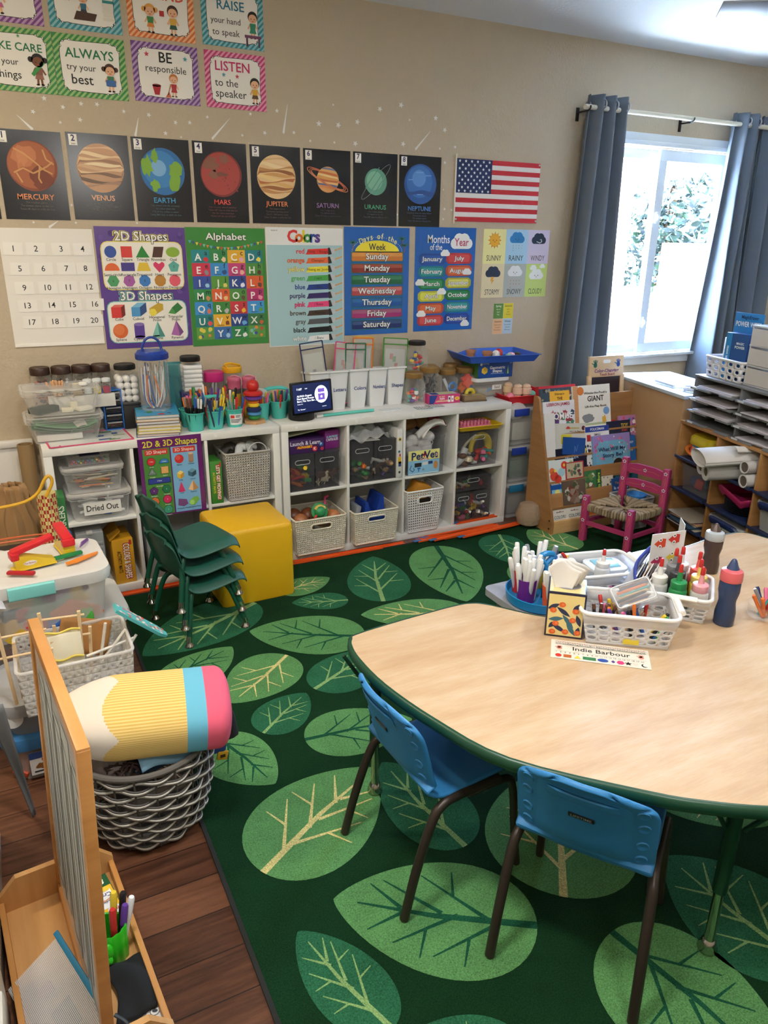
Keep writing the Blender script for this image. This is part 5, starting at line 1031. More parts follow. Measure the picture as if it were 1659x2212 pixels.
bits('comb_strip','dark strip in the second gold-lidded jar','strip',1.035,-.165,ZT+.03,22,.03,.11,['#2a2a2e','#4a4a50','#1c1c1e','#6a6a70'],.011,'bar')
MB().tube([(.024*math.cos(k*PI/10),0,.024*math.sin(k*PI/10))for k in range(20)],.009,mt('#2a7ac8',.4),8,True).th('blue_ring','blue ring in the third gold-lidded jar','ring',(1.19,-.185,ZT+.075));MB().box((0,0,0),(.02,.012,.12),mt('#c8ccd0',.3),rotm(0,-28,0),.004).th('silver_tube','silver tube slanting in the third gold-lidded jar','tube',(1.155,-.18,ZT+.075))
for k,(dx,dz,c_,r_)in enumerate(((0,.115,'#d84030',.034),(.0,.09,'#e0553a',.03),(-.03,.06,'#e0743a',.025),(.02,.065,'#3a6fb0',.025))):MB().prism([(r_*(1+.3*math.cos(4*a))*math.cos(a),r_*(1+.3*math.cos(4*a))*math.sin(a))for a in[i*PI/12 for i in range(24)]],.02,mt(c_,.45),FR((0,0,0))).th('foam_flower',('bright red','orange-red','orange','blue')[k]+' foam shape in the fourth gold-lidded jar','foam shape',(1.30+dx,-.165-.004*k+.02*(k>1),ZT+dz))
m=MB();m.tube([(.026*math.cos(k*PI/10),.0,.022*math.sin(k*PI/10))for k in range(20)],.012,mt('#d8c43a',.5),8,True);m.th('yellow_ring','yellow ring at the foot of the fourth gold-lidded jar','ring',(1.295,-.222,ZT+.0345))
jar((.982,-.10,ZT+.206-.035),.115,.18,'#17171a','square clear jar of coloured blocks with a black lid, on top of gold-lidded jars',True,.024,neck=.8)
bits('toy_block','toy block in the square black-lidded jar','block',.982,-.10,ZT+.19,18,.035,.09,['red','red','yellow','blue','blue','red','teal'],.013)
t=T('sand_box','clear tub labelled Sand with a white lid','box',(1.452,-.155,ZT));m=MB();cbox(m,.235,.16,.105,CLR,.86,.02,.006);m.ob('tub',t);m=MB();clid(m,.237,.162,.110,mt('#e2e6e8',.4),.02,.008,.018);m.ob('lid',t);m=MB();m.box((0,0,0),(.07,.001,.03),'#eceae4');m.cv(FR((-.035,-.001,-.015)),.07,.03).up().t('Sand',.035,.015,.016,'#222',.002);m.ob('label',t,(.035,-.0765,.06))
MB().box((0,0,.028),(.19,.125,.05),mt('#a39a8c',.95,bump=(400,.003)),bev=.01).th('play_sand','grey sand inside the tub labelled Sand','sand',(1.452,-.155,ZT+.002))['kind']='stuff'
MB().box((0,0,0),(.1,.002,.05),mt('#6fa8d8',.5),rotm(20,0,8)).th('blue_card','light blue card at the front inside the Sand tub','card',(1.47,-.212,ZT+.034))
zg=ZT+.1225;t=T('game_box','blue box reading Geometric Shapes on the Sand tub','box',(1.468,-.148,zg),-4);m=MB();m.box((0,0,.049),(.245,.19,.098),mt('#1f4f9e',.4),bev=.001).box((-.1228,0,.049),(.0012,.188,.096),'#3f7a3a');c=m.cv(FR((-.1225,-.0955,0)),.245,.098);c.t('Geometric',.135,.060,.018,'#f2f2ee',.03).t('Shapes',.135,.040,.018,'#f2f2ee',.03).ng(.045,.045,.023,6,'#e8c23a').r(.09,.024,.09,.002,'#dfe6f0').p([(.195,.02),(.225,.02),(.21,.072)],'#2f6a4a').t('5+',.23,.085,.011,'#f2f2ee',.01).t('Learning',.052,.087,.009,'#e8e8e8',.01);c.e(.02,.083,.008,'#e8e8e8');c.up().ng(.05,.05,.012,6,'#d8a82a').p([(.208,.02),(.215,.02),(.21,.072)],'#dfe6c8');m.ob('carton',t);MB().box((.01,0,.1005),(.235,.18,.005),'#7a1f2a').ob('lid_insert',t)
zt_=zg+.104;t=T('tray','blue plastic tray of little pots and egg toys on top of the Geometric Shapes box','tray',(1.478,-.178,zt_),-8);m=MB();BT=mt('#1f58c0',.4)
A=lambda e,z:[(x,y,z)for x,y in rr(.43+2*e,.30+2*e,.012,3)]
m.loft([A(0,0),A(.022,.040),A(.030,.041),A(.030,.044),A(.019,.044),A(-.003,.004)],BT);m.ob('tray',t)
for x,y,s_,lb in((1.345,-.135,1.0,'small terracotta pot at the left of the blue tray'),(1.405,-.225,1.0,'small terracotta pot nearer the front of the blue tray')):MB().lathe([(.021*s_,0),(.027*s_,.034),(.031*s_,.035),(.032*s_,.052),(.027*s_,.052),(.02*s_,.006),(0,.006)],mt('#b8805e',.8),18).th('flower_pot',lb,'pot',(x,y,zt_+.0045))
for i,(x,y,c_,dz,lb)in enumerate(((1.47,-.225,'#efefee',.028,'white egg toy'),(1.515,-.19,'#c8302f',.03,'red ball toy'),(1.545,-.26,'#ece2cf',.014,'cream egg half'),(1.575,-.215,'#8ac8b0',.014,'mint egg half'),(1.61,-.19,'#e8b8cc',.016,'pink egg half'),(1.65,-.20,'#3a2a26',.016,'brown egg half'),(1.455,-.285,'#26201e',.012,'dark egg half'),(1.47,-.15,'#6ab8a8',.02,'teal egg half'))):MB().ball((0,0,0),min(.026,dz+.008),mt(c_,.35),16,(1,1,dz/min(.026,dz+.008))).th('egg_toy',lb+' in the blue tray','toy',(x,y,zt_+.0045+dz),group='egg toys in the blue tray')
t=T('flash_card_box','pink and blue box of sign language flash cards on the shelf edge','box',(1.078,-.245,ZT),-5);m=MB();m.box((0,0,.027),(.205,.085,.054),mt('#c93a78',.4),bev=.001);c=m.cv(FR((-.1025,-.043,0)),.205,.054);c.p([(.002,.002),(.03,.002),(.055,.052),(.002,.052)],'#1f3f8a').t('MY FIRST',.085,.042,.007,'#f0e6a0',.02).t('SIGN',.085,.030,.011,'#f2f0e8',.03).t('LANGUAGE',.085,.016,.011,'#f2e2a0',.03).r(.125,.008,.016,.036,'#efefec').r(.146,.008,.016,.036,'#efefec').e(.185,.027,.016,'#e8c83a',.011);c.up().r(.129,.022,.008,.014,'#222').r(.150,.02,.008,.01,'#888').t('SALE',.185,.027,.007,'#a8302a',.01);c=m.cv(FR((-.1,-.04,.0545),(1,0,0),(0,1,0)),.2,.08);c.r(.01,.005,.18,.07,'#dfe0d8').up().r(.02,.01,.05,.055,'#1f3f8a').r(.08,.012,.09,.05,'#c8cc8a');m.ob('carton',t)
t=T('wooden_box','flat brown wooden box with a patterned lid at the shelf edge','box',(1.28,-.275,ZT),-8);MB().box((0,0,.004),(.155,.085,.008),mt('#6a5640',.6),bev=.002).ob('base',t);m=MB();m.box((0,0,.021),(.145,.08,.026),wood('#7a6448','#9a8464'),bev=.003);c=m.cv(FR((-.07,-.038,.0345),(1,0,0),(0,1,0)),.14,.076);c.r(.01,.008,.12,.06,'#b8a878').up();blob(c,.05,.04,.02,'#8a7a4a',3);m.ob('lid',t)
for x,y,rz,lb in((.895,-.345,-9,'left picture card lying on the shelf edge'),(.985,-.325,-9,'right picture card lying on the shelf edge')):
 m=MB();m.box((0,0,.0008),(.10,.062,.0012),'#3f8a98');c=m.cv(FR((-.05,-.031,.0016),(1,0,0),(0,1,0)),.1,.062);c.r(.003,.003,.094,.056,'#e2e2de').up();qq=random.Random(x)
 for i in range(5):
  for j in range(3):c.e(.014+.018*i,.012+.019*j,.006,qq.choice(['#7a2a3a','#3a4a6a','#2a2a2a','#8a6a5a']),.005,8)
 m.th('picture_card',lb,'card',(x,y,ZT),rz,'picture cards on the shelf edge')
m=MB();m.box((0,0,.003),(.125,.05,.006),'#e6e9ea',bev=.002);m.cv(FR((-.0625,-.025,.0064),(1,0,0),(0,1,0)),.125,.05).r(.004,.004,.117,.002,'#4f9aa8').r(.004,.044,.117,.002,'#4f9aa8').r(.004,.004,.002,.042,'#4f9aa8').r(.119,.004,.002,.042,'#4f9aa8').t('I',.062,.025,.014,'#333');m.th('whiteboard_tile','small white tile with a teal line lying in front of the bins','tile',(.69,-.325,ZT),2)
m=MB();m.tube([(0,0,.009),(.32,0,.009)],.0085,mt('#5fc8b8',.4),12).tube([(-.035,0,.009),(.004,0,.009)],.0095,mt('#e6e6e2',.4),12);m.th('pointer_stick','long teal pointer stick with a white end lying before the white bins','pointer',(.27,-.325,ZT+.0003),2)
# things in the white cube shelves
def basket(name,label,loc,w,d,h,col,nu,nv,hole=.3,taper=.88,hand=True,group=None,rz=0,kind='d',r_=.5):
 t=T(name,label,'basket',loc,rz,group);m=MB();mm=mt(col,r_)if isinstance(col,str)else col;a,b=w/2,d/2;e,f_=a*taper,b*taper;nd=max(3,int(nu*d/w))
 sk=(.31,.70,.69,.86)if hand else None
 for c0,c1,c2,c3,n,s_ in(((-e,-f_,0),(e,-f_,0),(a,-b,h),(-a,-b,h),nu,sk),((e,f_,0),(-e,f_,0),(-a,b,h),(a,b,h),nu,None),((e,-f_,0),(e,f_,0),(a,b,h),(a,-b,h),nd,None),((-e,f_,0),(-e,-f_,0),(-a,-b,h),(-a,b,h),nd,None)):m.lattice(c0,c1,c2,c3,n,nv,mm,hole,s_,kind)
 m.add([(-e,-f_,0),(e,-f_,0),(e,f_,0),(-e,f_,0)],[[0,1,2,3]],mm);m.ob('woven_body',t,solid=.0025)
 m=MB();m.tube([(x,y,h)for x,y in rr(w+.004,d+.004,.02,4)],.0055,mm,8,True).tube([(x*taper,y*taper,.004)for x,y in rr(w,d,.02,4)],.004,mm,6,True)
 if hand:
  k=.775;P=[(x,-(f_+(b-f_)*(k+z/h))-.002,h*k+z)for x,z in rr(w*.40,h*.16,h*.07,4)];m.tube(P,.005,mm,6,True)
 m.ob('rim',t);return t
def dbox(name,label,loc,d,col,rz=0,draw=None,group=None,cat='box',part='carton',gl=.4,rot=None):
 t=T(name,label,cat,loc,rz,group,rot);m=MB();m.box((0,0,d[2]/2),d,mt(col,gl),bev=.001)
 if draw:draw(m.cv(FR((-d[0]/2,-d[1]/2-.0006,0)),d[0],d[2]),d[0],d[2])
 m.ob(part,t);return t
def drawers(label,loc,w,d,h,cols,rows=None,name='drawer_unit'):
 t=T(name,label,'drawers',loc,0,'smoky clear toy drawers');m=MB();k=.004;sh=clear('#5a5a60',.22,.08)
 for c_,s_ in(((0,0,k/2),(w,d,k)),((0,0,h-k/2),(w,d,k)),((-w/2+k/2,0,h/2),(k,d,h)),((w/2-k/2,0,h/2),(k,d,h)),((0,d/2-k/2,h/2),(w,k,h))):m.box(c_,s_,sh)
 m.ob('shell',t)
 for x0,x1,z0,z1 in cols:
  cx=(x0+x1)/2*w-w/2;cw_=(x1-x0)*w-.008;cz=z0*h+.006;ch=(z1-z0)*h-.012;o=MB()
  o.box((cx,-d/2+.003,cz+ch/2),(cw_,.004,ch),sh).box((cx,0,cz+.002),(cw_,d-.012,.003),sh);p=o.ob('drawer',t)
  hw=min(.085,cw_*.62);MB().tube([(cx+x,-d/2-.0005,cz+ch*.80+z)for x,z in rr(hw,.024,.0119,5)],.0022,clear('#c8ccd0',.5,.1),6,True).ob('handle',p)
 return t
def toybits(where,x,y,z,w,d,n,cols,seed,kinds=('tube','block','ball'),sz=.02,group=None,layers=2):
 q=random.Random(seed)
 for i in range(n):
  c_=cols[i%len(cols)];k=kinds[i%len(kinds)];m=MB();mm=mt(K(c_),.45);s_=sz*q.uniform(.8,1.25)
  if k=='tube':m.tube(smooth([(-s_*2,0,0),(-s_*.6,s_*q.uniform(-.6,.6),s_*.4),(s_*.8,0,s_*.3),(s_*2,s_*q.uniform(-.8,.8),0)],4),s_*.45,mm,8)
  elif k=='block':m.box((0,0,0),(s_*2.1,s_*1.3,s_),mm,bev=s_*.12).cyl((-.5*s_,0,s_*.5),s_*.3,s_*.25,mm,8).cyl((.5*s_,0,s_*.5),s_*.3,s_*.25,mm,8)
  elif k=='ball':m.ball((0,0,0),s_*.9,mm,12,(1.2,.9,.8)).ball((s_*.9,0,s_*.35),s_*.5,mm,10)
  elif k=='animal':
   m.tube(smooth([(-s_*1.6,0,0),(0,0,s_*.1),(s_*1.3,0,s_*.1),(s_*1.9,0,s_*1.0),(s_*2.5,0,s_*1.1)],4),[s_*.4]*4+[s_*.5]*8+[s_*.32]*5,mm,8)
   for a in(-1.2,1.1):
    for b in(-.3,.3):m.tube([(a*s_,b*s_,0),(a*s_*1.1,b*s_*1.2,-s_*1.1)],s_*.17,mm,6)
  cn=c_ if c_[0]!='#' else 'mixed'
  m.th('toy_'+('piece' if k!='animal' else 'animal'),'%s toy %s %s'%(cn,{'tube':'tube','block':'brick','ball':'figure','animal':'animal'}[k],where),'toy',(x+q.uniform(-.5,.5)*w,y+q.uniform(-.5,.5)*d,z+(i%layers)*sz*1.1+sz*.6+(sz*.5 if k=='animal' else 0)),rot=(q.uniform(-.5,.5),q.uniform(-.5,.5),q.uniform(-.9,.9)if k=='animal' else q.uniform(0,6.28)),group='%s toys %s'%(cn+' '+k,where))
ZU,ZL=.3935,.0385
drawers('smoky two-drawer unit of noodle toys and animals, first upper cube of the right shelf',(.190,-.30,ZU),.285,.22,.205,[(0,.5,0,1),(.5,1,0,1)])
toybits('in the first upper cube',.12,-.36,ZU+.008,.07,.06,13,['orange','red','yellow','orange','green','red','blue'],3,('tube','tube','block'),.021,layers=5);toybits('in the first upper cube',.265,-.36,ZU+.008,.05,.05,4,['cream','brown'],4,('animal',),.024,layers=2)
def d_launch(c,w,h):c.t('Launch & Learn',w*.45,h*.72,.022,'#e6e0ec',.02,w=w*.86).r(w*.2,h*.33,w*.46,h*.2,'#c8302a',.006).e(w*.72,h*.25,.014,'#d83a3a').e(w*.9,h*.55,.012,'#2a6ab0').e(w*.93,h*.2,.01,'#b02a50');c.up().t('ALPHABET',w*.43,h*.43,.013,'#f0d83a',.02).t('K',w*.72,h*.25,.015,'#fff',.02).t('P',w*.9,h*.55,.012,'#fff',.02)
dbox('game_box','dark purple box reading Launch & Learn ALPHABET on the first smoky drawers',(.155,-.32,ZU+.2055),(.20,.14,.075),'#43235f',0,d_launch)
dbox('game_box','bright purple box reading CAPSULES beside the Launch & Learn box',(.305,-.30,ZU+.2055),(.09,.12,.10),'#7a1f78',8,lambda c,w,h:c.t('SURPRISE',w*.5,h*.66,.012,'#8fd8e0',.02,w=w*.8).t('CAPSULES',w*.5,h*.5,.014,'#e6f0f4',.02,w=w*.85))
m=MB();m.box((0,0,0),(.28,.20,.008),mt('#a8aa94',.7),rotm(0,-7,0),.002);m.th('folder','grey-green folder lying over the purple boxes','folder',(.185,-.27,ZU+.315))
drawers('smoky two-drawer unit of bricks and animals, second upper cube of the right shelf',(.545,-.295,ZU),.285,.23,.235,[(0,.5,0,1),(.5,1,0,1)])
toybits('in the second upper cube',.475,-.36,ZU+.008,.08,.06,12,['green','orange','grey','green','tan','green'],5,('ball','block','tube'),.022,layers=4);toybits('in the second upper cube',.62,-.36,ZU+.008,.08,.06,9,['purple','tan','brown','white','blue','cream'],6,('animal','ball','animal'),.02,layers=4)
m=MB();q=random.Random(4);m.grid(lambda u,v:((u-.5)*.27,(v-.5)*.2,.05*math.sin(PI*u)*math.sin(PI*v)+.012*math.sin(17*u+5*v)+.01*math.sin(23*v-6*u)),26,18,clear('#e2e4e4',.35,.15));m.th('plastic_bag','crumpled clear plastic bag on the second smoky drawers','bag',(.53,-.31,ZU+.25));MB().box((0,0,.001),(.09,.06,.001),'#c8c8c4').th('care_slip','printed white slip on top of the second smoky drawers','slip',(.54,-.38,ZU+.2355),-6)
def d_side(c,w,h):c.e(w*.5,h*.8,w*.32,'#e8c83a').e(w*.4,h*.55,w*.2,'#2a6a8a').r(w*.2,h*.3,w*.6,h*.14,'#e0b82a').r(w*.3,h*.24,w*.5,h*.1,'#2a4a8a').e(w*.5,h*.12,w*.2,'#3a3a44');c.up().e(w*.5,h*.8,w*.18,'#2a4a6a').r(w*.4,h*.45,w*.3,h*.05,'#c83a3a')
dbox('toy_box','tall narrow white box of printed toys at the right side of the second upper cube',(.705,-.335,ZU),(.035,.17,.285),'#dcdcda',0,d_side)
def fbin(label,loc,w,d,h):t=T('toy_bin',label,'bin',loc,0,'smoky clear toy bins');m=MB();cbox(m,w,d,h,clear('#6a6a70',.2,.08),.97,.01,.003);m.ob('bin',t);MB().tube([(x,-d/2-.001,h*.84+z)for x,z in rr(.085,.026,.0129,5)],.0022,clear('#c8ccd0',.5,.1),6,True).ob('handle',t);return t
fbin('smoky clear bin of white cloths behind a Pet Vet card, third upper cube',(.885,-.31,ZU),.255,.20,.22)
q=random.Random(12)
for i,(x,y,z,s_)in enumerate(((.84,-.34,.15,.12),(.92,-.33,.17,.13),(.87,-.28,.2,.12),(.95,-.28,.22,.13),(.82,-.3,.19,.09))):
 MB().ball((0,0,0),s_*.5,mt('#dedcd8',.95),20,(1,.7,.6)).th('white_cloth','white cloth bunched in the Pet Vet bin, layer %s'%('one','two','three','four','five')[i],'cloth',(x,y,ZU+z-.03),rot=(q.uniform(-.4,.4),q.uniform(-.4,.4),q.uniform(0,3)))
 me=bpy.data.objects[-1].data if False else None
t=T('doctor_coat','white toy coat with dark red trim folded on top of the Pet Vet bin','coat',(.95,-.345,ZU+.205));m=MB();m.grid(lambda u,v:((u-.5)*.16,(v-.5)*.1,.05*math.sin(2.6*u)+.014*math.sin(9*v+4*u)+.05*u),18,12,mt('#e2e0dc',.95));m.ob('cloth',t,solid=.004);MB().tube([(.08,-.05+.1*v,.05*math.sin(2.6)+.014*math.sin(9*v+4)+.05)for v in[i/10 for i in range(11)]],.004,mt('#7a1f30',.8),6).ob('trim',t)
def d_pet(c,w,h):
 c.r(0,0,w,h*.60,'#8ec4e6').r(0,h*.58,w,h*.42,'#e6e08a');c.up().t('Pet',w*.30,h*.76,.045,'#1f2f6a',.03).t('Vet',w*.72,h*.78,.045,'#1f2f6a',.03).r(w*.49,h*.70,w*.035,h*.22,'#c8302c').r(w*.45,h*.77,w*.115,h*.08,'#c8302c').r(w*.38,h*.59,w*.26,h*.07,'#c8302c').e(w*.92,h*.76,w*.055,'#8a2a2a')
 c.up().t('Center',w*.51,h*.625,.012,'#fff',.02).t('20',w*.92,h*.76,.017,'#f0e6c8',.02);c.r(w*.2,h*.32,w*.22,h*.17,'#23272f').r(w*.45,h*.38,w*.18,h*.13,'#dfe4e8').r(w*.64,h*.40,w*.14,h*.12,'#23407a').e(w*.88,h*.34,w*.075,'#c98f5a',h*.17).pl([(w*.1,h*.42),(w*.05,h*.25),(w*.14,h*.14),(w*.2,h*.22),(w*.16,h*.3)],.004,'#2a4a7a').l(w*.33,h*.12,w*.34,h*.26,.006,'#2a62a8').l(w*.29,h*.26,w*.39,h*.26,.009,'#2a62a8').e(w*.48,h*.2,w*.035,'#8a98a8').r(w*.03,h*.03,w*.94,h*.03,'#e8eef0')
m=MB();m.box((0,0,.07),(.205,.002,.145),'#8ec4e6');d_pet(m.cv(FR((-.1025,-.0012,-.0025)),.205,.145),.205,.145);m.th('picture_card','printed Pet Vet Center card standing in front of the smoky bin','card',(.868,-.4165,ZU+.004),-2)
t=T('teddy_bear','tan teddy bear lying at the back above the Pet Vet bin','toy',(.86,-.20,ZU+.255));TD=mt('#8a6236',.95,bump=(200,.004));MB().ball((0,0,0),.05,TD,16,(1.6,.9,.85)).ob('body',t);MB().ball((.10,-.02,.01),.042,TD,16).ball((.12,-.05,.0),.018,TD,10).ob('head',t)
for b in(-1,1):MB().ball((.115,.01+.03*b,.045),.016,TD,10).ob('ear',t)
MB().box((0,0,.06),(.09,.10,.12),mt('#1f2f6a',.6),rotm(0,8,0),.01).th('navy_bag','navy blue toy bag behind the white coat','bag',(1.0,-.16,ZU+.20));MB().ball((0,0,0),.045,mt('#8a2a3a',.6),16,(1,.8,1)).th('red_toy','dark red round toy behind the white coat','toy',(1.025,-.25,ZU+.265))
fbin('smoky clear bin of mixed play pieces, fourth upper cube of the right shelf',(1.25,-.30,ZU),.29,.22,.215)
toybits('in the fourth upper cube bin',1.25,-.35,ZU+.006,.22,.09,20,['orange','red','white','tan','teal','brown','cream','red','pink','blue'],7,('block','ball','tube','ball'),.023,layers=3)
MB().tube([(.075*math.cos(R(a)),0,.075*math.sin(R(a)))for a in range(-20,200,10)],.016,mt('#d8c23a',.5),8,flat=1.5).th('yellow_arch','yellow toy arch in the fourth upper cube bin','toy',(1.30,-.35,ZU+.10),rot=(0,0,.2));MB().tube(smooth([(-.05,0,-.04),(-.02,0,.03),(.05,0,.08)],6),.02,mt('#d8d4bc',.5),8,flat=.4).th('cream_ribbon','cream paper strip crossing the yellow arch','strip',(1.21,-.36,ZU+.10));MB().tube(smooth([(-.05,0,-.05),(0,0,-.02),(.03,0,.05)],6),.022,mt('#dfe0e0',.4),10).th('white_scoop','white curved toy piece at the left of the fourth bin','toy',(1.15,-.375,ZU+.065))
t=T('tray','yellow tray holding a pink egg-crate toy above the fourth bin','tray',(1.262,-.325,ZU+.225),-2);m=MB();A=lambda e,z:[(x,y,z)for x,y in rr(.275+2*e,.17+2*e,.012,3)];m.loft([A(0,0),A(.012,.024),A(.018,.025),A(.017,.028),A(.010,.027),A(-.003,.003)],mt('#dcb81e',.4));m.ob('tray',t)
m=MB();PK=mt('#de7f98',.5);m.box((0,0,.012),(.20,.10,.012),PK,bev=.004)
for i in range(8):
 for j in range(3):m.box((-.088+.025*i,-.035+.035*j,.028),(.015,.018,.024),PK,bev=.004).box((-.088+.025*i,-.035+.035*j,.004),(.015,.018,.008),'#3a2a30')
m.th('egg_crate','pink ridged egg-crate toy in the yellow tray','toy',(1.255,-.335,ZU+.229))
basket('woven_basket','cream woven basket of brown toy heads, first lower cube of the right shelf',(.195,-.345,ZL+.001),.30,.26,.205,'#e6dfcd',26,17,.33,.92,group='cream woven baskets')
q=random.Random(3)
for i,(x,y,c_,r_)in enumerate(((.10,-.40,'#a86a42',.045),(.09,-.32,'#6a3a22',.05),(.17,-.34,'#7a4527',.05),(.24,-.36,'#c08a5c',.058),(.29,-.41,'#b4703f',.045))):MB().ball((0,0,0),r_,mt(c_,.4),20,(1,.95,1.05)).ball((-.012,-r_*.93,.01),.004,'#1a1512',8).ball((.014,-r_*.93,.008),.004,'#1a1512',8).th('toy_ball',('light brown','darkest brown','dark brown','tan','reddish brown')[i]+' round toy face in the first cream basket','toy',(x,y,ZL+.175),group=None)
t=T('toy_hat','green toy hat with a yellow badge on the brown toy heads','toy',(.20,-.435,ZL+.232),rot=(R(70),0,0));GC=mt('#2a8a4f',.4);MB().lathe([(.05,0),(.048,.004),(.034,.006),(.03,.02),(.018,.03),(0,.033)],GC,20).ob('crown',t);MB().tube([(.03*math.cos(R(a)),.03*math.sin(R(a)),.014)for a in range(20,160,15)],.009,mt('#d8b85a',.5),6).ob('badge',t)
MB().tube(smooth([(0,0,0),(.02,.0,.03),(.03,.02,.06),(.05,.02,.07)],4),.006,mt('#d83a7a',.5),8).th('pink_wand','pink plastic wand behind the green toy hat','toy',(.255,-.33,ZL+.20));MB().tube(smooth([(0,0,0),(.01,0,.02),(.0,0,.04),(.012,0,.055)],4),.006,mt('#d83a3a',.5),8).th('red_coil','short red coiled toy among the brown heads','toy',(.165,-.455,ZL+.165))
basket('woven_basket','cream woven basket of blue plastic toys, second lower cube of the right shelf',(.535,-.345,ZL+.001),.275,.26,.195,'#e6dfcd',24,16,.33,.92,group='cream woven baskets')
m=MB();NBL=mt('#1c3f9c',.4);m.prism([(-.05,0),(-.035,.13),(-.02,.13),(.0,.06),(.03,.06),(.06,.16),(.08,.16),(.09,0)],.14,NBL,FR((0,.07,0),(1,0,0),(0,0,1)));m.th('blue_toy_garage','blue plastic toy ramp poking out of the second cream basket','toy',(.53,-.34,ZL+.10));MB().box((0,0,.08),(.03,.12,.15),mt('#8a8e94',.5),rotm(0,12,0),.004).th('toy_ramp','grey plastic ramp at the left of the second cream basket','toy',(.44,-.35,ZL+.06))
basket('lattice_basket','tall white diamond-lattice basket, third lower cube of the right shelf',(.868,-.335,ZL+.001),.245,.23,.265,'#e8e9ea',15,16,.36,.80);MB().box((0,0,.14),(.11,.07,.26),mt('#c98a2a',.6),rotm(10,22,8),.002).th('orange_box','orange cardboard box inside the tall lattice basket','box',(.85,-.33,ZL+.02));MB().box((0,0,.09),(.18,.15,.18),mt('#1b1b20',.7),bev=.02).th('black_bag','black bag filling the tall lattice basket','bag',(.868,-.33,ZL+.005))
drawers('smoky three-drawer unit of small toys, fourth lower cube of the right shelf',(1.238,-.285,ZL),.265,.22,.285,[(0,1,.68,1),(0,.5,0,.68),(.5,1,0,.68)])
toybits('in the low three-drawer unit',1.18,-.345,ZL+.008,.08,.07,15,['green','white','red','yellow','blue','pink','purple','white'],8,('block','ball','block','tube'),.019,layers=5);toybits('in the low three-drawer unit',1.30,-.345,ZL+.008,.08,.07,14,['brown','yellow','red','purple','navy','cream','white'],9,('ball','animal','block','tube'),.02,layers=5);toybits('in the wide top drawer',1.24,-.345,ZL+.206,.2,.06,12,['yellow','brown','pink','cream','red','green'],10,('ball','animal'),.015,layers=2)
def sbin(label,loc,w,d,h,rz=0,sc=.9):t=T('storage_bin',label,'bin',loc,rz,'clear bins in the left shelf');m=MB();cbox(m,w,d,h-.012,CLR,sc,.03,.008);m.ob('tub',t);m=MB();clid(m,w,d,h-.006,FRO,.03,.010,.014);m.ob('lid',t);return t
t=sbin('clear bin labelled Dried Out in the top left cube',(-.915,-.295,ZU),.275,.23,.135);m=MB();m.box((0,0,0),(.17,.001,.062),'#e6e4de');c=m.cv(FR((-.085,-.001,-.031)),.17,.062);c.up().t('Dried Out',.085,.031,.03,'#1a1a1c',.008,w=.145);m.ob('label',t,(.005,-.1145,.062),(R(-5),0,0))
fill('marker','marker','in the bin labelled Dried Out','dried-out markers',-.915,-.33,ZU+.055,.05,1,['white'],.1);q=random.Random(5)
for i in range(22):pen('marker',(nm:=q.choice(['white','green','red','blue','yellow','purple','black','teal']))+'-capped dried-out marker in the labelled bin','marker',(-.915+q.uniform(-.11,.0),-.30+q.uniform(-.08,.07),ZU+.012+.0055*i*.8),q.uniform(-40,40),88,.12,.0065,'white',nm,.3,nm+' dried-out markers')
sbin('clear bin of pencils on top of the Dried Out bin',(-.93,-.285,ZU+.1365),.265,.22,.125)
for i in range(26):c_=q.choice(['yellow','tan','brown','red','black','cream','orange']);pen('pencil',c_+' pencil lying in the upper clear bin','pencil',(-.93+q.uniform(-.10,-.02),-.285+q.uniform(-.08,.07),ZU+.146+.0018*i),q.uniform(-30,30),88,q.uniform(.10,.15),.0038,c_,c_,.1,c_+' pencils in the upper clear bin')
t=T('crayon_case','small clear case of crayons on top of the pencil bin','case',(-.945,-.305,ZU+.2665),4);m=MB();m.box((0,0,.018),(.185,.12,.034),CLR);m.ob('tub',t);MB().box((0,0,.038),(.19,.125,.006),CLR,bev=.002).ob('lid',t);MB().box((.01,-.005,.0425),(.09,.075,.002),'#1f2a5c').box((-.055,-.005,.0425),(.03,.075,.002),'#c8ccc8').ob('label',t)
for i in range(16):c_=['red','pink','red','teal','yellow','green','red','blue','purple','teal','green','yellow','orange','navy','red','green'][i];MB().tube([(0,-.045,0),(0,.04,0)],.0045,mt(K(c_),.5),8).th('crayon',c_+' crayon in the small clear case','crayon',(-1.02+.0102*i,-.31,ZU+.2765+.009*(i%2)),4,c_+' crayons in the clear case')
t=T('craft_organizer','grey clear organiser labelled Craft Supplies standing in the lower left cube','organiser',(-.985,-.30,ZL));m=MB();m.box((0,0,.15),(.125,.22,.29),clear('#c4c8ca',.5,.25),bev=.006)
for k in range(9):m.box((.03,-.112,.03+.026*k),(.05,.006,.014),clear('#b4b8ba',.6,.25),bev=.002)
m.ob('case',t);MB().box((0,-.10,.296),(.03,.04,.012),FRO,bev=.004).ob('handle',t);m=MB();m.box((0,0,0),(.042,.001,.20),'#e6e4de');m.cv(FR((.0,-.001,-.1),(0,0,1),(-1,0,0)),.2,.04).up().t('Craft Supplies',.1,0,.021,'#1a1a1c',.006,w=.175);m.ob('label',t,(-.02,-.1165,.13))
def vtext(c,w,h,a,b,ca,cb,out):pass
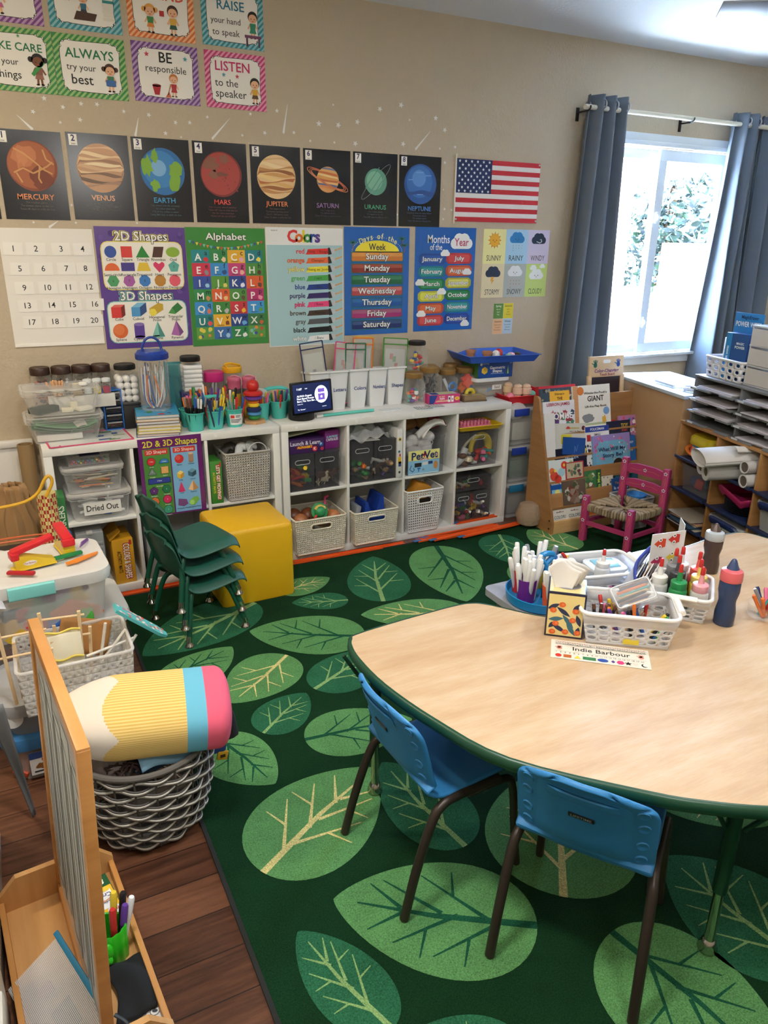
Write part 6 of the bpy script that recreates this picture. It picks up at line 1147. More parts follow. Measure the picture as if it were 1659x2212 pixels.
def mats(label,loc,d,col,rz,l1,l2,c1,c2,rim,up):
 t=T('activity_mat_box',label,'box',loc,rz);m=MB();m.box((0,0,d[2]/2),d,mt(col,.4),bev=.001);s_=-1 if up else 1;c=m.cv(FR((0,-d[1]/2-.0006,d[2]*.5),(0,0,-1),(1,0,0)),d[2],d[0]);c.t(l1,0,d[0]*.14,d[0]*.30,rim,.10,w=d[2]*.84);c.up().t(l1,0,d[0]*.14,d[0]*.30,c1,.025,w=d[2]*.80).t(l2,0,-d[0]*.22,d[0]*.19,c2,.02,w=d[2]*.5);c.r(-d[2]*.47,d[0]*.3,.025,d[0]*.12,'#b8302a');m.ob('carton',t);return t
t=mats('yellow COLORS & SHAPES activity mats box in the lower left cube',(-.845,-.305,ZL),(.10,.20,.235),'#d29a22',3,'COLORS & SHAPES','ACTIVITY MATS','#f2ede0','#3a2416','#a82a26',True);m=MB();m.box((.0,0,0),(.07,.19,.002),mt('#b8841c',.5),rotm(0,-40,0));m.ob('flap',t,(-.03,0,.255))
mats("green LET'S GET MOVING activity mats box beside the grey basket",(-.352,-.345,ZU),(.060,.14,.225),'#3f8a34',0,"LET'S GET MOVING!",'ACTIVITY MATS','#f2f0e8','#e2d23a','#b02a26',True)
basket('woven_basket','large grey woven basket in the third upper cube of the left shelf',(-.185,-.315,ZU+.001),.235,.23,.255,'#b4b2ae',17,19,.32,.90,False);q=random.Random(2)
for i,(x,y,c_,nm)in enumerate(((-.245,-.34,'#2c2a20','black and green'),(-.18,-.36,'#d8dad8','clear'),(-.13,-.34,'#c8caca','pale'),(-.21,-.30,'#3a3a3a','dark'))):MB().tube(smooth([(-.05,0,0),(-.01,.02,.035),(.04,0,.02)],5),.022,mt(c_,.5),10,flat=.6).th('dress_up_item',nm+' dress-up item in the large grey basket','toy',(x,y,ZU+.235),30*i)
MB().tube([(.05*math.cos(R(a)),0,.05*math.sin(R(a)))for a in range(0,181,12)],.003,clear('#e8e8e8',.5),6).th('clear_loop','clear plastic loop at the right of the large grey basket','loop',(-.125,-.40,ZU+.245));MB().box((0,0,.085),(.10,.10,.17),mt('#3a7a3f',.5),rotm(0,6,0),.01).th('green_bag','dark green bag behind the green activity box','bag',(-.345,-.22,ZU+.1)).location.z-=.09
MB().lathe([(.05,0),(.055,.15),(.06,.152),(.06,.168),(.055,.172),(0,.172)],mt('#b88a9a',.5),20).th('pink_tub','dusty pink lidded tub in the cube behind the yellow seat','tub',(-.47,-.30,ZL));MB().box((0,0,.13),(.11,.24,.26),mt('#8a8c8c',.5),bev=.006).th('grey_organizer','grey plastic organiser in the cube behind the green chairs','organiser',(-.67,-.29,ZL));MB().box((0,0,.02),(.02,.10,.06),mt('#c9a22a',.5)).th('yellow_packet','yellow packet behind the hanging shapes poster','packet',(-.715,-.36,ZU));MB().box((0,0,.15),(.22,.2,.3),mt('#24222a',.8),bev=.02).th('dark_bag','dark bag filling the cube behind the hanging shapes poster','bag',(-.56,-.24,ZU))
def hang():
 t=T('shapes_poster','glossy purple 2D & 3D Shapes poster hanging in front of the left shelf','poster',(-.722,-.428,.376));m=MB();w,h=.305,.395;m.box((w/2,0,h/2),(w,.0012,h),mt('#6a2a6e',.18));c=m.cv(FR((0,-.0012,0)),w,h);c.up().t('2D & 3D Shapes',w*.5,h*.925,.031,'#d8d23a',.02,w=w*.86);c.r(w*.06,h*.02,w*.42,h*.85,'#4a8a3a').r(w*.5,h*.02,w*.42,h*.85,'#7ab4dc');c.up().r(w*.09,h*.79,w*.36,h*.07,'#c8352c',.004).r(w*.53,h*.79,w*.36,h*.07,'#c8352c',.004);c.up().t('2D Shapes',w*.27,h*.825,.016,'#f0ece0',.006).t('3D Shapes',w*.71,h*.825,.016,'#f0ece0',.006)
 X=(w*.18,w*.38);r_=.019;B='#16181a';c.z=4
 def two(f):f(.0018,B);c.up();f(0,None);c.z-=1
 rows=[('e',X[0],.71,'#d02a2e','Circle','1 Side'),('s',X[1],.70,'#2a7ac0','Semi-Circle','2 Sides'),('t',X[0],.58,'#7a8a86','Triangle','3'),('q',X[1],.59,'#e0a860','Square','4'),('r',w*.28,.46,'#2a3f96','Rectangle','4 Sides'),('5',X[0],.335,'#5a2a74','Pentagon','5'),('6',X[1],.345,'#1f7a4f','Hexagon','6'),('7',X[0],.20,'#e0743a','Heptagon','7'),('8',X[1],.21,'#d02a5e','Octagon','8'),('9',X[1],.075,'#3a9a7a','Nonagon','9')]
 for k,x,y,col,nm,sd in rows:
  y*=h
  def f(e,b):
   cc=b or col
   if k=='e':c.e(x,y,r_+e,cc)
   elif k=='s':c.e(x,y-.008-e*.6,r_+.003+e,cc,None,14,0,180)
   elif k=='t':c.ng(x,y-.003,r_+.003+e*1.6,3,cc)
   elif k=='q':c.r(x-.017-e,y-.017-e,.034+2*e,.034+2*e,cc)
   elif k=='r':c.r(x-.052-e,y-.013-e,.104+2*e,.026+2*e,cc)
   else:c.ng(x,y,r_+.002+e,int(k),cc,90 if int(k)%2 else 22.5 if k=='8' else 0)
  two(f);c.z+=2;c.t(sd,x,y,.006,'#f0f0ee',.01);c.z-=2;c.t(nm,x,y-.027,.006,'#f0f0e8',.006)
 Y=(.71,.51,.34,.14);A_=w*.62,w*.81
 def T3(f,nm,x,y):c.t(nm,x,y*h-.030,.0065,'#14202c',.008)
 c.e(A_[0],.71*h,.022,'#c8262c',n=24).r(A_[1]-.012,.71*h-.02,.024,.042,'#a8846a').e(A_[1],.71*h-.02,.012,'#a8846a',.004);c.up().e(A_[1],.71*h+.022,.012,'#d8bca0',.005).e(A_[0]-.005,.71*h+.006,.012,'#d8504a');c.z-=1
 for x,y,a,b,d in((A_[0],.51,'#e0b83a','#c8962a','#f0d880'),(A_[1],.52,'#3a6a80','#2a4a5c','#6a9ab0')):
  y*=h;q_=.016 if a=='#e0b83a' else.02;c.p([(x-q_,y-.014),(x,y-.024),(x,y-.002),(x-q_,y+.008)],a).p([(x,y-.024),(x+q_,y-.012),(x+q_,y+.01),(x,y-.002)],b).p([(x-q_,y+.008),(x,y-.002),(x+q_,y+.01),(x,y+.02)],d)
 y=.34*h;x=A_[0];c.p([(x-.017,y-.02),(x+.017,y-.02),(x,y+.03)],'#d83a70').e(x,y-.02,.017,'#d83a70',.005);x=A_[1];c.p([(x-.026,y-.016),(x-.002,y-.024),(x,y+.03)],'#e8c090').p([(x-.002,y-.024),(x+.026,y-.014),(x,y+.03)],'#b88a58')
 y=.14*h;x=A_[0];c.p([(x-.024,y-.012),(x+.004,y-.022),(x+.026,y-.01),(x+.02,y+.014),(x-.02,y+.022)],'#7a4a86');x=A_[1];c.p([(x-.022,y-.02),(x+.0,y-.022),(x+.026,y+.006),(x+.016,y+.024),(x-.004,y+.02),(x-.026,y+.002)],'#7ab84a');c.up().ng(x-.012,y-.006,.014,6,'#a0d870',0);c.z-=1
 for nm,x,y in(('Sphere',0,.71),('Cylinder',1,.71),('Cube',0,.51),('Cuboid',1,.51),('Cone',0,.34),('Pyramid',1,.34),('Triangular Prism',0,.14),('Hexagonal Prism',1,.14)):T3(None,nm,A_[x],y)
 m.ob('sheet',t,rot=(R(-1),0,0))
hang()
# orange toy tracks
def track(x,y,L,rz,z,lb,seg=1):
 t=T('toy_track',lb,'track',(x,y,z),rz,'orange toy tracks');m=MB();O=mt('#e2581e',.35);m.box((L/2,0,.002),(L,.034,.003),O)
 for s_ in(-1,1):m.box((L/2,s_*.017,.0045),(L,.003,.009),O)
 m.ob('strip',t)
 for xx in([0]if seg==1 else[0,L]):MB().box((xx,0,.0055),(.05,.024,.004),mt('#2a72b0',.4),bev=.001).ob('connector',t)
 return t
track(-.90,-.462,.86,1.2,.0005,'long orange toy track along the foot of the left shelf');track(-.08,-.455,.80,-1.2,.0005,'long orange toy track along the foot of the right shelf');track(-.02,-.478,.58,-1.0,.0098,'second orange track lying beside the long one')
for i,(x,y,L,rz,z)in enumerate(((.80,-.49,.60,1.5,.0006),(.83,-.455,.55,0,.0006),(.79,-.50,.52,2.5,.0106),(.86,-.472,.42,-2,.0106),(.87,-.545,.50,4.0,.0206),(.95,-.53,.42,3,.0106),(1.05,-.575,.46,5,.0205))):track(x,y,L,rz,z,'%s of the pile of orange tracks at the right shelf corner'%('bottom front strip','bottom back strip','second layer left strip','second layer back strip','top crossing strip','second layer right strip','strip lying farthest right'[0:30])[i])
track(1.11,-.405,.31,1,ZL+.0003,'orange track lying inside the fourth lower cube')
# stacked drawers at the right end of the shelf
t=T('stacked_bins','x','bin',(0,0,0));bpy.data.objects.remove(t)
for i,(z,hc,nm,fc)in enumerate(((.0005,'#1f6f9a','bottom','#6a6258'),(.245,'#1c3a9a','middle','#24503a'),(.49,'#1c3a9a','top','#b8b4a8'))):
 t=T('storage_bin','clear bin with blue latches beside the right shelf, %s of the stack'%nm,'bin',(1.665,-.225,z),0,'clear bins with blue latches');m=MB();cbox(m,.33,.33,.215,CLR,.92,.03,.008,rh=.01);m.ob('tub',t);m=MB();clid(m,.332,.332,.222,FRO,.03,.01,.016);m.ob('lid',t)
 for s_ in(-1,1):MB().box((s_*.10,-.178,.205),(.11,.012,.045),mt(hc,.4),bev=.004).ob('latch',t)
 MB().box((0,0,.07),(.26,.26,.13),mt(fc,.8),bev=.03).th('stored_fabric',('brown','dark green','pale')[i]+' stored things filling the %s blue-latched bin'%nm,'fabric',(1.665,-.225,z+.004))
t=T('tray','red plastic tray of toy ice-cream cones on top of the blue-latched bins','tray',(1.66,-.235,.738),-4);m=MB();RT=mt('#c81f2c',.4);A=lambda e,z:[(x,y,z)for x,y in rr(.30+2*e,.26+2*e,.012,3)];m.loft([A(0,0),A(.018,.05),A(.026,.051),A(.025,.055),A(.015,.054),A(-.003,.004)],RT);m.ob('tray',t)
for i,(x,y,c_)in enumerate(((1.575,-.33,'#e2bfa8'),(1.63,-.345,'#e6c4ae'),(1.56,-.25,'#e0c8a0'))):t=T('toy_ice_cream',('beige toy ice-cream cone at the left in the red tray','beige toy ice-cream cone at the front of the red tray','cream toy scoop at the back of the red tray')[i],'toy',(x,y,.743));MB().lathe([(.02,0),(.024,.05),(.031,.055),(.032,.09),(.03,.092),(0,.092)],mt(c_,.5),16).ob('cone',t);MB().ball((0,0,.098),.027,mt('#d8b89a',.5),14,(1,1,.7)).ob('scoop',t)
for i,(x,y,c_,nm)in enumerate(((1.70,-.31,'#7ac8b0','mint'),(1.66,-.25,'#5a2f26','chocolate'),(1.535,-.31,'#e88aa0','pink'))):MB().ball((0,0,0),.03,mt(c_,.4),16).th('toy_scoop',nm+' toy ice-cream scoop in the red tray','toy',(x,y,.776),group=None)
MB().ball((0,0,0),.06,clear('#ece8ea',.5,.1),18,(1.2,.5,.9)).th('plastic_bag','shiny clear bag bulging below the red tray','bag',(1.545,-.372,.70))
# book display
BKW=wood('#9a6e42','#b08454',(1,1,9),2.2,.4);BKE=wood('#c79a62','#d8b07a',(1,1,9),4,.45)
BX=V((1.588,-.753,0));ra=R(-2);BM=TM(BX.x,BX.y,.0005)@rotm(0,0,-2)@TM(0,.28,0)
Sy=lambda z:-.05-.23*(1-(max(z,.08)-.08)/.72)
t=T('book_display','wooden front-facing book display shelf in the corner by the window','bookshelf',(0,0,0));t.matrix_world=BM;BWd=.76
for x in(0,BWd):MB().prism([(0,0),(-.28,0),(-.28,.08),(-.05,.80),(-.035,.81),(0,.81)],.016,BKW,FR((x,0,0),(0,1,0),(0,0,1)),-.008).ob('side_panel',t)
tiers=[(.035,.09),(.165,.245),(.315,.375),(.455,.462),(.585,.592)]
MB().box((BWd/2,-.273,.045),(BWd-.016,.014,.09),BKE,bev=.002).ob('front_board',t)
for i,(z0,z1)in enumerate(tiers):
 if 0<i<3:MB().box((BWd/2,Sy(z1)+.006,(z0+z1)/2-.01),(BWd-.016,.012,z1-z0+.02),BKW,rotm(-14,0,0),.002).ob('lip',t)
 MB().box((BWd/2,Sy(z0)+.045,z0-.006),(BWd-.016,.07,.012),BKW).ob('ledge',t)
MB().box((BWd/2,-.012,.40),(BWd-.016,.012,.78),BKW).ob('back_panel',t)
for z in(.04,.09):MB().cyl((0,0,0),.006,.003,mt('#5a4a30',.4,.8),10).ob('screw',t,(-.0085,-.255,z),(0,-PI/2,0))
def book(tier,x,w,h,lay,col,label,draw=None,th_=.010,rz=0,lean=13,spine=None):
 x=max(x,w/2+.014);z0=tiers[tier][0];h+=(0,.012,.02,.006,.0)[tier]*(lay>-.1);y=Sy(z0)+.020+lay*.017;m=MB();m.box((0,th_/2+.001,h/2),(w-.004,th_,h-.004),mt('#e2ddd2',.8)).box((0,0,h/2),(w,.0016,h),mt(col,.3)).box((0,th_+.0016,h/2),(w,.0016,h),mt(col,.3)).box((-w/2,th_/2,h/2),(.0018,th_+.003,h),mt(spine or col,.3))
 if draw:c=m.cv(FR((-w/2,-.0012,0)),w,h);draw(c,w,h)
 o=m.th('book',label,'book',group='books on the wooden display');o.matrix_world=BM@TM(x,y,z0+.001)@rotm(-lean,rz,0);return o
def spk(c,w,h,n,cols,seed,x0=0,x1=1,y0=0,y1=1,s=.012):
 q=random.Random(seed)
 for _ in range(n):blob(c,q.uniform(x0*w+s,x1*w-s),q.uniform(y0*h+s,y1*h-s),s*q.uniform(.5,1.1),q.choice(cols),q.random());c.z+=.05
def tx(*L):
 def f(c,w,h):
  c.up(2)
  for s_,x,y,hh,col in L:c.t(s_,x*w,y*h,hh,col,.018,w=None if len(s_)<3 else min(w*.86,hh*len(s_)*.75))
 return f
def both(*F):return lambda c,w,h:[f(c,w,h)for f in F]
book(4,.108,.275,.285,1.6,'#b8202c','large red book at the back left of the top row',th_=.03)
book(4,.128,.255,.272,.9,'#3a4a5a','large busy-covered book with a yellow title panel reading THE WILD',both(lambda c,w,h:(spk(c,w,h,90,['#8a4a3a','#5a7a8a','#c8b8a0','#2a2a3a','#9a9a8a'],3),c.up(3).r(w*.26,h*.55,w*.58,h*.38,'#e8b030')),tx(("Disney's",.55,.86,.012,'#2a2218'),('THE',.55,.76,.018,'#2a2218'),('WILD',.55,.64,.034,'#1f2f7a'))))
book(4,.136,.235,.196,0,'#e6e6ea','white book with bright animals and the words I PROMISE',both(lambda c,w,h:spk(c,w,h,46,['#5a3a7a','#3a7a5a','#a83a4a','#2f4a6a','#7a4a3a','#4a8a6a'],5,.05,1,0,.72,.018),tx(('LEBRON JAMES',.48,.9,.019,'#b02a48'),('I',.48,.70,.026,'#fff'),('PROMISE',.5,.52,.038,'#fff'))))
def giant(c,w,h):c.r(0,0,w*.14,h,'#d8a878');c.up();[c.r(0,h*k/30,w*.14,h*.012,'#c07a48')for k in range(30)];c.e(w*.2,h*.88,.026,'#d8782a');blob(c,w*.38,h*.26,.045,'#8a8e90',2,18,.12,.028);blob(c,w*.82,h*.2,.016,'#d8a83a',3,ry=.026);c.e(w*.88,h*.4,.024,'#7aa8d8');c.r(w*.25,h*.1,w*.6,h*.05,'#b8c89a')
book(4,.392,.29,.275,.2,'#efece2','large cream book reading GIANT Lift-the-Flap Book',both(giant,tx(('Winnie-the-Pooh’s',.6,.82,.014,'#26221c'),('GIANT',.6,.69,.034,'#26221c'),('Lift-the-Flap Book',.6,.52,.013,'#26221c'))),.022)
book(3,.034,.075,.265,-.2,'#e4e2de','narrow white board book at the left end of the second row',None,.02)
for i,c_ in enumerate(('#c83a2c','#2a6aa0','#d8a03a')):book(3,.045+.012*i,.08,.165-.006*i,.3+.5*i,c_,('red','blue','ochre')[i]+'-edged thin book leaning at the left of the second row',None,.006,6)
book(3,.185,.27,.185,.2,'#d4d2c8','grey-white book with a yellow title and a small blue patch, second row',both(lambda c,w,h:(c.up(),c.r(w*.28,h*.35,w*.3,h*.3,'#d8c83a'),c.e(w*.48,h*.82,.016,'#c83a2a',None,14,0,180),c.e(w*.92,h*.84,.014,'#6a2a3a')),tx(('minions',.66,.85,.014,'#c8b03a'),('Who’s the Boss?',.68,.74,.008,'#333'))),.014,4)
book(3,.215,.17,.105,-.6,'#1d4f96','plain blue book in front of the grey-white one, second row',lambda c,w,h:c.pl([(w*.5,h*.1),(w*.52,h*.5),(w*.6,h*.2),(w*.66,h*.6)],.002,'#8ab0d8'),.006,8)
book(3,.35,.16,.187,1.3,'#e2e2dc','white book edge behind the second row',None,.02);book(3,.476,.2,.172,1.1,'#c22a30','red book behind the blue-headed one, second row',tx(('ISLA',.6,.9,.02,'#f0e8e0')))
book(3,.412,.188,.150,.1,'#e9e8e4','white book with a blue band reading POLICEMAN SMALL',both(lambda c,w,h:(c.r(0,h*.78,w,h*.22,'#23409a'),kid(c,w*.5,h*.02,.085,SK,'#1d1a1c','#23305c','#23305c'),c.r(w*.06,h*.42,w*.16,h*.26,'#c8303a'),blob(c,w*.15,h*.2,.02,'#2a6a4a',4),c.e(w*.78,h*.4,.012,'#b8303a'),c.e(w*.9,h*.4,.012,'#b8303a')),tx(('POLICEMAN',.5,.88,.016,'#f2f2f0'),('SMALL',.5,.66,.014,'#2a3a6a'))))
book(3,.59,.185,.168,.3,'#1c2746','dark navy book with a yellow title beginning TOY, second row',both(lambda c,w,h:(c.up(),c.r(0,0,w,h*.35,'#1f5a5a'),c.e(w*.36,h*.2,.034,'#8a5a3a'),c.e(w*.36,h*.42,.045,'#5a3424',.02)),tx(('TOY',.74,.8,.026,'#e6c83a'),('STORY',.74,.63,.013,'#e05a3a'),('3',.7,.46,.022,'#e6c83a'))))
book(3,.676,.15,.192,1.0,'#b87aa8','pink and purple patterned book at the right end of the second row',lambda c,w,h:spk(c,w,h,40,['#d84a7a','#e8e0e8','#7a4a9a','#4a8ab8'],8))
book(2,.071,.22,.19,1.2,'#e2d43e','bright yellow book, third row left',lambda c,w,h:(blob(c,w*.78,h*.75,.03,'#3a6ab0',3),blob(c,w*.75,h*.6,.025,'#4a3020',5)))
book(2,.2,.235,.168,.5,'#161c34','black-blue book reading FROZEN with a yellow seal, third row',both(lambda c,w,h:(c.up(2),c.p(star_pts(.024,w*.9,h*.86,0,.8),'#e6c84a'),c.up(),blob(c,w*.75,h*.35,.02,'#c83a3a',2)),tx(('FROZEN',.5,.68,.022,'#a8cce8'),)))
book(2,.318,.125,.176,.7,'#e4e4e2','white book with black scattered shapes, third row',lambda c,w,h:spk(c,w,h,28,['#2a2a2e','#8a3a3a','#3a3a4a'],6,s=.009))
book(2,.512,.30,.222,.2,'#6aa4c4','large purple-and-blue book reading What Will My Story Be',both(lambda c,w,h:(c.r(0,h*.55,w,h*.45,'#9a86c4'),c.up(),c.r(w*.08,h*.12,w*.84,h*.72,'#6fb0cc',.05),spk(c,w,h,40,['#d87a9a','#e8e8f0','#8ac8c0','#c85a8a'],9,0,1,.3,1,.009),c.up(4),c.e(w*.66,h*.2,.042,'#2a1a18',.04),c.e(w*.53,h*.13,.022,'#8a4a30')),tx(('What Will My',.5,.62,.024,'#23305c'),('Story Be?',.52,.46,.024,'#23305c'))))
book(2,.664,.10,.198,.5,'#1f62a8','blue book with yellow letters at the right of the third row',tx(('MONKEY',.5,.8,.014,'#d8e4f0'),('NEW',.55,.58,.02,'#e6c83a')))
book(2,.055,.185,.128,-.5,'#dfe8e6','white board book of red and orange flowers, third row front',lambda c,w,h:(c.r(w*.84,h*.1,w*.12,h*.8,'#a8c88a'),[c.e(w*x,h*y,s,col)for x,y,s,col in((.2,.25,.03,'#d8452f'),(.12,.5,.02,'#e0743a'),(.62,.72,.024,'#d8452f'),(.5,.4,.026,'#a8d0dc'),(.35,.1,.026,'#d8452f'))],c.up(),c.e(w*.62,h*.72,.009,'#e8d05a'),c.e(w*.25,h*.5,.01,'#e8d05a')),.02)
book(2,.206,.14,.105,-.6,'#a8303a','small red-framed book, third row front',lambda c,w,h:(c.r(w*.06,h*.06,w*.88,h*.88,'#c8b898'),c.up(),spk(c,w,h,16,['#4a6a5a','#6a3a4a','#8a7a5a'],4,.1,.9,.1,.9)))
book(1,.02,.12,.172,.9,'#b83a22','dark orange book with a yellow G, fourth row left',both(lambda c,w,h:[c.r(w*.1*k,0,w*.03,h*.7,'#5a2a1a')for k in range(10)],tx(('G',.6,.62,.03,'#e6c03a'))))
book(1,.11,.19,.182,.5,'#1f5aa8','blue picture book of a school bus, fourth row',both(lambda c,w,h:(c.r(w*.08,0,w*.84,h*.52,'#8ac4d8'),c.up(),c.e(w*.3,h*.42,.02,'#e8e08a'),c.r(w*.55,h*.05,w*.3,h*.3,'#a83a30'),c.e(w*.3,h*.12,.02,'#4a7a3a')),tx(('Casey and the',.55,.84,.013,'#f0f0e8'),('School Bus Surprise',.5,.7,.012,'#f0f0e8'))))
book(1,.19,.172,.15,-.3,'#6a5a4c','brown photo-covered book with grey shapes, fourth row front',lambda c,w,h:spk(c,w,h,26,['#8a6a5a','#c8c4bc','#4a5a3a','#7a3a2a','#9a8a7a'],7,s=.02))
book(1,.325,.168,.178,.3,'#3a7a4a','green picture book with a dark green spine reading More',lambda c,w,h:(spk(c,w,h,24,['#8aa86a','#dcdcd4','#6a8a4a','#8a5a3a'],2,0,.75,0,1,.018),c.up(3),c.r(w*.76,0,w*.24,h,'#1f5a3a'),c.up(),c.t('Wants More',w*.88,h*.5,.022,'#c8d84a',.02,w=h*.8,rot=90)))
book(1,.455,.10,.13,.4,'#e2dac4','small cream board book, fourth row',lambda c,w,h:spk(c,w,h,9,['#c85a3a','#4a4a4a','#8a9a5a'],3,s=.007),.022)
book(1,.575,.115,.162,.9,'#2a6a80','teal book behind the chair post, fourth row',None,.02,8);book(1,.555,.13,.122,-.3,'#23589e','blue book reading la escuela, fourth row right',tx(('Yo voy a',.5,.76,.016,'#e0a86a'),('la escuela',.5,.5,.02,'#f0f0e8')))
book(1,.69,.105,.165,.6,'#1f5a72','dark teal book at the right end of the fourth row',None,.02,14)
for i,x in enumerate((.055,.185)):book(0,x,.128,.115,-.2*i,'#ece8de',('left','right')[i]+' of the two white board books reading COLORS, bottom row',both(lambda c,w,h:(c.e(w*.25,h*.2,.012,'#d8302a'),c.r(w*.48,h*.12,.018,.022,'#d8452f'),c.e(w*.8,h*.22,.012,'#e0b83a'),c.e(w*.5,h*.86,.004,'#d8302a')),tx(('COLORS',.5,.56,.02,'#5a7a7a'),('Babies love',.5,.84,.007,'#444'))),.022)
book(0,.34,.11,.16,.5,'#d87a2c','orange book behind the woven chair seat, bottom row',None)
t=T('touch_board','wooden Color-Changing Touch Board with blue hands at the back of the display','toy',(0,0,0));t.matrix_world=BM@TM(.585,.03,.56)@rotm(-6,0,-2);LW=wood('#cfae84','#dcc09a',(1,1,8),4,.45);m=MB()
m.box((0,0,.385),(.27,.016,.13),LW,bev=.003).box((-.128,0,.16),(.03,.018,.34),LW,bev=.003).box((.128,0,.16),(.03,.018,.34),LW,bev=.003);c=m.cv(FR((-.135,-.0085,.32)),.27,.13);c.t('Color-Changing',.135,.038,.021,'#6a3a7a',.03,w=.19).t('Touch Board',.14,.015,.016,'#8a2a3a',.03);c.r(.105,.085,.06,.022,'#f2f2f2',.01)
for x,col in((.045,'#1f6a5a'),(.225,'#23509a')):c.e(x,.075,.014,col,.016);[c.l(x,.075,x+.03*math.sin(a),.075+.034*math.cos(a),.0055,col)for a in(-1.2,-.5,-.15,.2,.6)]
m.ob('frame',t);MB().box((0,.002,.16),(.232,.006,.33),mt('#2a1c22',.35)).ob('touch_panel',t);
CV_=V((-.25419,-.96715,0));CN_=V((.96715,-.25419,0));CO=V((2.172,-1.080,.0005));CM=MX((CV_,CN_,V((0,0,1)))).transposed().to_4x4();CM.translation=CO
def cth(o,s,d,z,r_=None):o.matrix_world=CM@TM(s,d,z)@(r_ or MX());return o
TC=wood('#a5815a','#b5926a',(1,6,1),1.6,.5);t=T('cabinet','plain tan back of a low cabinet between the book display and the cubby shelf','cabinet');cth(t,-.83,.03,0);MB().box((.395,.2,.42),(.79,.40,.84),TC,bev=.004).ob('body',t);MB().box((.395,.2,.853),(.81,.42,.022),mt('#b8c4cc',.25),bev=.004).ob('top',t)
m=MB();m.tube([(.05*math.cos(a*PI/12),.05*math.sin(a*PI/12),.014)for a in range(24)],.013,mt('#dfe4e8',.4),8,True,flat=.7);cth(m.th('tape_roll','white roll of tape lying on the tan cabinet top','tape'),-.16,.16,.8645);m=MB();m.box((0,0,.004),(.22,.12,.008),clear('#e4ecf0',.4),bev=.003).box((0,-.05,.012),(.2,.012,.012),'#d0d8dc');cth(m.th('clear_tray','flat clear plastic tray beside the tape roll','tray'),-.36,.15,.8645)
t=T('toy_abacus','small wooden frame with coloured beads standing beyond the tan cabinet top','toy');cth(t,-.12,.36,.8645);MB().box((0,0,.06),(.035,.03,.12),LW,bev=.003).ob('post',t);m=MB();[m.tube([(0,.0,.03+.03*k),(.10,.0,.03+.03*k)],.003,mt('#c8a878',.5),6)for k in range(3)];m.ob('rods',t);
for k in range(3):MB().ball((.075,0,.03+.03*k),.013,mt(('#b8302a','#2a7a4a','#23305c')[k],.4),10).ob('bead',t)
m=MB();m.grid(lambda u,v:((u-.5)*.3,(v-.5)*.2,.10*math.sin(PI*u)*math.sin(PI*v)**.5+.015*math.sin(9*u+4*v)),18,12,mt('#7a8494',.8));cth(m.th('grey_cloth','blue-grey cloth heaped behind the paper sorter by the window','cloth',solid=.004),.0,.30,.8645+.004)
# cubby shelf
CW=wood('#9a6c3e','#b4854f',(1,1,8),2.2,.42);t=T('cubby_shelf','wooden cubby shelf with blue trays at the right edge of the photo','shelf');cth(t,0,0,0);CWd=1.36
def cb(nm,c_,d,mm=CW):MB().box(c_,d,mm,bev=.002).ob(nm,t)
cb('top_board',(CWd/2,.19,.726),(CWd,.38,.018));cb('bottom_board',(CWd/2,.19,.04),(CWd-.03,.37,.016));cb('back_panel',(CWd/2,.374,.38),(CWd-.03,.01,.66))
for k in range(5):cb('divider',(.008+.336*k,.19,.36),(.016,.378,.712))
NVY=mt('#1d2c50',.45)
for k in range(4):
 for z in(.145,.34,.525):
  m=MB();m.box((.008+.336*k+.168,.165,z),(.31,.36,.006),NVY,bev=.001).box((.008+.336*k+.168,-.018,z+.006),(.31,.008,.016),NVY,bev=.002);m.ob('tray',t)
zs={0:.148,1:.343,2:.528}
t=T('toy_bucket','blue toy bucket with a yellow lid and orange handle in the top cubby','toy');cth(t,.155,.12,zs[2]+.001);m=MB();m.loft([[(x*k,y*k,z)for x,y in rr(.20,.18,.05,5)]for z,k in((0,.84),(.01,.9),(.085,1))],mt('#2a86a8',.4));m.ob('tub',t);m=MB();m.loft([[(x*k,y*k,z)for x,y in rr(.215,.195,.05,5)]for z,k in((.085,.97),(.09,1),(.125,.98),(.14,.85))],mt('#c8b428',.4));m.ob('lid',t);MB().tube(smooth([(-.108,0,.085),(-.1,-.09,.05),(0,-.112,.032),(.1,-.09,.05),(.108,0,.085)],5),.007,mt('#d0702a',.4),8,flat=1.5).ob('handle',t)
m=MB();m.box((0,0,0),(.10,.002,.062),'#c8403a',bev=.001);c=m.cv(FR((-.05,-.0014,-.031)),.1,.062);c.e(.04,.03,.022,'#d8a070').e(.022,.048,.008,'#d8a070').e(.058,.048,.008,'#d8a070');c.up().e(.033,.034,.003,'#222').e(.047,.034,.003,'#222').e(.04,.022,.008,'#f0d8b8',.006);m.ob('bear_sticker',t,(-.02,-.0905,.05),(R(-8),0,0))
t=T('toy_tub','clear tub of blue and red toys in the middle cubby','tub');cth(t,.17,.14,zs[1]+.001);m=MB();cbox(m,.26,.24,.15,clear('#8a8a90',.25,.1),.9,.02,.006);m.ob('tub',t)
for i,(x,y,z,d,c_,nm)in enumerate(((-.06,-.04,.03,(.10,.06,.05),'#23508a','blue'),(.0,-.075,.04,(.05,.02,.06),'#c8352c','red'),(.05,-.03,.05,(.08,.06,.04),'#1f5a7a','teal'),(-.01,.02,.07,(.12,.02,.02),'#b83a4a','crimson'),(.07,.02,.08,(.05,.05,.03),'#3a2a5a','violet'))):o=MB().box((0,0,0),d,mt(c_,.4),bev=.008).th('toy_piece',nm+' toy piece in the clear tub of the middle cubby','toy');cth(o,.17+x,.14+y,zs[1]+.01+z,rotm(10*i,15,30*i))
q=random.Random(7)
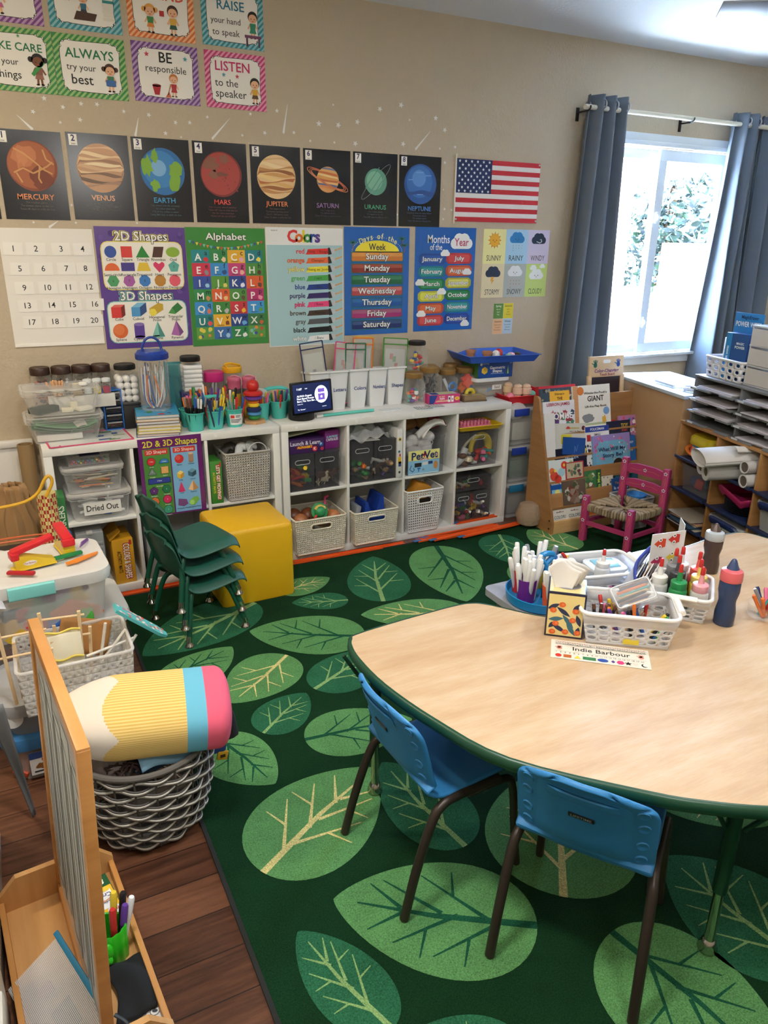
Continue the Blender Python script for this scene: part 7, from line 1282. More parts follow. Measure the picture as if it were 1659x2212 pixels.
for i in range(9):c_=['#c8bca8','#8a9aa0','#b86a4a','#3a5a7a','#d8d0c0','#6a8a9a','#c89a7a','#2a3f7a','#b0a898'][i];o=MB().box((0,0,.003),(.24,.26,.006),mt(c_,.6),bev=.001).th('folder',('beige','grey','rust','slate','cream','pale blue','salmon','blue','stone')[i]+' folder in the paper pile of the lower left cubby','folder',group='folders in the lower left cubby');cth(o,.165+q.uniform(-.015,.015),.13+q.uniform(-.03,.02),zs[0]+.001+.0063*i,rotm(0,0,q.uniform(-5,5)))
PW=mt('#cfcdca',.7)
def roll(lb,s,z,r_,L,rot,hole=.55,d=-.06):m=MB();m.lathe([(r_*hole,0),(r_,0),(r_,L),(r_*hole,L),(r_*hole,0)],PW,24).lathe([(r_*hole*.99,.005),(r_*hole*.99,L-.005)],mt('#5a5048',.8),20);cth(m.th('paper_roll',lb,'paper roll',group='white paper rolls in the cubby'),s,d,z,rot)  # dark capped core plugs the hole; the shade inside is put into its colour
rb=rotm(-90,0,0)
roll('large white paper roll lying low at the left of the roll cubby',.375,.565,.038,.38,rotm(-88,0,-6),.55,-.10);roll('large white paper roll in the middle of the roll cubby, dark hole facing out',.475,.572,.046,.40,rotm(-88,0,-10),.52,-.14);roll('small white paper tube at the lower right of the roll cubby',.625,.562,.034,.36,rotm(-90,0,0),.8,-.03);roll('small white paper tube above the right tube in the roll cubby',.618,.632,.032,.36,rotm(-92,0,4),.8,-.03)
m=MB()
for j in range(4):
 rp=.062-.012*j;m.grid(lambda u,v:(rp*1.35*math.cos(2*PI*u+.5*j),.40*v-.1+.02*j,rp*.62*math.sin(2*PI*u+.5*j)+.01*v),28,2,PW)
cth(m.th('rolled_drawing','loosely rolled sheets with black marker scribble on top of the paper rolls','paper',solid=.0012),.495,-.10,.655,rotm(2,8,-8));m=MB();m.grid(lambda u,v:((u-.5)*.05,.34*v,.012*math.sin(PI*u)),6,2,PW);cth(m.th('paper_strip','long white folded paper strip slanting over the paper rolls','paper',solid=.002),.575,-.07,.715,rotm(-6,22,8))
cth(MB().tube([(-.04,0,0),(-.01,0,.02),(.02,0,-.005),(.045,0,.01)],.003,mt('#2a2632',.8),6).th('scribble','black marker scribble inside the rolled drawing','drawing'),.475,-.07,.645)
PLT=mt('#3a3c46',.5)
for i in range(7):cth(MB().lathe([(.09,0),(.12,.012),(.123,.014),(.118,.013),(.085,.003),(0,.003)],PLT,28).th('plate','dark grey plate in the pile of plates below the paper rolls','plate',group='dark plates in the cubby'),.50,.14,zs[1]+.001+.0085*i)
m=MB();m.loft([[(x*k,y*k,z+.012*math.sin(x*60))for x,y in rr(.27,.25,.05,6)]for z,k in((0,.8),(.03,.95),(.05,1.0))],mt('#b82a68',.45),cap=(1,0));cth(m.th('pink_tray','bright pink flexible tray on top of the dark plates','tray',solid=.003),.505,.13,zs[1]+.068,rotm(0,6,0))
def latchbin(lb,s,z,txt=None,fillc='#5a4a44'):
 t=T('latch_bin',lb,'bin',group='clear bins with dark latches');cth(t,s,.14,z);m=MB();cbox(m,.27,.26,.135,clear('#d8dcdc',.3,.2),.9,.025,.006);m.ob('tub',t);m=MB();clid(m,.272,.262,.14,mt('#a8adb4',.4),.025,.01,.014);m.ob('lid',t);MB().tube(smooth([(-.10,-.135,.12),(-.08,-.150,.135),(.08,-.150,.135),(.10,-.135,.12)],4),.014,mt('#1c2c5c',.4),8,flat=1.4).ob('latch',t)
 cth(MB().box((0,0,.04),(.20,.2,.08),mt(fillc,.9),bev=.02).th('sensory_filling','mixed filling inside the '+lb[:lb.find(' in ')],'filling'),s,.14,z+.004)
 if txt:
  m=MB();m.box((0,0,0),(.15,.001,.10),'#d9dad8');c=m.cv(FR((-.075,-.001,-.05)),.15,.1);c.up()
  for k,s_ in enumerate(txt):c.t(s_,.075,.080-.030*k,.026,'#16181c',.02)
  m.ob('label',t,(-.01,-.1285,.058))
latchbin('clear bin labelled Nov. Sensory Bin in the lower cubby',.505,zs[0]+.001,('Nov.','Sensory','Bin'));latchbin('clear dark-latched bin in the middle right cubby',.845,zs[1]+.001,None,'#a8a490');latchbin('clear bin with purple filling in the lower right cubby',.845,zs[0]+.001,None,'#3a2450');cth(MB().box((0,0,.05),(.24,.22,.10),mt('#23407a',.5),bev=.01).th('blue_box','blue box in the top right cubby','box'),.845,.15,zs[2]+.001)
# paper sorter
GS=mt('#74777a',.55);t=T('paper_sorter','grey paper sorter of eight slots standing on the cubby shelf','sorter');cth(t,.04,.03,.7355);m=MB()
for s in(0,.385,.77):m.box((s,.15,.13),(.014,.30,.26),GS,bev=.001)
m.box((.385,.15,.258),(.79,.31,.012),GS,bev=.002).box((.385,.296,.13),(.77,.008,.25),GS);m.ob('case',t)
for k in range(2):
 for z in(.003,.066,.130,.194):
  o=MB();o.box((.1925+.385*k,.14,z),(.371,.30,.006),GS).box((.09+.385*k,-.018,z),(.17,.03,.012),GS,bev=.003).box((.31+.385*k,-.018,z),(.11,.03,.012),GS,bev=.003).box((.05+.385*k,-.035,z+.003),(.045,.002,.009),'#c8ccd0');o.ob('slot_shelf',t)
  n=(2 if(k,z)!=(0,.003)else 0)
  for j in range(n):cth(MB().box((0,0,.0035),(.30,.27,.006),mt(('#b4b1b8','#c2bfc6','#c8c6ca')[j],.8),bev=.001).th('paper_stack','sheaf of white paper in a slot of the grey sorter','paper',group='paper sheaves in the sorter'),.04+.195+.385*k+q.uniform(-.015,.015),.03+.125+q.uniform(-.03,.0),.7355+z+.0045+.0068*j,rotm(0,0,q.uniform(-4,4)))
ZS=.7355+.265
def sqbin(m,w,d,h,mm):
 for a,b,n in((V((-w/2,-d/2,0)),V((w/2,-d/2,0)),5),(V((w/2,-d/2,0)),V((w/2,d/2,0)),3),(V((w/2,d/2,0)),V((-w/2,d/2,0)),5),(V((-w/2,d/2,0)),V((-w/2,-d/2,0)),3)):
  m.lattice(a*.9,b*.9,b+V((0,0,h)),a+V((0,0,h)),n,3,mm,.27,None,'o')
 m.tube([(x,y,h)for x,y in rr(w+.006,d+.006,.02,4)],.006,mm,8,True);m.add([(-w*.45,-d*.45,0),(w*.45,-d*.45,0),(w*.45,d*.45,0),(-w*.45,d*.45,0)],[[0,1,2,3]],mm)
t=T('white_basket','white basket with square holes holding wipes on the paper sorter','basket');cth(t,.215,.13,ZS);m=MB();sqbin(m,.30,.15,.105,mt('#dfe1e4',.4));m.ob('body',t,solid=.003)
t=T('wipes_box','tall blue POWER WIPES pack standing in the white basket','box');cth(t,.255,.12,ZS+.004,rotm(0,0,8));m=MB();m.box((0,.02,.17),(.19,.004,.34),mt('#2a7fc0',.35),bev=.001);c=m.cv(FR((-.095,.0175,0)),.19,.34);c.t('MagicEraser',.1,.318,.017,'#1f2f5c',.02).t('POWER WIPES',.095,.282,.026,'#f0f2f4',.02,w=.168);m.ob('card',t);m=MB();m.box((.005,-.015,.12),(.15,.06,.24),mt('#24508c',.35),bev=.002).box((-.048,-.0455,.12),(.035,.002,.238),'#2a86c4');m.cv(FR((-.035,-.047,.12),(0,0,1),(-1,0,0)),.2,.03).up().t('POWER WIPES',.0,.012,.012,'#e8eef2',.02);m.cv(FR((-.02,-.0458,0)),.1,.2).up().t('MAGIC',.05,.19,.012,'#e8eef2',.02).t('POWER',.05,.17,.014,'#e8eef2',.02);m.ob('carton',t)
o=MB().box((0,0,.10),(.10,.012,.20),mt('#d8dadc',.5),bev=.003);c=o.cv(FR((-.05,-.0065,0)),.1,.2);[c.r(.012,.15-.018*k,.07-.01*(k%3),.005,'#8a9098')for k in range(6)];cth(o.th('blister_pack','white printed blister pack behind the blue wipes','pack'),.125,.15,ZS+.004)
t=T('drawer_cabinet','white-framed plastic drawers of markers at the right edge on the sorter','drawers');cth(t,.56,.09,ZS);m=MB();
for z in(.004,.10,.20,.295):m.box((0,.12,z),(.38,.28,.010),mt('#c6c9cc',.45),bev=.003)
for s in(-.185,.185):m.box((s,.12,.15),(.010,.27,.29),clear('#dadde0',.6,.3))
m.ob('frame',t)
for k in range(3):o=MB();z=.012+.097*k;o.box((0,-.022,z+.038),(.355,.004,.078),FRO).box((0,.11,z),(.355,.26,.003),FRO);o.ob('drawer',t)
for i,(c_,dz)in enumerate((('pink',.014),('white',.014),('teal',.016),('grey',.03))):cth(MB().tube([(-.08,0,0),(.07,.01,0)],.008,mt(K(c_),.5),8).th('marker',c_+' marker in the top plastic drawer','marker'),.56+.03*(i-1),.11+.02*i,ZS+.208+dz)
for z,c_ in((.02,'#8a8c8e'),(.115,'#9a9088')):cth(MB().box((0,0,.012),(.30,.20,.024),mt(c_,.7),bev=.006).th('paper_stack','grey papers in the %s plastic drawer'%('bottom' if z<.1 else 'middle'),'paper'),.56,.21,ZS+z)
t=T('lap_harp','wooden string instrument frame standing behind the plastic drawers at the right edge','instrument');cth(t,.60,.40,ZS+.001-.2,rotm(0,-8,0));MB().box((0,0,.42),(.045,.02,.84),LW,bev=.004).ob('frame',t);m=MB();[m.tube([(.04+.012*k,0,.02),(.06+.016*k,0,.6)],.0012,mt('#d8dce0',.3,.8),5)for k in range(8)];m.ob('strings',t)
# pink chair
PKC=mt('#ac3668',.4);t=T('painted_chair','small pink painted chair with a woven rush seat by the book display','chair',(0,0,.0085));A_,B_,C_,D_=V((1.706,-.89,0)),V((1.785,-1.17,0)),V((2.07,-1.13,0)),V((2.015,-.86,0))
def fl(c,x,y,s=.008):[c.e(x+s*math.cos(k*2*PI/5+.3),y+s*math.sin(k*2*PI/5+.3),s*.48,'#ecdfe6',n=8)for k in range(5)];c.up().e(x,y,s*.5,'#3a3a7a',n=8)
def post(p,h,nm,fls,tilt=(0,0)):
 m=MB();w_=.038;top=V((p.x+tilt[0],p.y+tilt[1],h));a=R(-74);u=V((math.cos(a),math.sin(a),0));m.loft([[tuple(V((p.x+tilt[0]*z/h,p.y+tilt[1]*z/h,z))+V((u.x*x-u.y*y,u.y*x+u.x*y,0)))for x,y in rr(w_*k,w_*k,.004,2)]for z,k in((0,1),(h-.008,1),(h,.85))],PKC)
 for face in(-74,-164+0):
  a2=R(face);uu=V((math.cos(a2),math.sin(a2),0));n=V((uu.y,-uu.x,0));M=FR(V((p.x+tilt[0]*.5,p.y+tilt[1]*.5,0))+n*(w_/2+.0008),uu,V((tilt[0],tilt[1],h)));c=m.cv(M,1,1)
  for z in fls:c.z=0;fl(c,0,z);c.pl([(0,z-.02),(.006,z-.05),(-.004,z-.08)],.0014,'#d8923a').pl([(.002,z-.02),(-.008,z-.06)],.0012,'#d8923a')
 m.ob(nm,t)
post(A_,.278,'front_leg',(.262,.13));post(B_,.262,'front_leg',(.246,.1));post(C_,.455,'back_post',(.43,.33,.2));post(D_,.468,'back_post',(.445,.34,.2))
def rail(nm,p,q_,z,h,w_=.018,arch=0,f_=False):
 m=MB();L=(q_-p).length;pts=[(0,z),(0,z+h*.72),(L*.28,z+h),(L*.72,z+h),(L,z+h*.72),(L,z)]if arch else[(0,z),(0,z+h),(L,z+h),(L,z)];M=FR(p,q_-p,(0,0,1));m.prism(pts,w_,PKC,M,-w_/2)
 if f_:c=m.cv(M@TM(0,0,w_/2+.0008),1,1);fl(c,L/2,z+h*.55);c.pl([(L*.55,z+h*.5),(L*.7,z+h*.55),(L*.85,z+h*.35)],.0016,'#d8923a').pl([(L*.45,z+h*.5),(L*.3,z+h*.4),(L*.15,z+h*.45)],.0016,'#d8923a')
 m.ob(nm,t)
rail('back_slat',D_,C_,.385,.06,.016,1,True);rail('back_slat',D_,C_,.30,.052,.016,1,True);rail('stretcher',A_,B_,.10,.024);rail('stretcher',B_,C_,.085,.022);rail('stretcher',A_,D_,.11,.022);rail('stretcher',D_,C_,.10,.022)
RU=mt('#a18f74',.85,bump=(160,.002));RU2=mt('#83735a',.85,bump=(160,.002));m=MB();ctr=(A_+B_+C_+D_)/4;zt=.222
for(p,q_)in((A_,B_),(B_,C_),(C_,D_),(D_,A_)):
 for k in range(17):
  u=(k+.5)/17;e=p.lerp(q_,u);v_=min(u,1-u)*2;inn=e.lerp(ctr,v_*.96);out=(e-ctr).normalized();e2=e+out*.012
  m.tube(smooth([(inn.x,inn.y,zt-.002-.012*v_),(e.x,e.y,zt+.004),(e2.x,e2.y,zt-.014),(e.x,e.y,zt-.032),(inn.x,inn.y,zt-.03)],3),.0078,RU if k%3 else RU2,6)
m.ob('rush_seat',t)
basket('small_basket','small white plastic basket on the floor behind the pink chair',(2.13,-.83,.0085),.20,.18,.20,'#c4c8cc',16,14,.27,.8,False);MB().lathe([(.05,0),(.06,.05),(.055,.052),(0,.01)],mt('#2a86d0',.4),18).th('blue_bowl','bright blue bowl in the white basket behind the pink chair','bowl',(2.14,-.86,.175))
MB().lathe([(.02,0),(.07,.03),(.085,.09),(.06,.15),(.03,.16),(0,.16)],mt('#a08a74',.95,bump=(60,.01)),18).th('woven_ball','round brown woven toy behind the book display side','toy',(1.555,-.56,.0005))
# double-sided easel
PI_=wood('#b98044','#d29a5c',(1,1,9),2.4,.38);PI2=wood('#c08c52','#d8a76c',(9,1,1),2.2,.42)
EA=V((.09,-.996,0));EL=V((.996,.09,0));EM=MX((EL,-EA,V((0,0,1)))).transposed().to_4x4();EM.translation=(-1.287,-2.545,.0005)
def eth(o,x,y,z,r_=None):o.matrix_world=EM@TM(x,y,z)@(r_ or MX());return o
t=T('easel','wooden double-sided easel board with trays in the left foreground','easel');eth(t,0,0,0)
MB().box((0,0,.022),(.27,.55,.012),PI2,bev=.002).ob('tray_floor',t)
for y in(-.275,.275):MB().prism([(-.143,0),(.143,0),(.143,.075),(.095,.125),(-.095,.125),(-.143,.075)],.016,PI2,FR((0,y,0)),-.008).ob('end_piece',t)
for x in(-.136,.136):MB().box((x,0,.04),(.014,.535,.05),PI_,bev=.002).ob('side_rail',t)
bm_=EM.copy();LB=TM(.008,0,.03)@rotm(0,2.8,0)
for nm,c_,d in(('top_rail',(0,0,.785),(.024,.56,.03)),('bottom_rail',(0,0,.02),(.024,.56,.03))):MB(LB).box(c_,d,PI_,bev=.002).ob(nm,t)
for y in(-.268,.268):MB(LB).box((0,y,.40),(.024,.026,.79),PI_,bev=.002).ob('post',t)
m=MB(LB);m.box((0,0,.4),(.012,.52,.75),mt('#dfe3e4',.15)).ob('board',t)
m=MB(LB);c=m.cv(FR((-.0068,.25,.05),(0,-1,0)),.5,.7);q=random.Random(3)
for k in range(5):
 x0=.03+.095*k;c.r(x0,.03+.03*(k%2),.08,.62,'#b9c2c4');c.up();c.pl([(x0+.004,.05),(x0+.012,.3),(x0+.004,.64),(x0+.07,.6),(x0+.076,.3),(x0+.066,.06),(x0+.004,.05)],.004,'#2a2c30');c.pl([(x0+.03,.1),(x0+.045,.35),(x0+.03,.58)],.006,('#7a6a74','#4a3040','#8a9498')[k%3]);c.z-=1
m.ob('drawing_sheet',t)
t=T('crayon_box','white, yellow and green crayon box lying in the right easel tray','box');eth(t,.085,.165,.0285,rotm(0,0,6));m=MB();m.box((0,0,.012),(.075,.15,.024),mt('#1f5a3a',.4),bev=.001);c=m.cv(FR((.0375,.075,.0246),(-1,0,0),(0,-1,0)),.075,.15);c.r(.002,.045,.071,.1,'#e8b820').up().r(.008,.055,.055,.065,'#ececea').up();c.t('Crayola',.036,.075,.014,'#3a3a8a',.02,w=.052).t('64 Crayons',.036,.10,.007,'#444');[c.pl([(.012,.088+.003*k),(.03,.094+.003*k),(.05,.086+.003*k)],.0018,col)for k,col in enumerate(('#c83a2a','#e0a02a','#3a5aa8'))];c.e(.02,.132,.016,'#dcdcea');c.up().t('Plus',.02,.132,.01,'#c8303a',.01);c.z=3;c.e(.02,.056,.012,'#e8c83a',.008).t('8',.02,.025,.02,'#f0f0e8',.02);m.ob('carton',t)
t=T('marker_cup','bright green cactus-shaped cup of markers in the right easel tray','cup');eth(t,.075,.0,.0285);G=mt('#2fb81f',.35);m=MB();m.loft([[((r_*(1+.035*math.cos(12*a)))*math.cos(a),(r_*(1+.035*math.cos(12*a)))*math.sin(a),z)for a in[i*PI/36 for i in range(72)]]for z,r_ in((0,.036),(.004,.038),(.095,.041),(.098,.0395),(.096,.036),(.01,.033))],G);m.ob('cup',t);MB().ball((-.012,-.043,.062),.011,G,10,(1,.8,2.2)).tube(smooth([(-.012,-.045,.05),(-.012,-.05,.04),(-.012,-.043,.03)],4),.006,G,8).ob('cactus_arm',t)
for i,(x,y,b_,cp,tl,L)in enumerate(((-.018,-.012,'red','red',6,.125),(.004,-.018,'red','red',3,.15),(.018,-.008,'navy','purple',10,.14),(-.012,.01,'white','white',4,.16),(.006,.012,'yellow','yellow',6,.17),(.022,.01,'black','black',8,.16),(.024,-.001,'white','white',14,.15),(-.026,.004,'white','green',7,.155))):o=pen('marker',('short red','tall red','purple','white-capped','yellow','black','tilted white','green-capped')[i]+' marker in the cactus cup','marker',(0,0,0),0,0,L,.0075,b_,cp,.4,'markers in the cactus cup');eth(o,.075+x,y,.036,rotm(0,tl if x>0 else-tl,0))
t=T('chalk_eraser','black cloth pouch with a white tag in the right easel tray','pouch');eth(t,.082,-.125,.029);m=MB();m.grid(lambda u,v:((u-.5)*.085+.02*math.sin(3*v),(v-.5)*.15,.018+.022*math.sin(PI*u)*math.sin(PI*v)+.004*math.sin(9*u+6*v)),16,20,mt('#17181a',.95));m.ob('cloth',t,solid=.012);m=MB();m.box((0,0,0),(.036,.05,.002),mt('#e4e1da',.6),bev=.0005);c=m.cv(FR((-.018,-.025,.0015),(1,0,0),(0,1,0)),.036,.05);c.e(.018,.032,.011,'#3a3f4a');c.up().e(.018,.032,.0095,'#e4e1da').up().e(.018,.032,.006,'#3a3f4a',.004);c.z=1;[c.r(.006,.006+.005*k,.024,.0015,'#8a8a8a')for k in range(3)];m.ob('tag',t,(.035,-.085,.012),(0,0,R(-25)))
eth(MB().lathe([(.04,0),(.043,.006),(.043,.012),(.04,.012),(.038,.003),(0,.003)],clear('#e8eaea',.35,.15),22).th('clear_dish','round clear dish beside the white tag in the right easel tray','dish'),.07,-.225,.0285)
t=T('mesh_pouch','see-through mesh pouch with a blue zip propped in the left easel tray','pouch');eth(t,-.065,-.095,.080,rotm(6,-30,10));m=MB();m.lattice((-.07,-.13,0),(.065,-.13,0),(.065,.12,0),(-.07,.12,0),40,74,mt('#d0d2d4',.4),.42,None,'d');m.ob('mesh',t);MB().box((.0,0,-.014),(.13,.25,.002),clear('#d8dadc',.12,.1)).ob('back_sheet',t);MB().box((.07,0,0),(.012,.265,.006),mt('#2a84b0',.5),bev=.001).ob('zip',t);MB().tube(smooth([(.082,-.14,0),(.09,-.17,-.01),(.08,-.20,-.03)],4),.004,mt('#1f2a30',.5),6).ob('zip_pull',t)
for i,(x,y,d,c_,nm)in enumerate(((-.085,-.02,(.05,.03,.008),'#c8606a','pink'),(-.10,-.15,(.02,.09,.006),'#c89a6a','tan'),(-.05,-.11,(.05,.07,.006),'#3a3a40','dark'))):eth(MB().box((0,0,0),d,mt(c_,.5),bev=.002).th('pouch_item',nm+' small thing inside the mesh pouch','item'),x,y,.030+.004*i,rotm(6,-30,10))
# woven basket with soft things
t=T('rope_basket','large round grey woven basket of soft toys beside the easel','basket',(-1.035,-2.065,.0095));H=.285;DG=mt('#4f4a45',.7);LG2=mt('#cfcac0',.65);Rz=lambda z:.150+.045*min(1,z/H*1.6)**.7
NS=22;m=MB();m2=MB()
for r_ in range(12):
 z=.018+r_*.0222;ph=0 if r_%2 else PI
 for j,(dz,mm)in enumerate(((-.0055,m),(0,m2 if r_%1==0 else m),(.0055,m))):
  pts=[]
  for k in range(NS*6):
   a=2*PI*k/(NS*6);o_=math.sin(NS/2*a+ph);pts.append(((Rz(z)+.0075*o_)*math.cos(a),(Rz(z)+.0075*o_)*math.sin(a),z+dz+.0035*math.cos(NS/2*a+ph)))
  mm.tube(pts,.0033 if mm is m else.0046,DG if mm is m else LG2,5,True)
m.ob('dark_weave',t);m2.ob('light_weave',t);m=MB()
for k in range(NS):a=2*PI*(k+.5)/NS;m.tube([(Rz(z)*math.cos(a),Rz(z)*math.sin(a),z)for z in(.0,.05,.1,.2,H)],.003,DG,5)
m.tube([(Rz(H)*math.cos(k*PI/30),Rz(H)*math.sin(k*PI/30),H)for k in range(60)],.009,mt('#6a645e',.7),8,True).cyl((0,0,0),.15,.006,DG,30);m.ob('frame',t)
def soft(nm,lb,cat,x,y,z,sc,col,rot=(0,0,0),r_=1):return MB().ball((0,0,0),r_,mt(col,.95,bump=(150,.003)),22,sc).th(nm,lb,cat,(x,y,z),rot=rot)
soft('soft_toy','grey-brown soft toy at the left inside the woven basket','soft toy',-1.13,-2.10,.27,(.07,.10,.07),'#7a706c');soft('blue_cushion','blue cushion inside the woven basket','cushion',-1.03,-2.06,.262,(.10,.12,.06),'#3a5e84');soft('dark_cushion','navy bundle at the back of the woven basket','cushion',-.95,-2.0,.27,(.09,.08,.055),'#1b2230')
m=MB();m.grid(lambda u,v:((u-.5)*.17,(v-.5)*.10,.028*math.sin(PI*min(1,v*1.3))+.008*math.sin(8*u)),18,12,mt('#7fa8bf',.9));m.th('folded_blanket','pale blue folded blanket at the front of the woven basket','blanket',(-.985,-2.165,.285),8,solid=.012);m=MB();q=random.Random(2)
for k in range(46):a=q.uniform(0,6.28);m.tube([(q.uniform(-.03,.03),q.uniform(-.015,.015),0),(.03*math.cos(a)+q.uniform(-.03,.03),.02*math.sin(a),q.uniform(.005,.025)),(.05*math.cos(a),.035*math.sin(a),q.uniform(-.005,.015))],.003,mt('#3a2622',.9),5)
m.th('brown_yarn','tuft of dark brown yarn hair at the basket front','yarn',(-1.10,-2.185,.285));t=T('soft_toy','black soft toy with blue shirt and gold buckle over the basket right rim','soft toy',(-.835,-2.02,.24));MB().ball((.03,0,.03),.055,mt('#15151a',.95),14,(.9,1,1.3)).tube(smooth([(.02,0,.08),(.05,0,.03),(.06,-.02,-.05)],4),[.03]*5+[.035]*4,mt('#15151a',.95),10).ob('body',t);MB().ball((-.005,-.04,.0),.036,mt('#c9a06a',.9),14).ob('face',t);MB().box((.02,-.045,-.055),(.05,.03,.05),mt('#23478a',.9),bev=.012).ob('shirt',t);m=MB();m.box((.03,-.055,-.09),(.034,.008,.03),mt('#d0a02a',.4),rotm(0,15,0),.002).box((.03,-.0595,-.09),(.016,.002,.010),'#3a2a10');m.ob('buckle',t)
def pencil():
 m=MB();CR=mt('#e0d3c2',.95);YE=mt('#eacb80',.95);YD=mt('#d8b05c',.95);BB=mt('#6ab6cf',.95);PK2=mt('#e8607a',.95);L=.50
 def pr(v):
  if v<.40:k=.30+.70*math.sin(PI/2*(v/.40))**.85 if v>.02 else.30*(v/.02)**.5
  elif v>.90:k=max(0,1-((v-.90)/.10)**2.6)**.42
  else:k=1
  return max(k,.002)
 def fn(u,v):
  a=2*PI*u;k=pr(v);c_,s_=math.cos(a),math.sin(a);e=(abs(c_)**2.8+abs(s_)**2.8)**(-1/2.8);x=c_*e;z=s_*e
  rip=0
  return((v-.5)*L,(.128*k+rip)*x,(.082*k**.9+rip)*z)
 def mf(u,v):
  b=.385-.085*abs(math.sin(u*PI*4+.9))
  if v<b:return CR
  if v<.735:return YE if int(u*168)%2 else YD
  return BB if v<.85 else PK2
 m.grid(fn,168,110,CR,mf);m.th('pencil_cushion','big pencil-shaped plush cushion lying across the woven basket','cushion',(-1.035,-2.12,.402),rot=(R(13),R(4),R(-9)))
pencil()
# stacked bins at the back left
def tote(lb,x,y,z,w,d,h,mat,lid,hnd=None,rz=0,tap=.9,nm='storage_tote'):
 t=T(nm,lb,'bin',(x,y,z),rz);m=MB();cbox(m,w,d,h-.02,mat,tap,.06,.010);m.ob('tub',t);m=MB();A=lambda e,zz:[(px,py,zz)for px,py in rr(w+2*e,d+2*e,.07,6)];m.loft([A(.012,h-.045),A(.016,h-.02),A(.012,h-.002),A(-.01,h),A(-.03,h-.006)],lid,cap=(0,1));m.ob('lid',t)
 if hnd:MB().loft([[(px,-d/2-.018+py,h-.027+pz)for py,pz in rr(.016,.05,.007,3)]for px in(-.075,.075)],mt(hnd,.4)).ob('handle',t)
 return t
FT=clear('#e6e3de',.38,.3)
tote('clear tote of shape cutters with a teal handle, top of the left stack',-1.275,-1.205,.318,.52,.34,.225,FT,clear('#e2e2de',.72,.3),'#7fd0cc',3);tote('wide clear tote of pink and red things under the teal-handled tote',-1.235,-1.10,.0095,.56,.36,.30,FT,clear('#e2e2de',.6,.3),None,3)
for i,(x,y,z,d,c_,k,nm)in enumerate(((-1.36,-1.345,.36,.05,'#d8b03a','d','yellow'),(-1.27,-1.345,.355,.05,'#d84848','b','red'),(-1.20,-1.34,.352,.048,'#2f62b0','c','blue'),(-1.13,-1.32,.375,.06,'#d87a4a','f','orange'),(-1.11,-1.335,.36,.05,'#4fa83a','g','green'),(-1.22,-1.29,.40,.07,'#6fb8b0','k','aqua'),(-1.13,-1.27,.42,.05,'#d8c05a','d','pale yellow'),(-1.16,-1.27,.44,.055,'#6a4a9a','f','purple'),(-1.34,-1.28,.38,.05,'#2f6f96','b','dark blue'),(-1.30,-1.30,.39,.04,'#c83a4a','b','crimson'))):
 m=MB();mm=mt(c_,.5)
 if k in 'bg':m.box((0,0,0),(d*1.5,d*.6,d*1.0),mm,bev=.006)
 elif k=='c':m.lathe([(d*.5,-d*.5),(d*.38,d*.5),(0,d*.5)],mm,16,rotm(0,70,0))
 else:m.prism([(d*(1+.22*math.cos((5 if k=='d' else 4)*a))*math.cos(a)*(1 if k!='f' else 1.3),d*(1+.22*math.cos((5 if k=='d' else 3)*a))*math.sin(a)*.75)for a in[j*PI/16 for j in range(32)]],.02,mm,FR((0,0,0)))
 m.th('dough_cutter',nm+' dough cutter toy inside the teal-handled tote','toy',(x,y,z),rot=(.2*math.sin(i),.2*math.cos(i*2),.4*math.sin(i*3)))
for i,(x,c_,nm)in enumerate(((-1.10,'#c86a70','dusty red'),(-1.22,'#d89a8a','salmon'),(-1.02,'#d8c070','pale yellow'),(-1.34,'#b85a6a','rose'))):MB().ball((0,0,0),.06,mt(c_,.6),14,(1.2,.8,.7)).th('soft_piece',nm+' thing in the wide lower tote','toy',(x,-1.20,.22-.03*(i%2)))
def factory(lb,x,y,z,rz,up):
 t=T('dough_press',lb,'toy',(x,y,z),rz);YW=mt('#e2c02c',.35);RD=mt('#d0222c',.35);m=MB();m.prism([(-.065,0),(.07,0),(.07,.018),(-.02,.05),(-.065,.055)],.042,YW,FR((0,.021,0)));m.box((0,0,.003),(.15,.05,.006),YW,bev=.002);c=m.cv(FR((-.06,-.0216,.004)),.1,.04);c.e(.045,.02,.022,'#e8e4da',.009);c.up().t('Fun Factory',.045,.02,.007,'#b02a3a',.01,w=.038);m.ob('body',t);MB().bar((-.07,0,.066),(.075,0,up),.04,.022,RD,.007).box((-.062,0,.055),(.03,.046,.03),RD,bev=.006).ob('lever',t);return t
zl=.545;factory('red and yellow toy dough press with a red strip, left on the tote lid',-1.245,-1.235,zl,12,.10);factory('red and yellow toy dough press standing at the back of the tote lid',-1.13,-1.13,zl,100,.085)
for lb,x,y,rz,d,c_,cat in(('dark red toy extruder strip under the left dough press',-1.29,-1.30,-28,(.10,.022,.014),'#b01f28','toy'),('green toy extruder strip before the standing dough press',-1.135,-1.205,14,(.125,.022,.014),'#1f8a4a','toy')):MB().box((0,0,d[2]/2),d,mt(c_,.35),bev=.009).th('extruder_strip',lb,cat,(x,y,zl+.0005),rz)
MB().prism([(-.065,-.006),(-.03,-.018),(.06,-.008),(.075,.004),(.02,.012),(-.06,.006)],.006,mt('#e8862a',.4)).th('toy_knife','orange toy knife on the tote lid','toy',(-1.085,-1.245,zl+.0005),28);MB().prism([(-.04,0),(.04,0),(.03,.012),(-.02,.016)],.004,mt('#7a4a9a',.4),FR((0,0,0))).th('toy_scissors','purple toy scissors behind the green strip','toy',(-1.06,-1.09,zl+.0005),60)
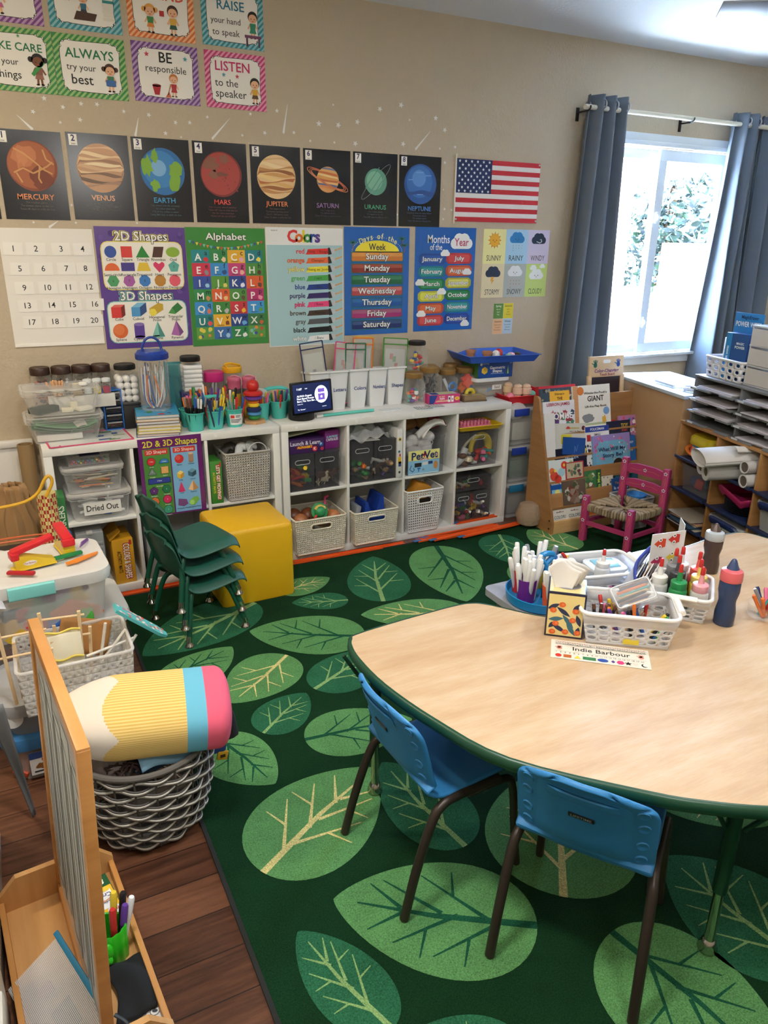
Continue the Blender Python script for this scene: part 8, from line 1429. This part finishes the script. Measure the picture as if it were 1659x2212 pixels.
tote('clear tote with a blue lid edge full of orange and blue bricks on the floor',-1.215,-1.60,.0005,.40,.28,.17,FT,mt('#3f7fb8',.5));tote('smoky clear tote with a round sticker between the brick tote and the clear basket',-1.215,-1.60,.172,.39,.28,.125,clear('#8a8a8c',.5,.2),clear('#b4b4b6',.7,.3));t=MB().cyl((0,0,0),.03,.001,'#e2e2de',20,rotm(90,0,0)).th('round_sticker','round white sticker on the smoky tote','sticker',(-1.375,-1.742,.245))
q=random.Random(9)
for i in range(26):c_=['orange','red','blue','yellow','orange','teal','green'][i%7];m=MB();s_=.022;m.box((0,0,0),(s_*2.4,s_*1.6,s_),mt({'orange':'#d8552c'}.get(c_,K(c_)),.45),bev=.004);[m.cyl((a*s_*.6,0,s_*.5),.007,.008,mt({'orange':'#d8552c'}.get(c_,K(c_)),.45),8)for a in(-1,1)];m.th('toy_brick',c_+' toy brick in the blue-lidded tote on the floor','toy',(-1.375+.026*(i%7)+q.uniform(-.01,.01),-1.705+.03*(i%2),.03+.028*(i//7)),rot=(q.uniform(-.5,.5),q.uniform(-.5,.5),q.uniform(0,3)),group=c_+' bricks in the tote')
m=MB();m.box((0,0,0),(.10,.001,.085),'#e4e2dc');c=m.cv(FR((-.05,-.001,-.042)),.1,.085);c.r(.0,.06,.1,.025,'#2a4a8a');blob(c,.05,.05,.014,'#c8402a',1);blob(c,.03,.03,.012,'#8a5a2a',2);blob(c,.075,.03,.012,'#d87a2a',3);c.r(.01,.008,.08,.006,'#333');m.th('brick_label','white picture label on the front of the blue-lidded tote','label',(-1.30,-1.748,.07))
basket('clear_basket','clear woven-look basket of doll furniture standing on the stacked totes',(-1.172,-1.715,.2985),.33,.25,.155,clear('#ece9e4',.34,.3),13,6,.2,.94,False)
PN=mt('#dcbf94',.6)
for k,(x,y,lb)in enumerate(((-1.315,-1.76,'pale wooden doll drying rack at the left of the clear basket'),(-1.20,-1.70,'pale wooden doll rack holding a cream cloth in the clear basket'))):
 t=T('doll_rack',lb,'toy',(x,y,.31),-8*k)
 for i,(a,b)in enumerate((((-.04,0,0),(-.055,0,.26)),((.05,0,0),(.06,0,.25)),((-.02,.03,.0),(-.02,.02,.20)),((.07,.03,.0),(.085,.02,.18)))):MB().bar(a,b,.010,.010,PN).ob('upright',t)
 for z,w_ in((.235,.075),(.165,.085)):MB().tube([(-w_,0,z),(w_,0,z)],.004,PN,8).ob('dowel',t)
m=MB();m.grid(lambda u,v:((u-.5)*.12,-.01-.02*math.sin(PI*v)+.004*math.sin(9*u),.02+.18*v),14,12,mt('#e6dec4',.95));t=T('doll_cloth','cream cloth with yellow edging hanging on the doll rack','cloth',(-1.205,-1.725,.315));m.ob('cloth',t,solid=.003);MB().tube([((k/10-.5)*.12,-.014,.20+.004*math.sin(k))for k in range(11)],.004,mt('#d8c45a',.9),6).tube([((k/10-.5)*.12,-.035,.115+.004*math.sin(k))for k in range(11)],.004,mt('#d8c45a',.9),6).ob('edging',t)
t=T('doll_ironing_board','toy ironing board with floral teal cover and white legs in the clear basket','toy',(-1.035,-1.70,.33),0);m=MB(rotm(0,42,0));m.prism([(-.02,-.03),(.15,-.03),(.185,-.012),(.185,.012),(.15,.03),(-.02,.03)],.010,mt('#58b4b4',.8),TM(-.12,0,.155));c=m.cv(TM(-.12,0,.1655),1,1);q=random.Random(1);[(c.e(q.uniform(-.01,.17),q.uniform(-.025,.025),.006,q.choice(['#d8504a','#e8a0a0','#e8d8c8']),n=8),setattr(c,'z',c.z+.05))for _ in range(40)];m.ob('cover',t)
for a,b in(((-.10,.0,-.02),(.03,0,.13)),((-.07,.015,-.02),(-.03,.01,.16)),((-.02,0,-.01),(.06,0,.10)),((-.10,.0,.06),(.05,0,.09))):MB().tube([a,b],.005,mt('#e4e0d6',.5),6).ob('leg',t)
MB().grid(lambda u,v:((u-.5)*.16,.02*math.sin(PI*u),(v-.5)*.12),10,6,mt('#9a6a34',.8)).th('doll_hammock','brown woven doll panel with teal edge behind the rack','toy',(-1.13,-1.62,.42),rot=(R(-20),R(18),0),solid=.006)
# paper bag, tubes and white cabinet
KR=mt('#a07d54',.8);m=MB();m.lathe([(.030,0),(.036,0),(.036,.74),(.030,.74),(.030,.02)],mt('#9a805a',.7),22);m.th('cardboard_tube','tall brown cardboard tube standing against the wall by the shelf','tube',(-1.20,-.16,.0005));m=MB();q=random.Random(5);m.grid(lambda u,v:((.17-.125*v**1.3+.012*math.sin(11*u*6.28+7*v)+.008*math.sin(23*v+5*u))*math.cos(2*PI*u),(.13-.09*v**1.3+.010*math.sin(9*u*6.28+5*v))*math.sin(2*PI*u),.62*v),40,26,KR);m.th('paper_bag','crumpled brown paper bag gathered round the cardboard tube','bag',(-1.285,-.40,.0005),solid=.002)
MB().box((0,0,.2),(.26,.16,.4),mt('#3a3028',.8),bev=.01).th('brown_carton','dark brown carton on the floor under the checkered tube','box',(-1.27,-.66,.0005));m=MB();
for i in range(14):
 for j in range(12):a0,a1=2*PI*j/12,2*PI*(j+1)/12;m.add([(.040*math.cos(a),.040*math.sin(a),z)for z in(i*.017,(i+1)*.017)for a in(a0,a1)],[[0,1,3,2]],'#b8222a' if(i+j)%2 else '#e6d88a')
m.cyl((0,0,0),.039,.238,'#c8b878',24);m.th('checkered_tube','red and yellow checkered cardboard tube beside the marker box','tube',(-1.155,-.66,.4015));dbox('marker_box','narrow green box reading MARKERS standing by the checkered tube',(-1.105,-.575,.0015),(.045,.12,.60),'#2f7a3f',0,lambda c,w,h:c.t('MARKERS',w*.55,h*.8,.028,'#e8ecd8',.02,rot=90).t('CRAYOLA'[:0]or 'WASHABLE',w*.55,h*.60,.022,'#d8c83a',.02,rot=90))
for nm,lb,P,c_,r_ in(('yellow_hook','yellow bent wire loop crossing the paper bag',[(-1.60,-.80,.635),(-1.30,-.80,.645),(-1.20,-.80,.675),(-1.155,-.80,.74),(-1.135,-.80,.75),(-1.13,-.80,.72),(-1.16,-.80,.665)],'#d8a62a',.007),('orange_wire','thin orange wire loop below the yellow one',[(-1.60,-.82,.51),(-1.3,-.82,.515),(-1.185,-.82,.51),(-1.175,-.82,.495),(-1.3,-.82,.50),(-1.6,-.82,.495)],'#c8602c',.004),('blue_wire','blue bent wire loop by the marker box',[(-1.20,-.86,.43),(-1.15,-.86,.45),(-1.12,-.86,.51),(-1.10,-.86,.525),(-1.09,-.86,.50),(-1.11,-.86,.44)],'#23628f',.006)):MB().tube(smooth(P,5),r_,mt(c_,.4),8).th(nm,lb,'wire',(0,0,0))
for i,x in enumerate((-1.38,-1.27)):MB().ball((0,0,0),.075,mt('#e2ded6',.95,bump=(60,.01)),16,(1,.8,.7)).th('white_towel',('left','right')[i]+' rolled white towel behind the teal-handled tote','towel',(x,-.86,.43))
MB().box((0,0,.19),(.32,.22,.38),mt('#2a2c30',.7),bev=.01).th('dark_crate','dark crate under the rolled white towels','crate',(-1.33,-.87,.0005));MB().grid(lambda u,v:((u-.5)*.22,(v-.5)*.16,.02*math.sin(PI*u)),8,6,mt('#dcdadf',.6)).th('paper_sheet','white printed sheet with a purple edge at the far left edge','paper',(-1.47,-1.40,.50),8,solid=.002)
t=T('white_cabinet','white cabinet at the bottom left edge of the photo','cabinet',(-1.62,-2.35,0));WC=mt('#dcdad4',.4);MB().box((0,.1,.20),(.34,.60,.40),WC,bev=.004).ob('body',t);o=MB().box((.02,-.40,.16),(.32,.36,.30),WC,bev=.01).ob('drawer',t);MB().box((.185,-.42,.22),(.02,.12,.05),WC,bev=.008).ob('handle',o)
MB().grid(lambda u,v:((u-.5)*.05*(.15+.85*v)+.05*(1-v),.012*math.sin(3*v+2*u),.42*v),6,16,mt('#6f7274',.5)).th('grey_ribbon','grey pointed cloth strip hanging before the blue-lidded tote','cloth',(-1.405,-1.93,.01),solid=.004)
# things on the maple table and grey side table
ZK=.5607;ZG=.5005
t=T('marker_caddy','round blue caddy with coloured cups of markers on the grey side table','caddy',(.325,-2.19,ZG));CB_=mt('#1d86c4',.35);MB().lathe([(.118,0),(.128,.004),(.132,.036),(.128,.037),(.122,.01),(0,.01)],CB_,36).ob('base',t);MB().tube(smooth([(0,-.004,.01),(0,-.004,.12),(-.028,0,.16),(0,.0,.172),(.03,0,.16),(.0,.004,.13)],5),.010,CB_,8).ob('handle',t)
cups=[(-.075,-.0,'#6a2a8c','purple'),(-.03,-.082,'#e2602a','orange'),(.055,-.065,'#2a8a4a','green'),(.085,.015,'#23409a','blue'),(.03,.08,'#d8b02a','yellow'),(-.045,.07,'#c8302c','red')]
for x,y,c_,nm in cups:MB().lathe([(.030,0),(.037,.085),(.0345,.085),(.028,.004),(0,.004)],mt(c_,.35),24).th('marker_cup',nm+' cup in the round blue caddy','cup',(.325+x,-2.19+y,ZG+.011),group=None)
fill('marker','marker','in the purple cup of the blue caddy','white markers in the purple cup',.25,-2.19,ZG+.016,.026,12,['white'],.145,.0078,31,['white'],20,.02,capf=.38);fill('marker','marker','in the orange cup of the blue caddy','white markers in the orange cup',.295,-2.272,ZG+.016,.026,9,['white'],.14,.0078,32,['white'],24,.02,capf=.38);fill('marker','marker','in the red cup of the blue caddy','white markers in the red cup',.28,-2.12,ZG+.016,.026,10,['white'],.15,.0078,33,['white'],18,.02,capf=.38);fill('marker','marker','in the yellow cup of the blue caddy','white markers in the yellow cup',.355,-2.11,ZG+.016,.026,8,['white'],.15,.0078,34,['white','grey'],20,.02,capf=.38);fill('crayon','crayon','in the blue cup of the blue caddy','crayons in the blue cup',.41,-2.175,ZG+.016,.026,9,['black'],.11,.0065,35,['yellow','blue','red','navy','green'],22,.02,capf=.3)
t=T('tissue_box','cube tissue box with orange fruit pattern at the table edge','box',(.172,-2.475,ZK),-41);w_=.112;h_=.146;m=MB();m.box((0,0,h_/2),(w_,w_,h_),mt('#22223a',.4),bev=.001)
for a in(0,90,180,270):
 c=m.cv(rotm(0,0,a)@FR((-w_/2,-w_/2-.0004,0)),w_,h_);c.r(.005,.006,w_-.010,h_-.012,'#e6d28c');c.up();q=random.Random(3)
 for x,y,an,L in((.02,.10,30,.04),(.05,.085,-35,.05),(.085,.10,60,.035),(.03,.06,10,.045),(.065,.055,-50,.055),(.095,.06,-70,.04),(.04,.03,-30,.05),(.075,.03,-55,.05),(.02,.04,50,.03),(.095,.025,80,.03)):
  ca,sa=math.cos(R(an)),math.sin(R(an));pts=[(x+L*(u-.5)*ca-s*.007*math.sin(PI*u)*sa,y+L*(u-.5)*sa+s*.007*math.sin(PI*u)*ca)for s,us in((1,[i/8 for i in range(9)]),(-1,[i/8 for i in range(7,0,-1)]))for u in us];c.p([(min(max(px,.0055),w_-.0055),min(max(py,.0065),h_-.0065))for px,py in pts],'#2a3050' if q.random()<.6 else '#3a6a7a');c.z+=.05
 c.z=2
 for x,y in((.045,.108),(.085,.09),(.02,.088),(.03,.045),(.078,.06),(.095,.02),(.06,.02),(.022,.017)):c.e(x,y,.0098,'#e0642a',.0085,14);c.up(.5).e(x+.002,y+.001,.0045,'#ea8040',.004,10);c.z-=.5
c=m.cv(FR((-w_/2,-w_/2,h_+.0004),(1,0,0),(0,1,0)),w_,w_);c.r(.005,.005,w_-.01,w_-.01,'#dcc88a').up().e(w_/2,w_/2,.04,'#8a8a90',.03);m.ob('carton',t);m=MB()
for k in range(3):m.grid(lambda u,v:((u-.5)*(.045+.05*v)+.012*k-.012,.022*(k-1)+.018*math.sin(PI*u+k)*v-.01*v*v,.10*v*(1-.25*abs(u-.4)*2)+.006*math.sin(7*u+k)),14,10,mt('#e9e7e4',.95))
m.ob('tissue',t,(0,0,h_-.012),solid=.001)
WB=clear('#efeeee',.5,.3)
def hbasket(lb,x,y,z,rz,w,d,h):
 t=T('handled_basket',lb,'basket',(x,y,z),rz,'white plastic baskets with round holes');k=.84;m=MB();e,f_,a,b=w/2*k,d/2*k,w/2,d/2;L=lambda s0,s1,z_:None
 def wall(p0,p1,P1,P0,n):
  p0,p1,P1,P0=map(V,(p0,p1,P1,P0));q_=lambda u,v:tuple((p0*(1-u)+p1*u)*(1-v)+(P0*(1-u)+P1*u)*v)
  m.add([q_(0,0),q_(1,0),q_(1,.12),q_(0,.12)],[[0,1,2,3]],WB).add([q_(0,.66),q_(1,.66),q_(1,1),q_(0,1)],[[0,1,2,3]],WB);m.lattice(q_(0,.12),q_(1,.12),q_(1,.66),q_(0,.66),n,3,WB,.37,None,'o')
 wall((-e,-f_,0),(e,-f_,0),(a,-b,h),(-a,-b,h),7);wall((e,f_,0),(-e,f_,0),(-a,b,h),(a,b,h),7);wall((e,-f_,0),(e,f_,0),(a,b,h),(a,-b,h),4);wall((-e,f_,0),(-e,-f_,0),(-a,-b,h),(-a,b,h),4)
 m.add([(-e,-f_,0),(e,-f_,0),(e,f_,0),(-e,f_,0)],[[0,1,2,3]],WB);m.ob('body',t,solid=.002);MB().tube([(px,py,h)for px,py in rr(w+.008,d+.008,.03,5)],.006,mt('#e9e9e8',.35),8,True).ob('rim',t)
 for s in(-1,1):MB().loft([[(s*(a+.012+qx),py,h+.004+qz)for qx,qz in circ(.011,10,.009)]for py in(-d*.26,d*.26)],mt('#eceae4',.35)).ob('handle',t)
 return t
hbasket('white basket of crayons at the front, nearest the name card',.31,-2.585,ZK,-37,.27,.17,.105);hbasket('white basket of paint bottles behind the front basket',.60,-2.535,ZK,40,.20,.17,.085);hbasket('white basket of glue bottles standing on the grey side table',.53,-2.24,ZG,-14,.25,.19,.115)
BQ=TM(.31,-2.585,ZK)@rotm(0,0,-37)
def inb(o,x,y,z,r_=None,B=BQ):o.matrix_world=B@TM(x,y,z)@(r_ or MX());return o
q=random.Random(6)
for i in range(22):c_=['black','brown','red','orange','green','blue','yellow','tan','purple','pink'][i%10];inb(pen('crayon',c_+' crayon standing loosely in the front white basket','crayon',(0,0,0),0,0,q.uniform(.085,.105),.0055,c_,c_,.2,c_+' crayons in the front basket'),q.uniform(-.055,.085),q.uniform(-.045,.05),.006,rotm(q.uniform(-28,28),q.uniform(-35,35),0))
t=T('crayon_cup','small round clear cup of dark sticks at the left in the front basket','cup');inb(t,-.075,.0,.012);MB().lathe([(.034,0),(.039,.055),(.040,.056)],GLS,22,cp=0).ob('cup',t)
for k in range(4):inb(pen('charcoal_stick','dark stick in the round clear cup','stick',(0,0,0),0,0,.085,.005,'black','brown',.2,'dark sticks in the clear cup'),-.085+.01*k,.004*(k-1),.014,rotm(0,-8+9*k,0))
t=T('pencil_case','clear plastic case of pencils tilted on top of the front basket','case');inb(t,.02,.035,.12,rotm(30,-22,10));MB().box((0,0,0),(.125,.085,.022),clear('#e4e6e8',.22,.1),bev=.003).ob('case',t);m=MB();m.tube([(x,y,.012)for x,y in rr(.115,.075,.01,3)],.002,mt('#dfe2e4',.3),6,True);m.ob('lid_ridge',t)
for k in range(9):c_=['tan','navy','brown','black','tan','teal','orange','navy','brown'][k];inb(MB().tube([(-.045,0,0),(.04,0,0),(.05,0,0)],[.0045,.0045,.0008],mt(K(c_),.5),6).th('pencil',c_+' pencil inside the tilted clear case','pencil',group=c_+' pencils in the tilted case'),.02+.004*(k%3)-.005,.035+.008*(k-4),.12-.0045*(k-4)*-1.0+.001,rotm(30,-22,10+6*(k%2)))
inb(MB().box((0,0,0),(.045,.001,.022),mt('#e0c63a',.4)).th('yellow_label','yellow paper label stuck low on the front of the white basket','label'),.01,-.0755,.022,rotm(-8,0,0))
def bottle(lb,x,y,z,c_,cap,tip,h=.128,r_=.028,fillk=1,rot=None,group='squeeze paint bottles'):
 t=T('paint_bottle',lb,'bottle',(x,y,z),0,group,rot=rot);bc=mt(K(c_),.35);m=MB();m.lathe([(r_*.92,0),(r_,.004),(r_,h*.62),(r_*.96,h*.66),(r_*.8,h*.70)],bc if fillk==1 else clear('#ecebea',.55,.3),22);m.ob('body',t);MB().lathe([(r_*.84,h*.68),(r_*.9,h*.70),(r_*.9,h*.86),(r_*.82,h*.88),(r_*.34,h*.90),(r_*.2,h*1.18),(0,h*1.18)],mt(K(cap),.35),20).ob('cap',t);MB().lathe([(r_*.24,h*1.12),(r_*.26,h*1.14),(r_*.22,h*1.30),(r_*.12,h*1.33),(0,h*1.33)],mt(K(tip),.35),12).ob('tip',t);return t
for lb,x,y,c_,cap,k in(('green paint bottle in the paint basket',.555,-2.555,'#1f8a4a','#1f8a4a',1),('pink-spattered clear paint bottle at the front of the paint basket',.60,-2.60,'#e8b0b4','#e8a0a8',2),('yellow paint bottle in the paint basket',.645,-2.555,'#d8be3a','#e2cc6a',1),('red paint bottle at the right of the paint basket',.692,-2.51,'#d84a44','#e05a50',1),('clear white-capped glue bottle in the paint basket',.535,-2.495,'#d8d4d4','#e6e4e0',2),('black paint bottle in the middle of the paint basket',.61,-2.50,'#26282c','#4a4c50',1),('grey paint bottle at the back of the paint basket',.645,-2.455,'#5a5c60','#8a8c90',1),('clear empty paint bottle beside the yellow one',.675,-2.505+.05,'#e0e2e4','#dfe4e8',2)):bottle(lb,x,y,ZK+.004,c_,cap,'red',fillk=k,r_=.0275)
bottle('clear glue bottle with a red tip standing in the side table basket',.495,-2.285,ZG+.06,'#e4e2e0','#e6e4e2','red',.10,.026,2,group='glue bottles');bottle('clear glue bottle with a red tip leaning out of the side table basket',.50,-2.19,ZG+.03,'#e4e2e0','#e8e6e4','red',.15,.026,2,(R(8),R(-42),0),'glue bottles');t=T('clear_tub','round-cornered white lidded tub in the side table basket','tub',(.565,-2.225,ZG+.055),-14);m=MB();m.loft([[(x*k,y*k,z)for x,y in rr(.13,.11,.03,5)]for z,k in((0,.9),(.035,1),(.036,1.06),(.045,1.06),(.047,.98))],mt('#dfe4e8',.35));m.ob('tub',t);MB().box((0,0,.049),(.085,.07,.004),mt('#8ac8dc',.2),bev=.001).ob('window_lid',t)
for i,c_ in enumerate(('purple','pink','purple')):MB().ball((0,0,0),.022,mt(K(c_),.5),10).th('paint_pot',('left purple','pink','right purple')[i]+' paint pot low in the side table basket','pot',(.50+.045*i,-2.275+.01*i,ZG+.026))
def dot(lb,x,y,c_,cap,tipc,h=.185):t=T('dot_marker',lb,'bottle',(x,y,ZK),0,'tall paint markers');r_=.031;m=MB();m.lathe([(r_*.93,0),(r_,.004),(r_,h*.20),(r_*.84,h*.36),(r_*.84,h*.42),(r_*1.02,h*.56),(r_*1.02,h*.70),(r_*.94,h*.73)],mt(c_,.25),28);m.ob('body',t);MB().lathe([(r_*1.02,h*.735),(r_*1.06,h*.745),(r_*1.06,h*.86),(r_*.98,h*.90),(r_*.6,h*.93),(0,h*.93)],mt(cap,.3),26).ob('collar',t);MB().lathe([(r_*.62,h*.925),(r_*.5,h*.965),(r_*.27,h*1.06),(r_*.12,h*1.09),(0,h*1.09)],mt(tipc,.3),18).ob('nib',t)
dot('tall navy paint marker bottle with a pink collar standing on the table',.648,-2.665,'#2a3f64','#d8646a','#3a4a72',.20);dot('tall brown paint marker bottle with a grey collar behind the paints',.93,-2.37,'#4a3a36','#b4bcc2','#5a4a46',.17)
t=T('crayon_cup','shallow round clear cup of crayons at the right edge of the table','cup',(.80,-2.69,ZK));MB().lathe([(.040,0),(.045,.003),(.050,.045),(.051,.046)],GLS,26,cp=0).ob('cup',t)
for k in range(10):c_=['orange','orange','red','brown','black','teal','yellow','pink','navy','grey'][k];pen('crayon',c_+' crayon in the shallow round cup at the right edge','crayon',(.785+.007*(k%5),-2.70+.008*(k//2%3),ZK+.006),160+36*k,30,.09,.0058,c_,c_,.15,c_+' crayons in the shallow cup')
t=T('letter_card','folded white picture card with red and yellow shapes standing behind the paints','card',(.655,-2.405,ZK),-8);m=MB();m.box((0,0,.105),(.135,.002,.21),mt('#e2e2e0',.4));c=m.cv(FR((-.0675,-.0014,0)),.135,.21)
for i,(x,y,col)in enumerate(((.035,.175,'#d84a2c'),(.09,.185,'#c8302a'),(.03,.11,'#b02a5a'),(.09,.12,'#d8c03a'),(.03,.05,'#1f1f22'),(.085,.045,'#9a1f3a'))):c.z=1;c.p([(x-.024,y),(x,y+.018),(x+.022,y+.014),(x+.022,y-.014),(x,y-.018)],col);c.up().e(x,y+.012,.007,'#f2f2f0').e(x,y-.012,.007,'#f2f2f0');c.up().e(x,y+.012,.003,'#222').e(x,y-.012,.003,'#222')
m.ob('front',t);m=MB();m.box((.035,.005,.115),(.07,.002,.23),mt('#d8dcdc',.4),rotm(0,0,0));c=m.cv(FR((.0,.0036,0)),.07,.23);[c.r(.012,.03+.035*k,.04,.02,'#2f3a40')for k in range(5)];m.ob('side',t,(.067,0,0),(0,0,R(62)))
t=T('zip_pouch','blue-edged mesh pouch of cards standing open beside the white card','pouch',(.56,-2.40,ZK),33);MB().grid(lambda u,v:((u-.5)*.22,.02*math.sin(PI*u)+.05*(1-v),.13*v*(.75+.25*u)),12,8,clear('#c8ccdc',.6,.3)).ob('mesh',t,solid=.002);MB().tube(smooth([((u-.5)*.22,.02*math.sin(PI*u),.13*(.75+.25*u))for u in(0,.25,.5,.75,1)]+[(.11,.05,.02)],4),.006,mt('#23308a',.6),8).ob('edge',t)
for k in range(6):MB().box((0,0,.055),(.17,.0035,.10),mt(('#d8d4cc','#3a3a40','#c8a888','#e0deda','#5a4a4a','#d0ccc8')[k],.6)).th('flash_card','card %s in the blue-edged pouch'%('one','two','three','four','five','six')[k],'card',(.535+.004*k,-2.415-.008*k+.03,ZK+.003),33,rot=(R(14),0,R(33)))
m=MB();m.box((0,0,.036),(.085,.002,.072),mt('#dcdcd8',.5));c=m.cv(FR((-.0425,-.0014,0)),.085,.072);c.r(.004,.004,.077,.064,'#c4c6c4').up().r(.006,.006,.073,.06,'#e2e2de').up();[[c.r(.012+.011*i,.012+.02*j,.006,.012,'#3a3f44')for i in range(6)]for j in range(3)];m.th('number_chart','small grey number chart leaning behind the front basket','card',(.46,-2.475,ZK+.004),22,rot=(R(-16),0,R(22)))
t=T('name_card','long laminated name card reading Indie Barbour lying on the table','card',(.167,-2.640,ZK),-40.5);m=MB();W_,H_=.275,.105;m.box((0,0,.0008),(W_,H_,.0012),mt('#e9e3d6',.2));c=m.cv(FR((-W_/2,-H_/2,.0016),(1,0,0),(0,1,0)),W_,H_);L='abcdefghijklmnopqrstuvwxyz'
for i,ch in enumerate(L):c.z=1;c.r(.012+.0098*i,.080,.0090,.018,'#333');c.up().r(.0126+.0098*i,.0806,.0078,.0168,'#ece6da');c.up().t(ch,.0165+.0098*i,.085,.008,'#222',.01);c.e(.0165+.0098*i,.0935,.0022,'#b83a2a',n=6)
c.z=1;c.t('Indie Barbour',.142,.060,.021,'#1a1a1c',.008,w=.16);[c.t(str(k+1),.016+.0125*k,.034,.0065,'#444')for k in range(20)];c.r(.01,.041,.255,.0008,'#999')
for x,hd in((.024,1),(.252,-1)):c.e(x,.058,.008,'#d88a7a');[c.l(x,.058,x+.014*math.sin(a),.058+.015*math.cos(a),.003,'#d88a7a')for a in(-1.1,-.45,-.1,.25,.6)]
c.e(.022,.016,.009,'#d0302c',.009).r(.036,.008,.022,.016,'#b8602f').ng(.075,.014,.011,3,'#e2c83a').r(.09,.008,.036,.016,'#2f7a4a').e(.145,.016,.015,'#2a4fa8',.009).p([(.167,.016),(.173,.024),(.179,.016),(.173,.008)],'#5a3a8a').ng(.193,.016,.011,6,'#d83a7a',0).star(.214,.016,.011,'#1d1d20').p([(.234,.007),(.243,.017),(.240,.023),(.234,.02),(.228,.023),(.225,.017)],'#d8d0c4').e(.258,.016,.009,'#1d1d20');c.up().e(.261,.017,.008,'#e9e3d6');m.ob('card',t)
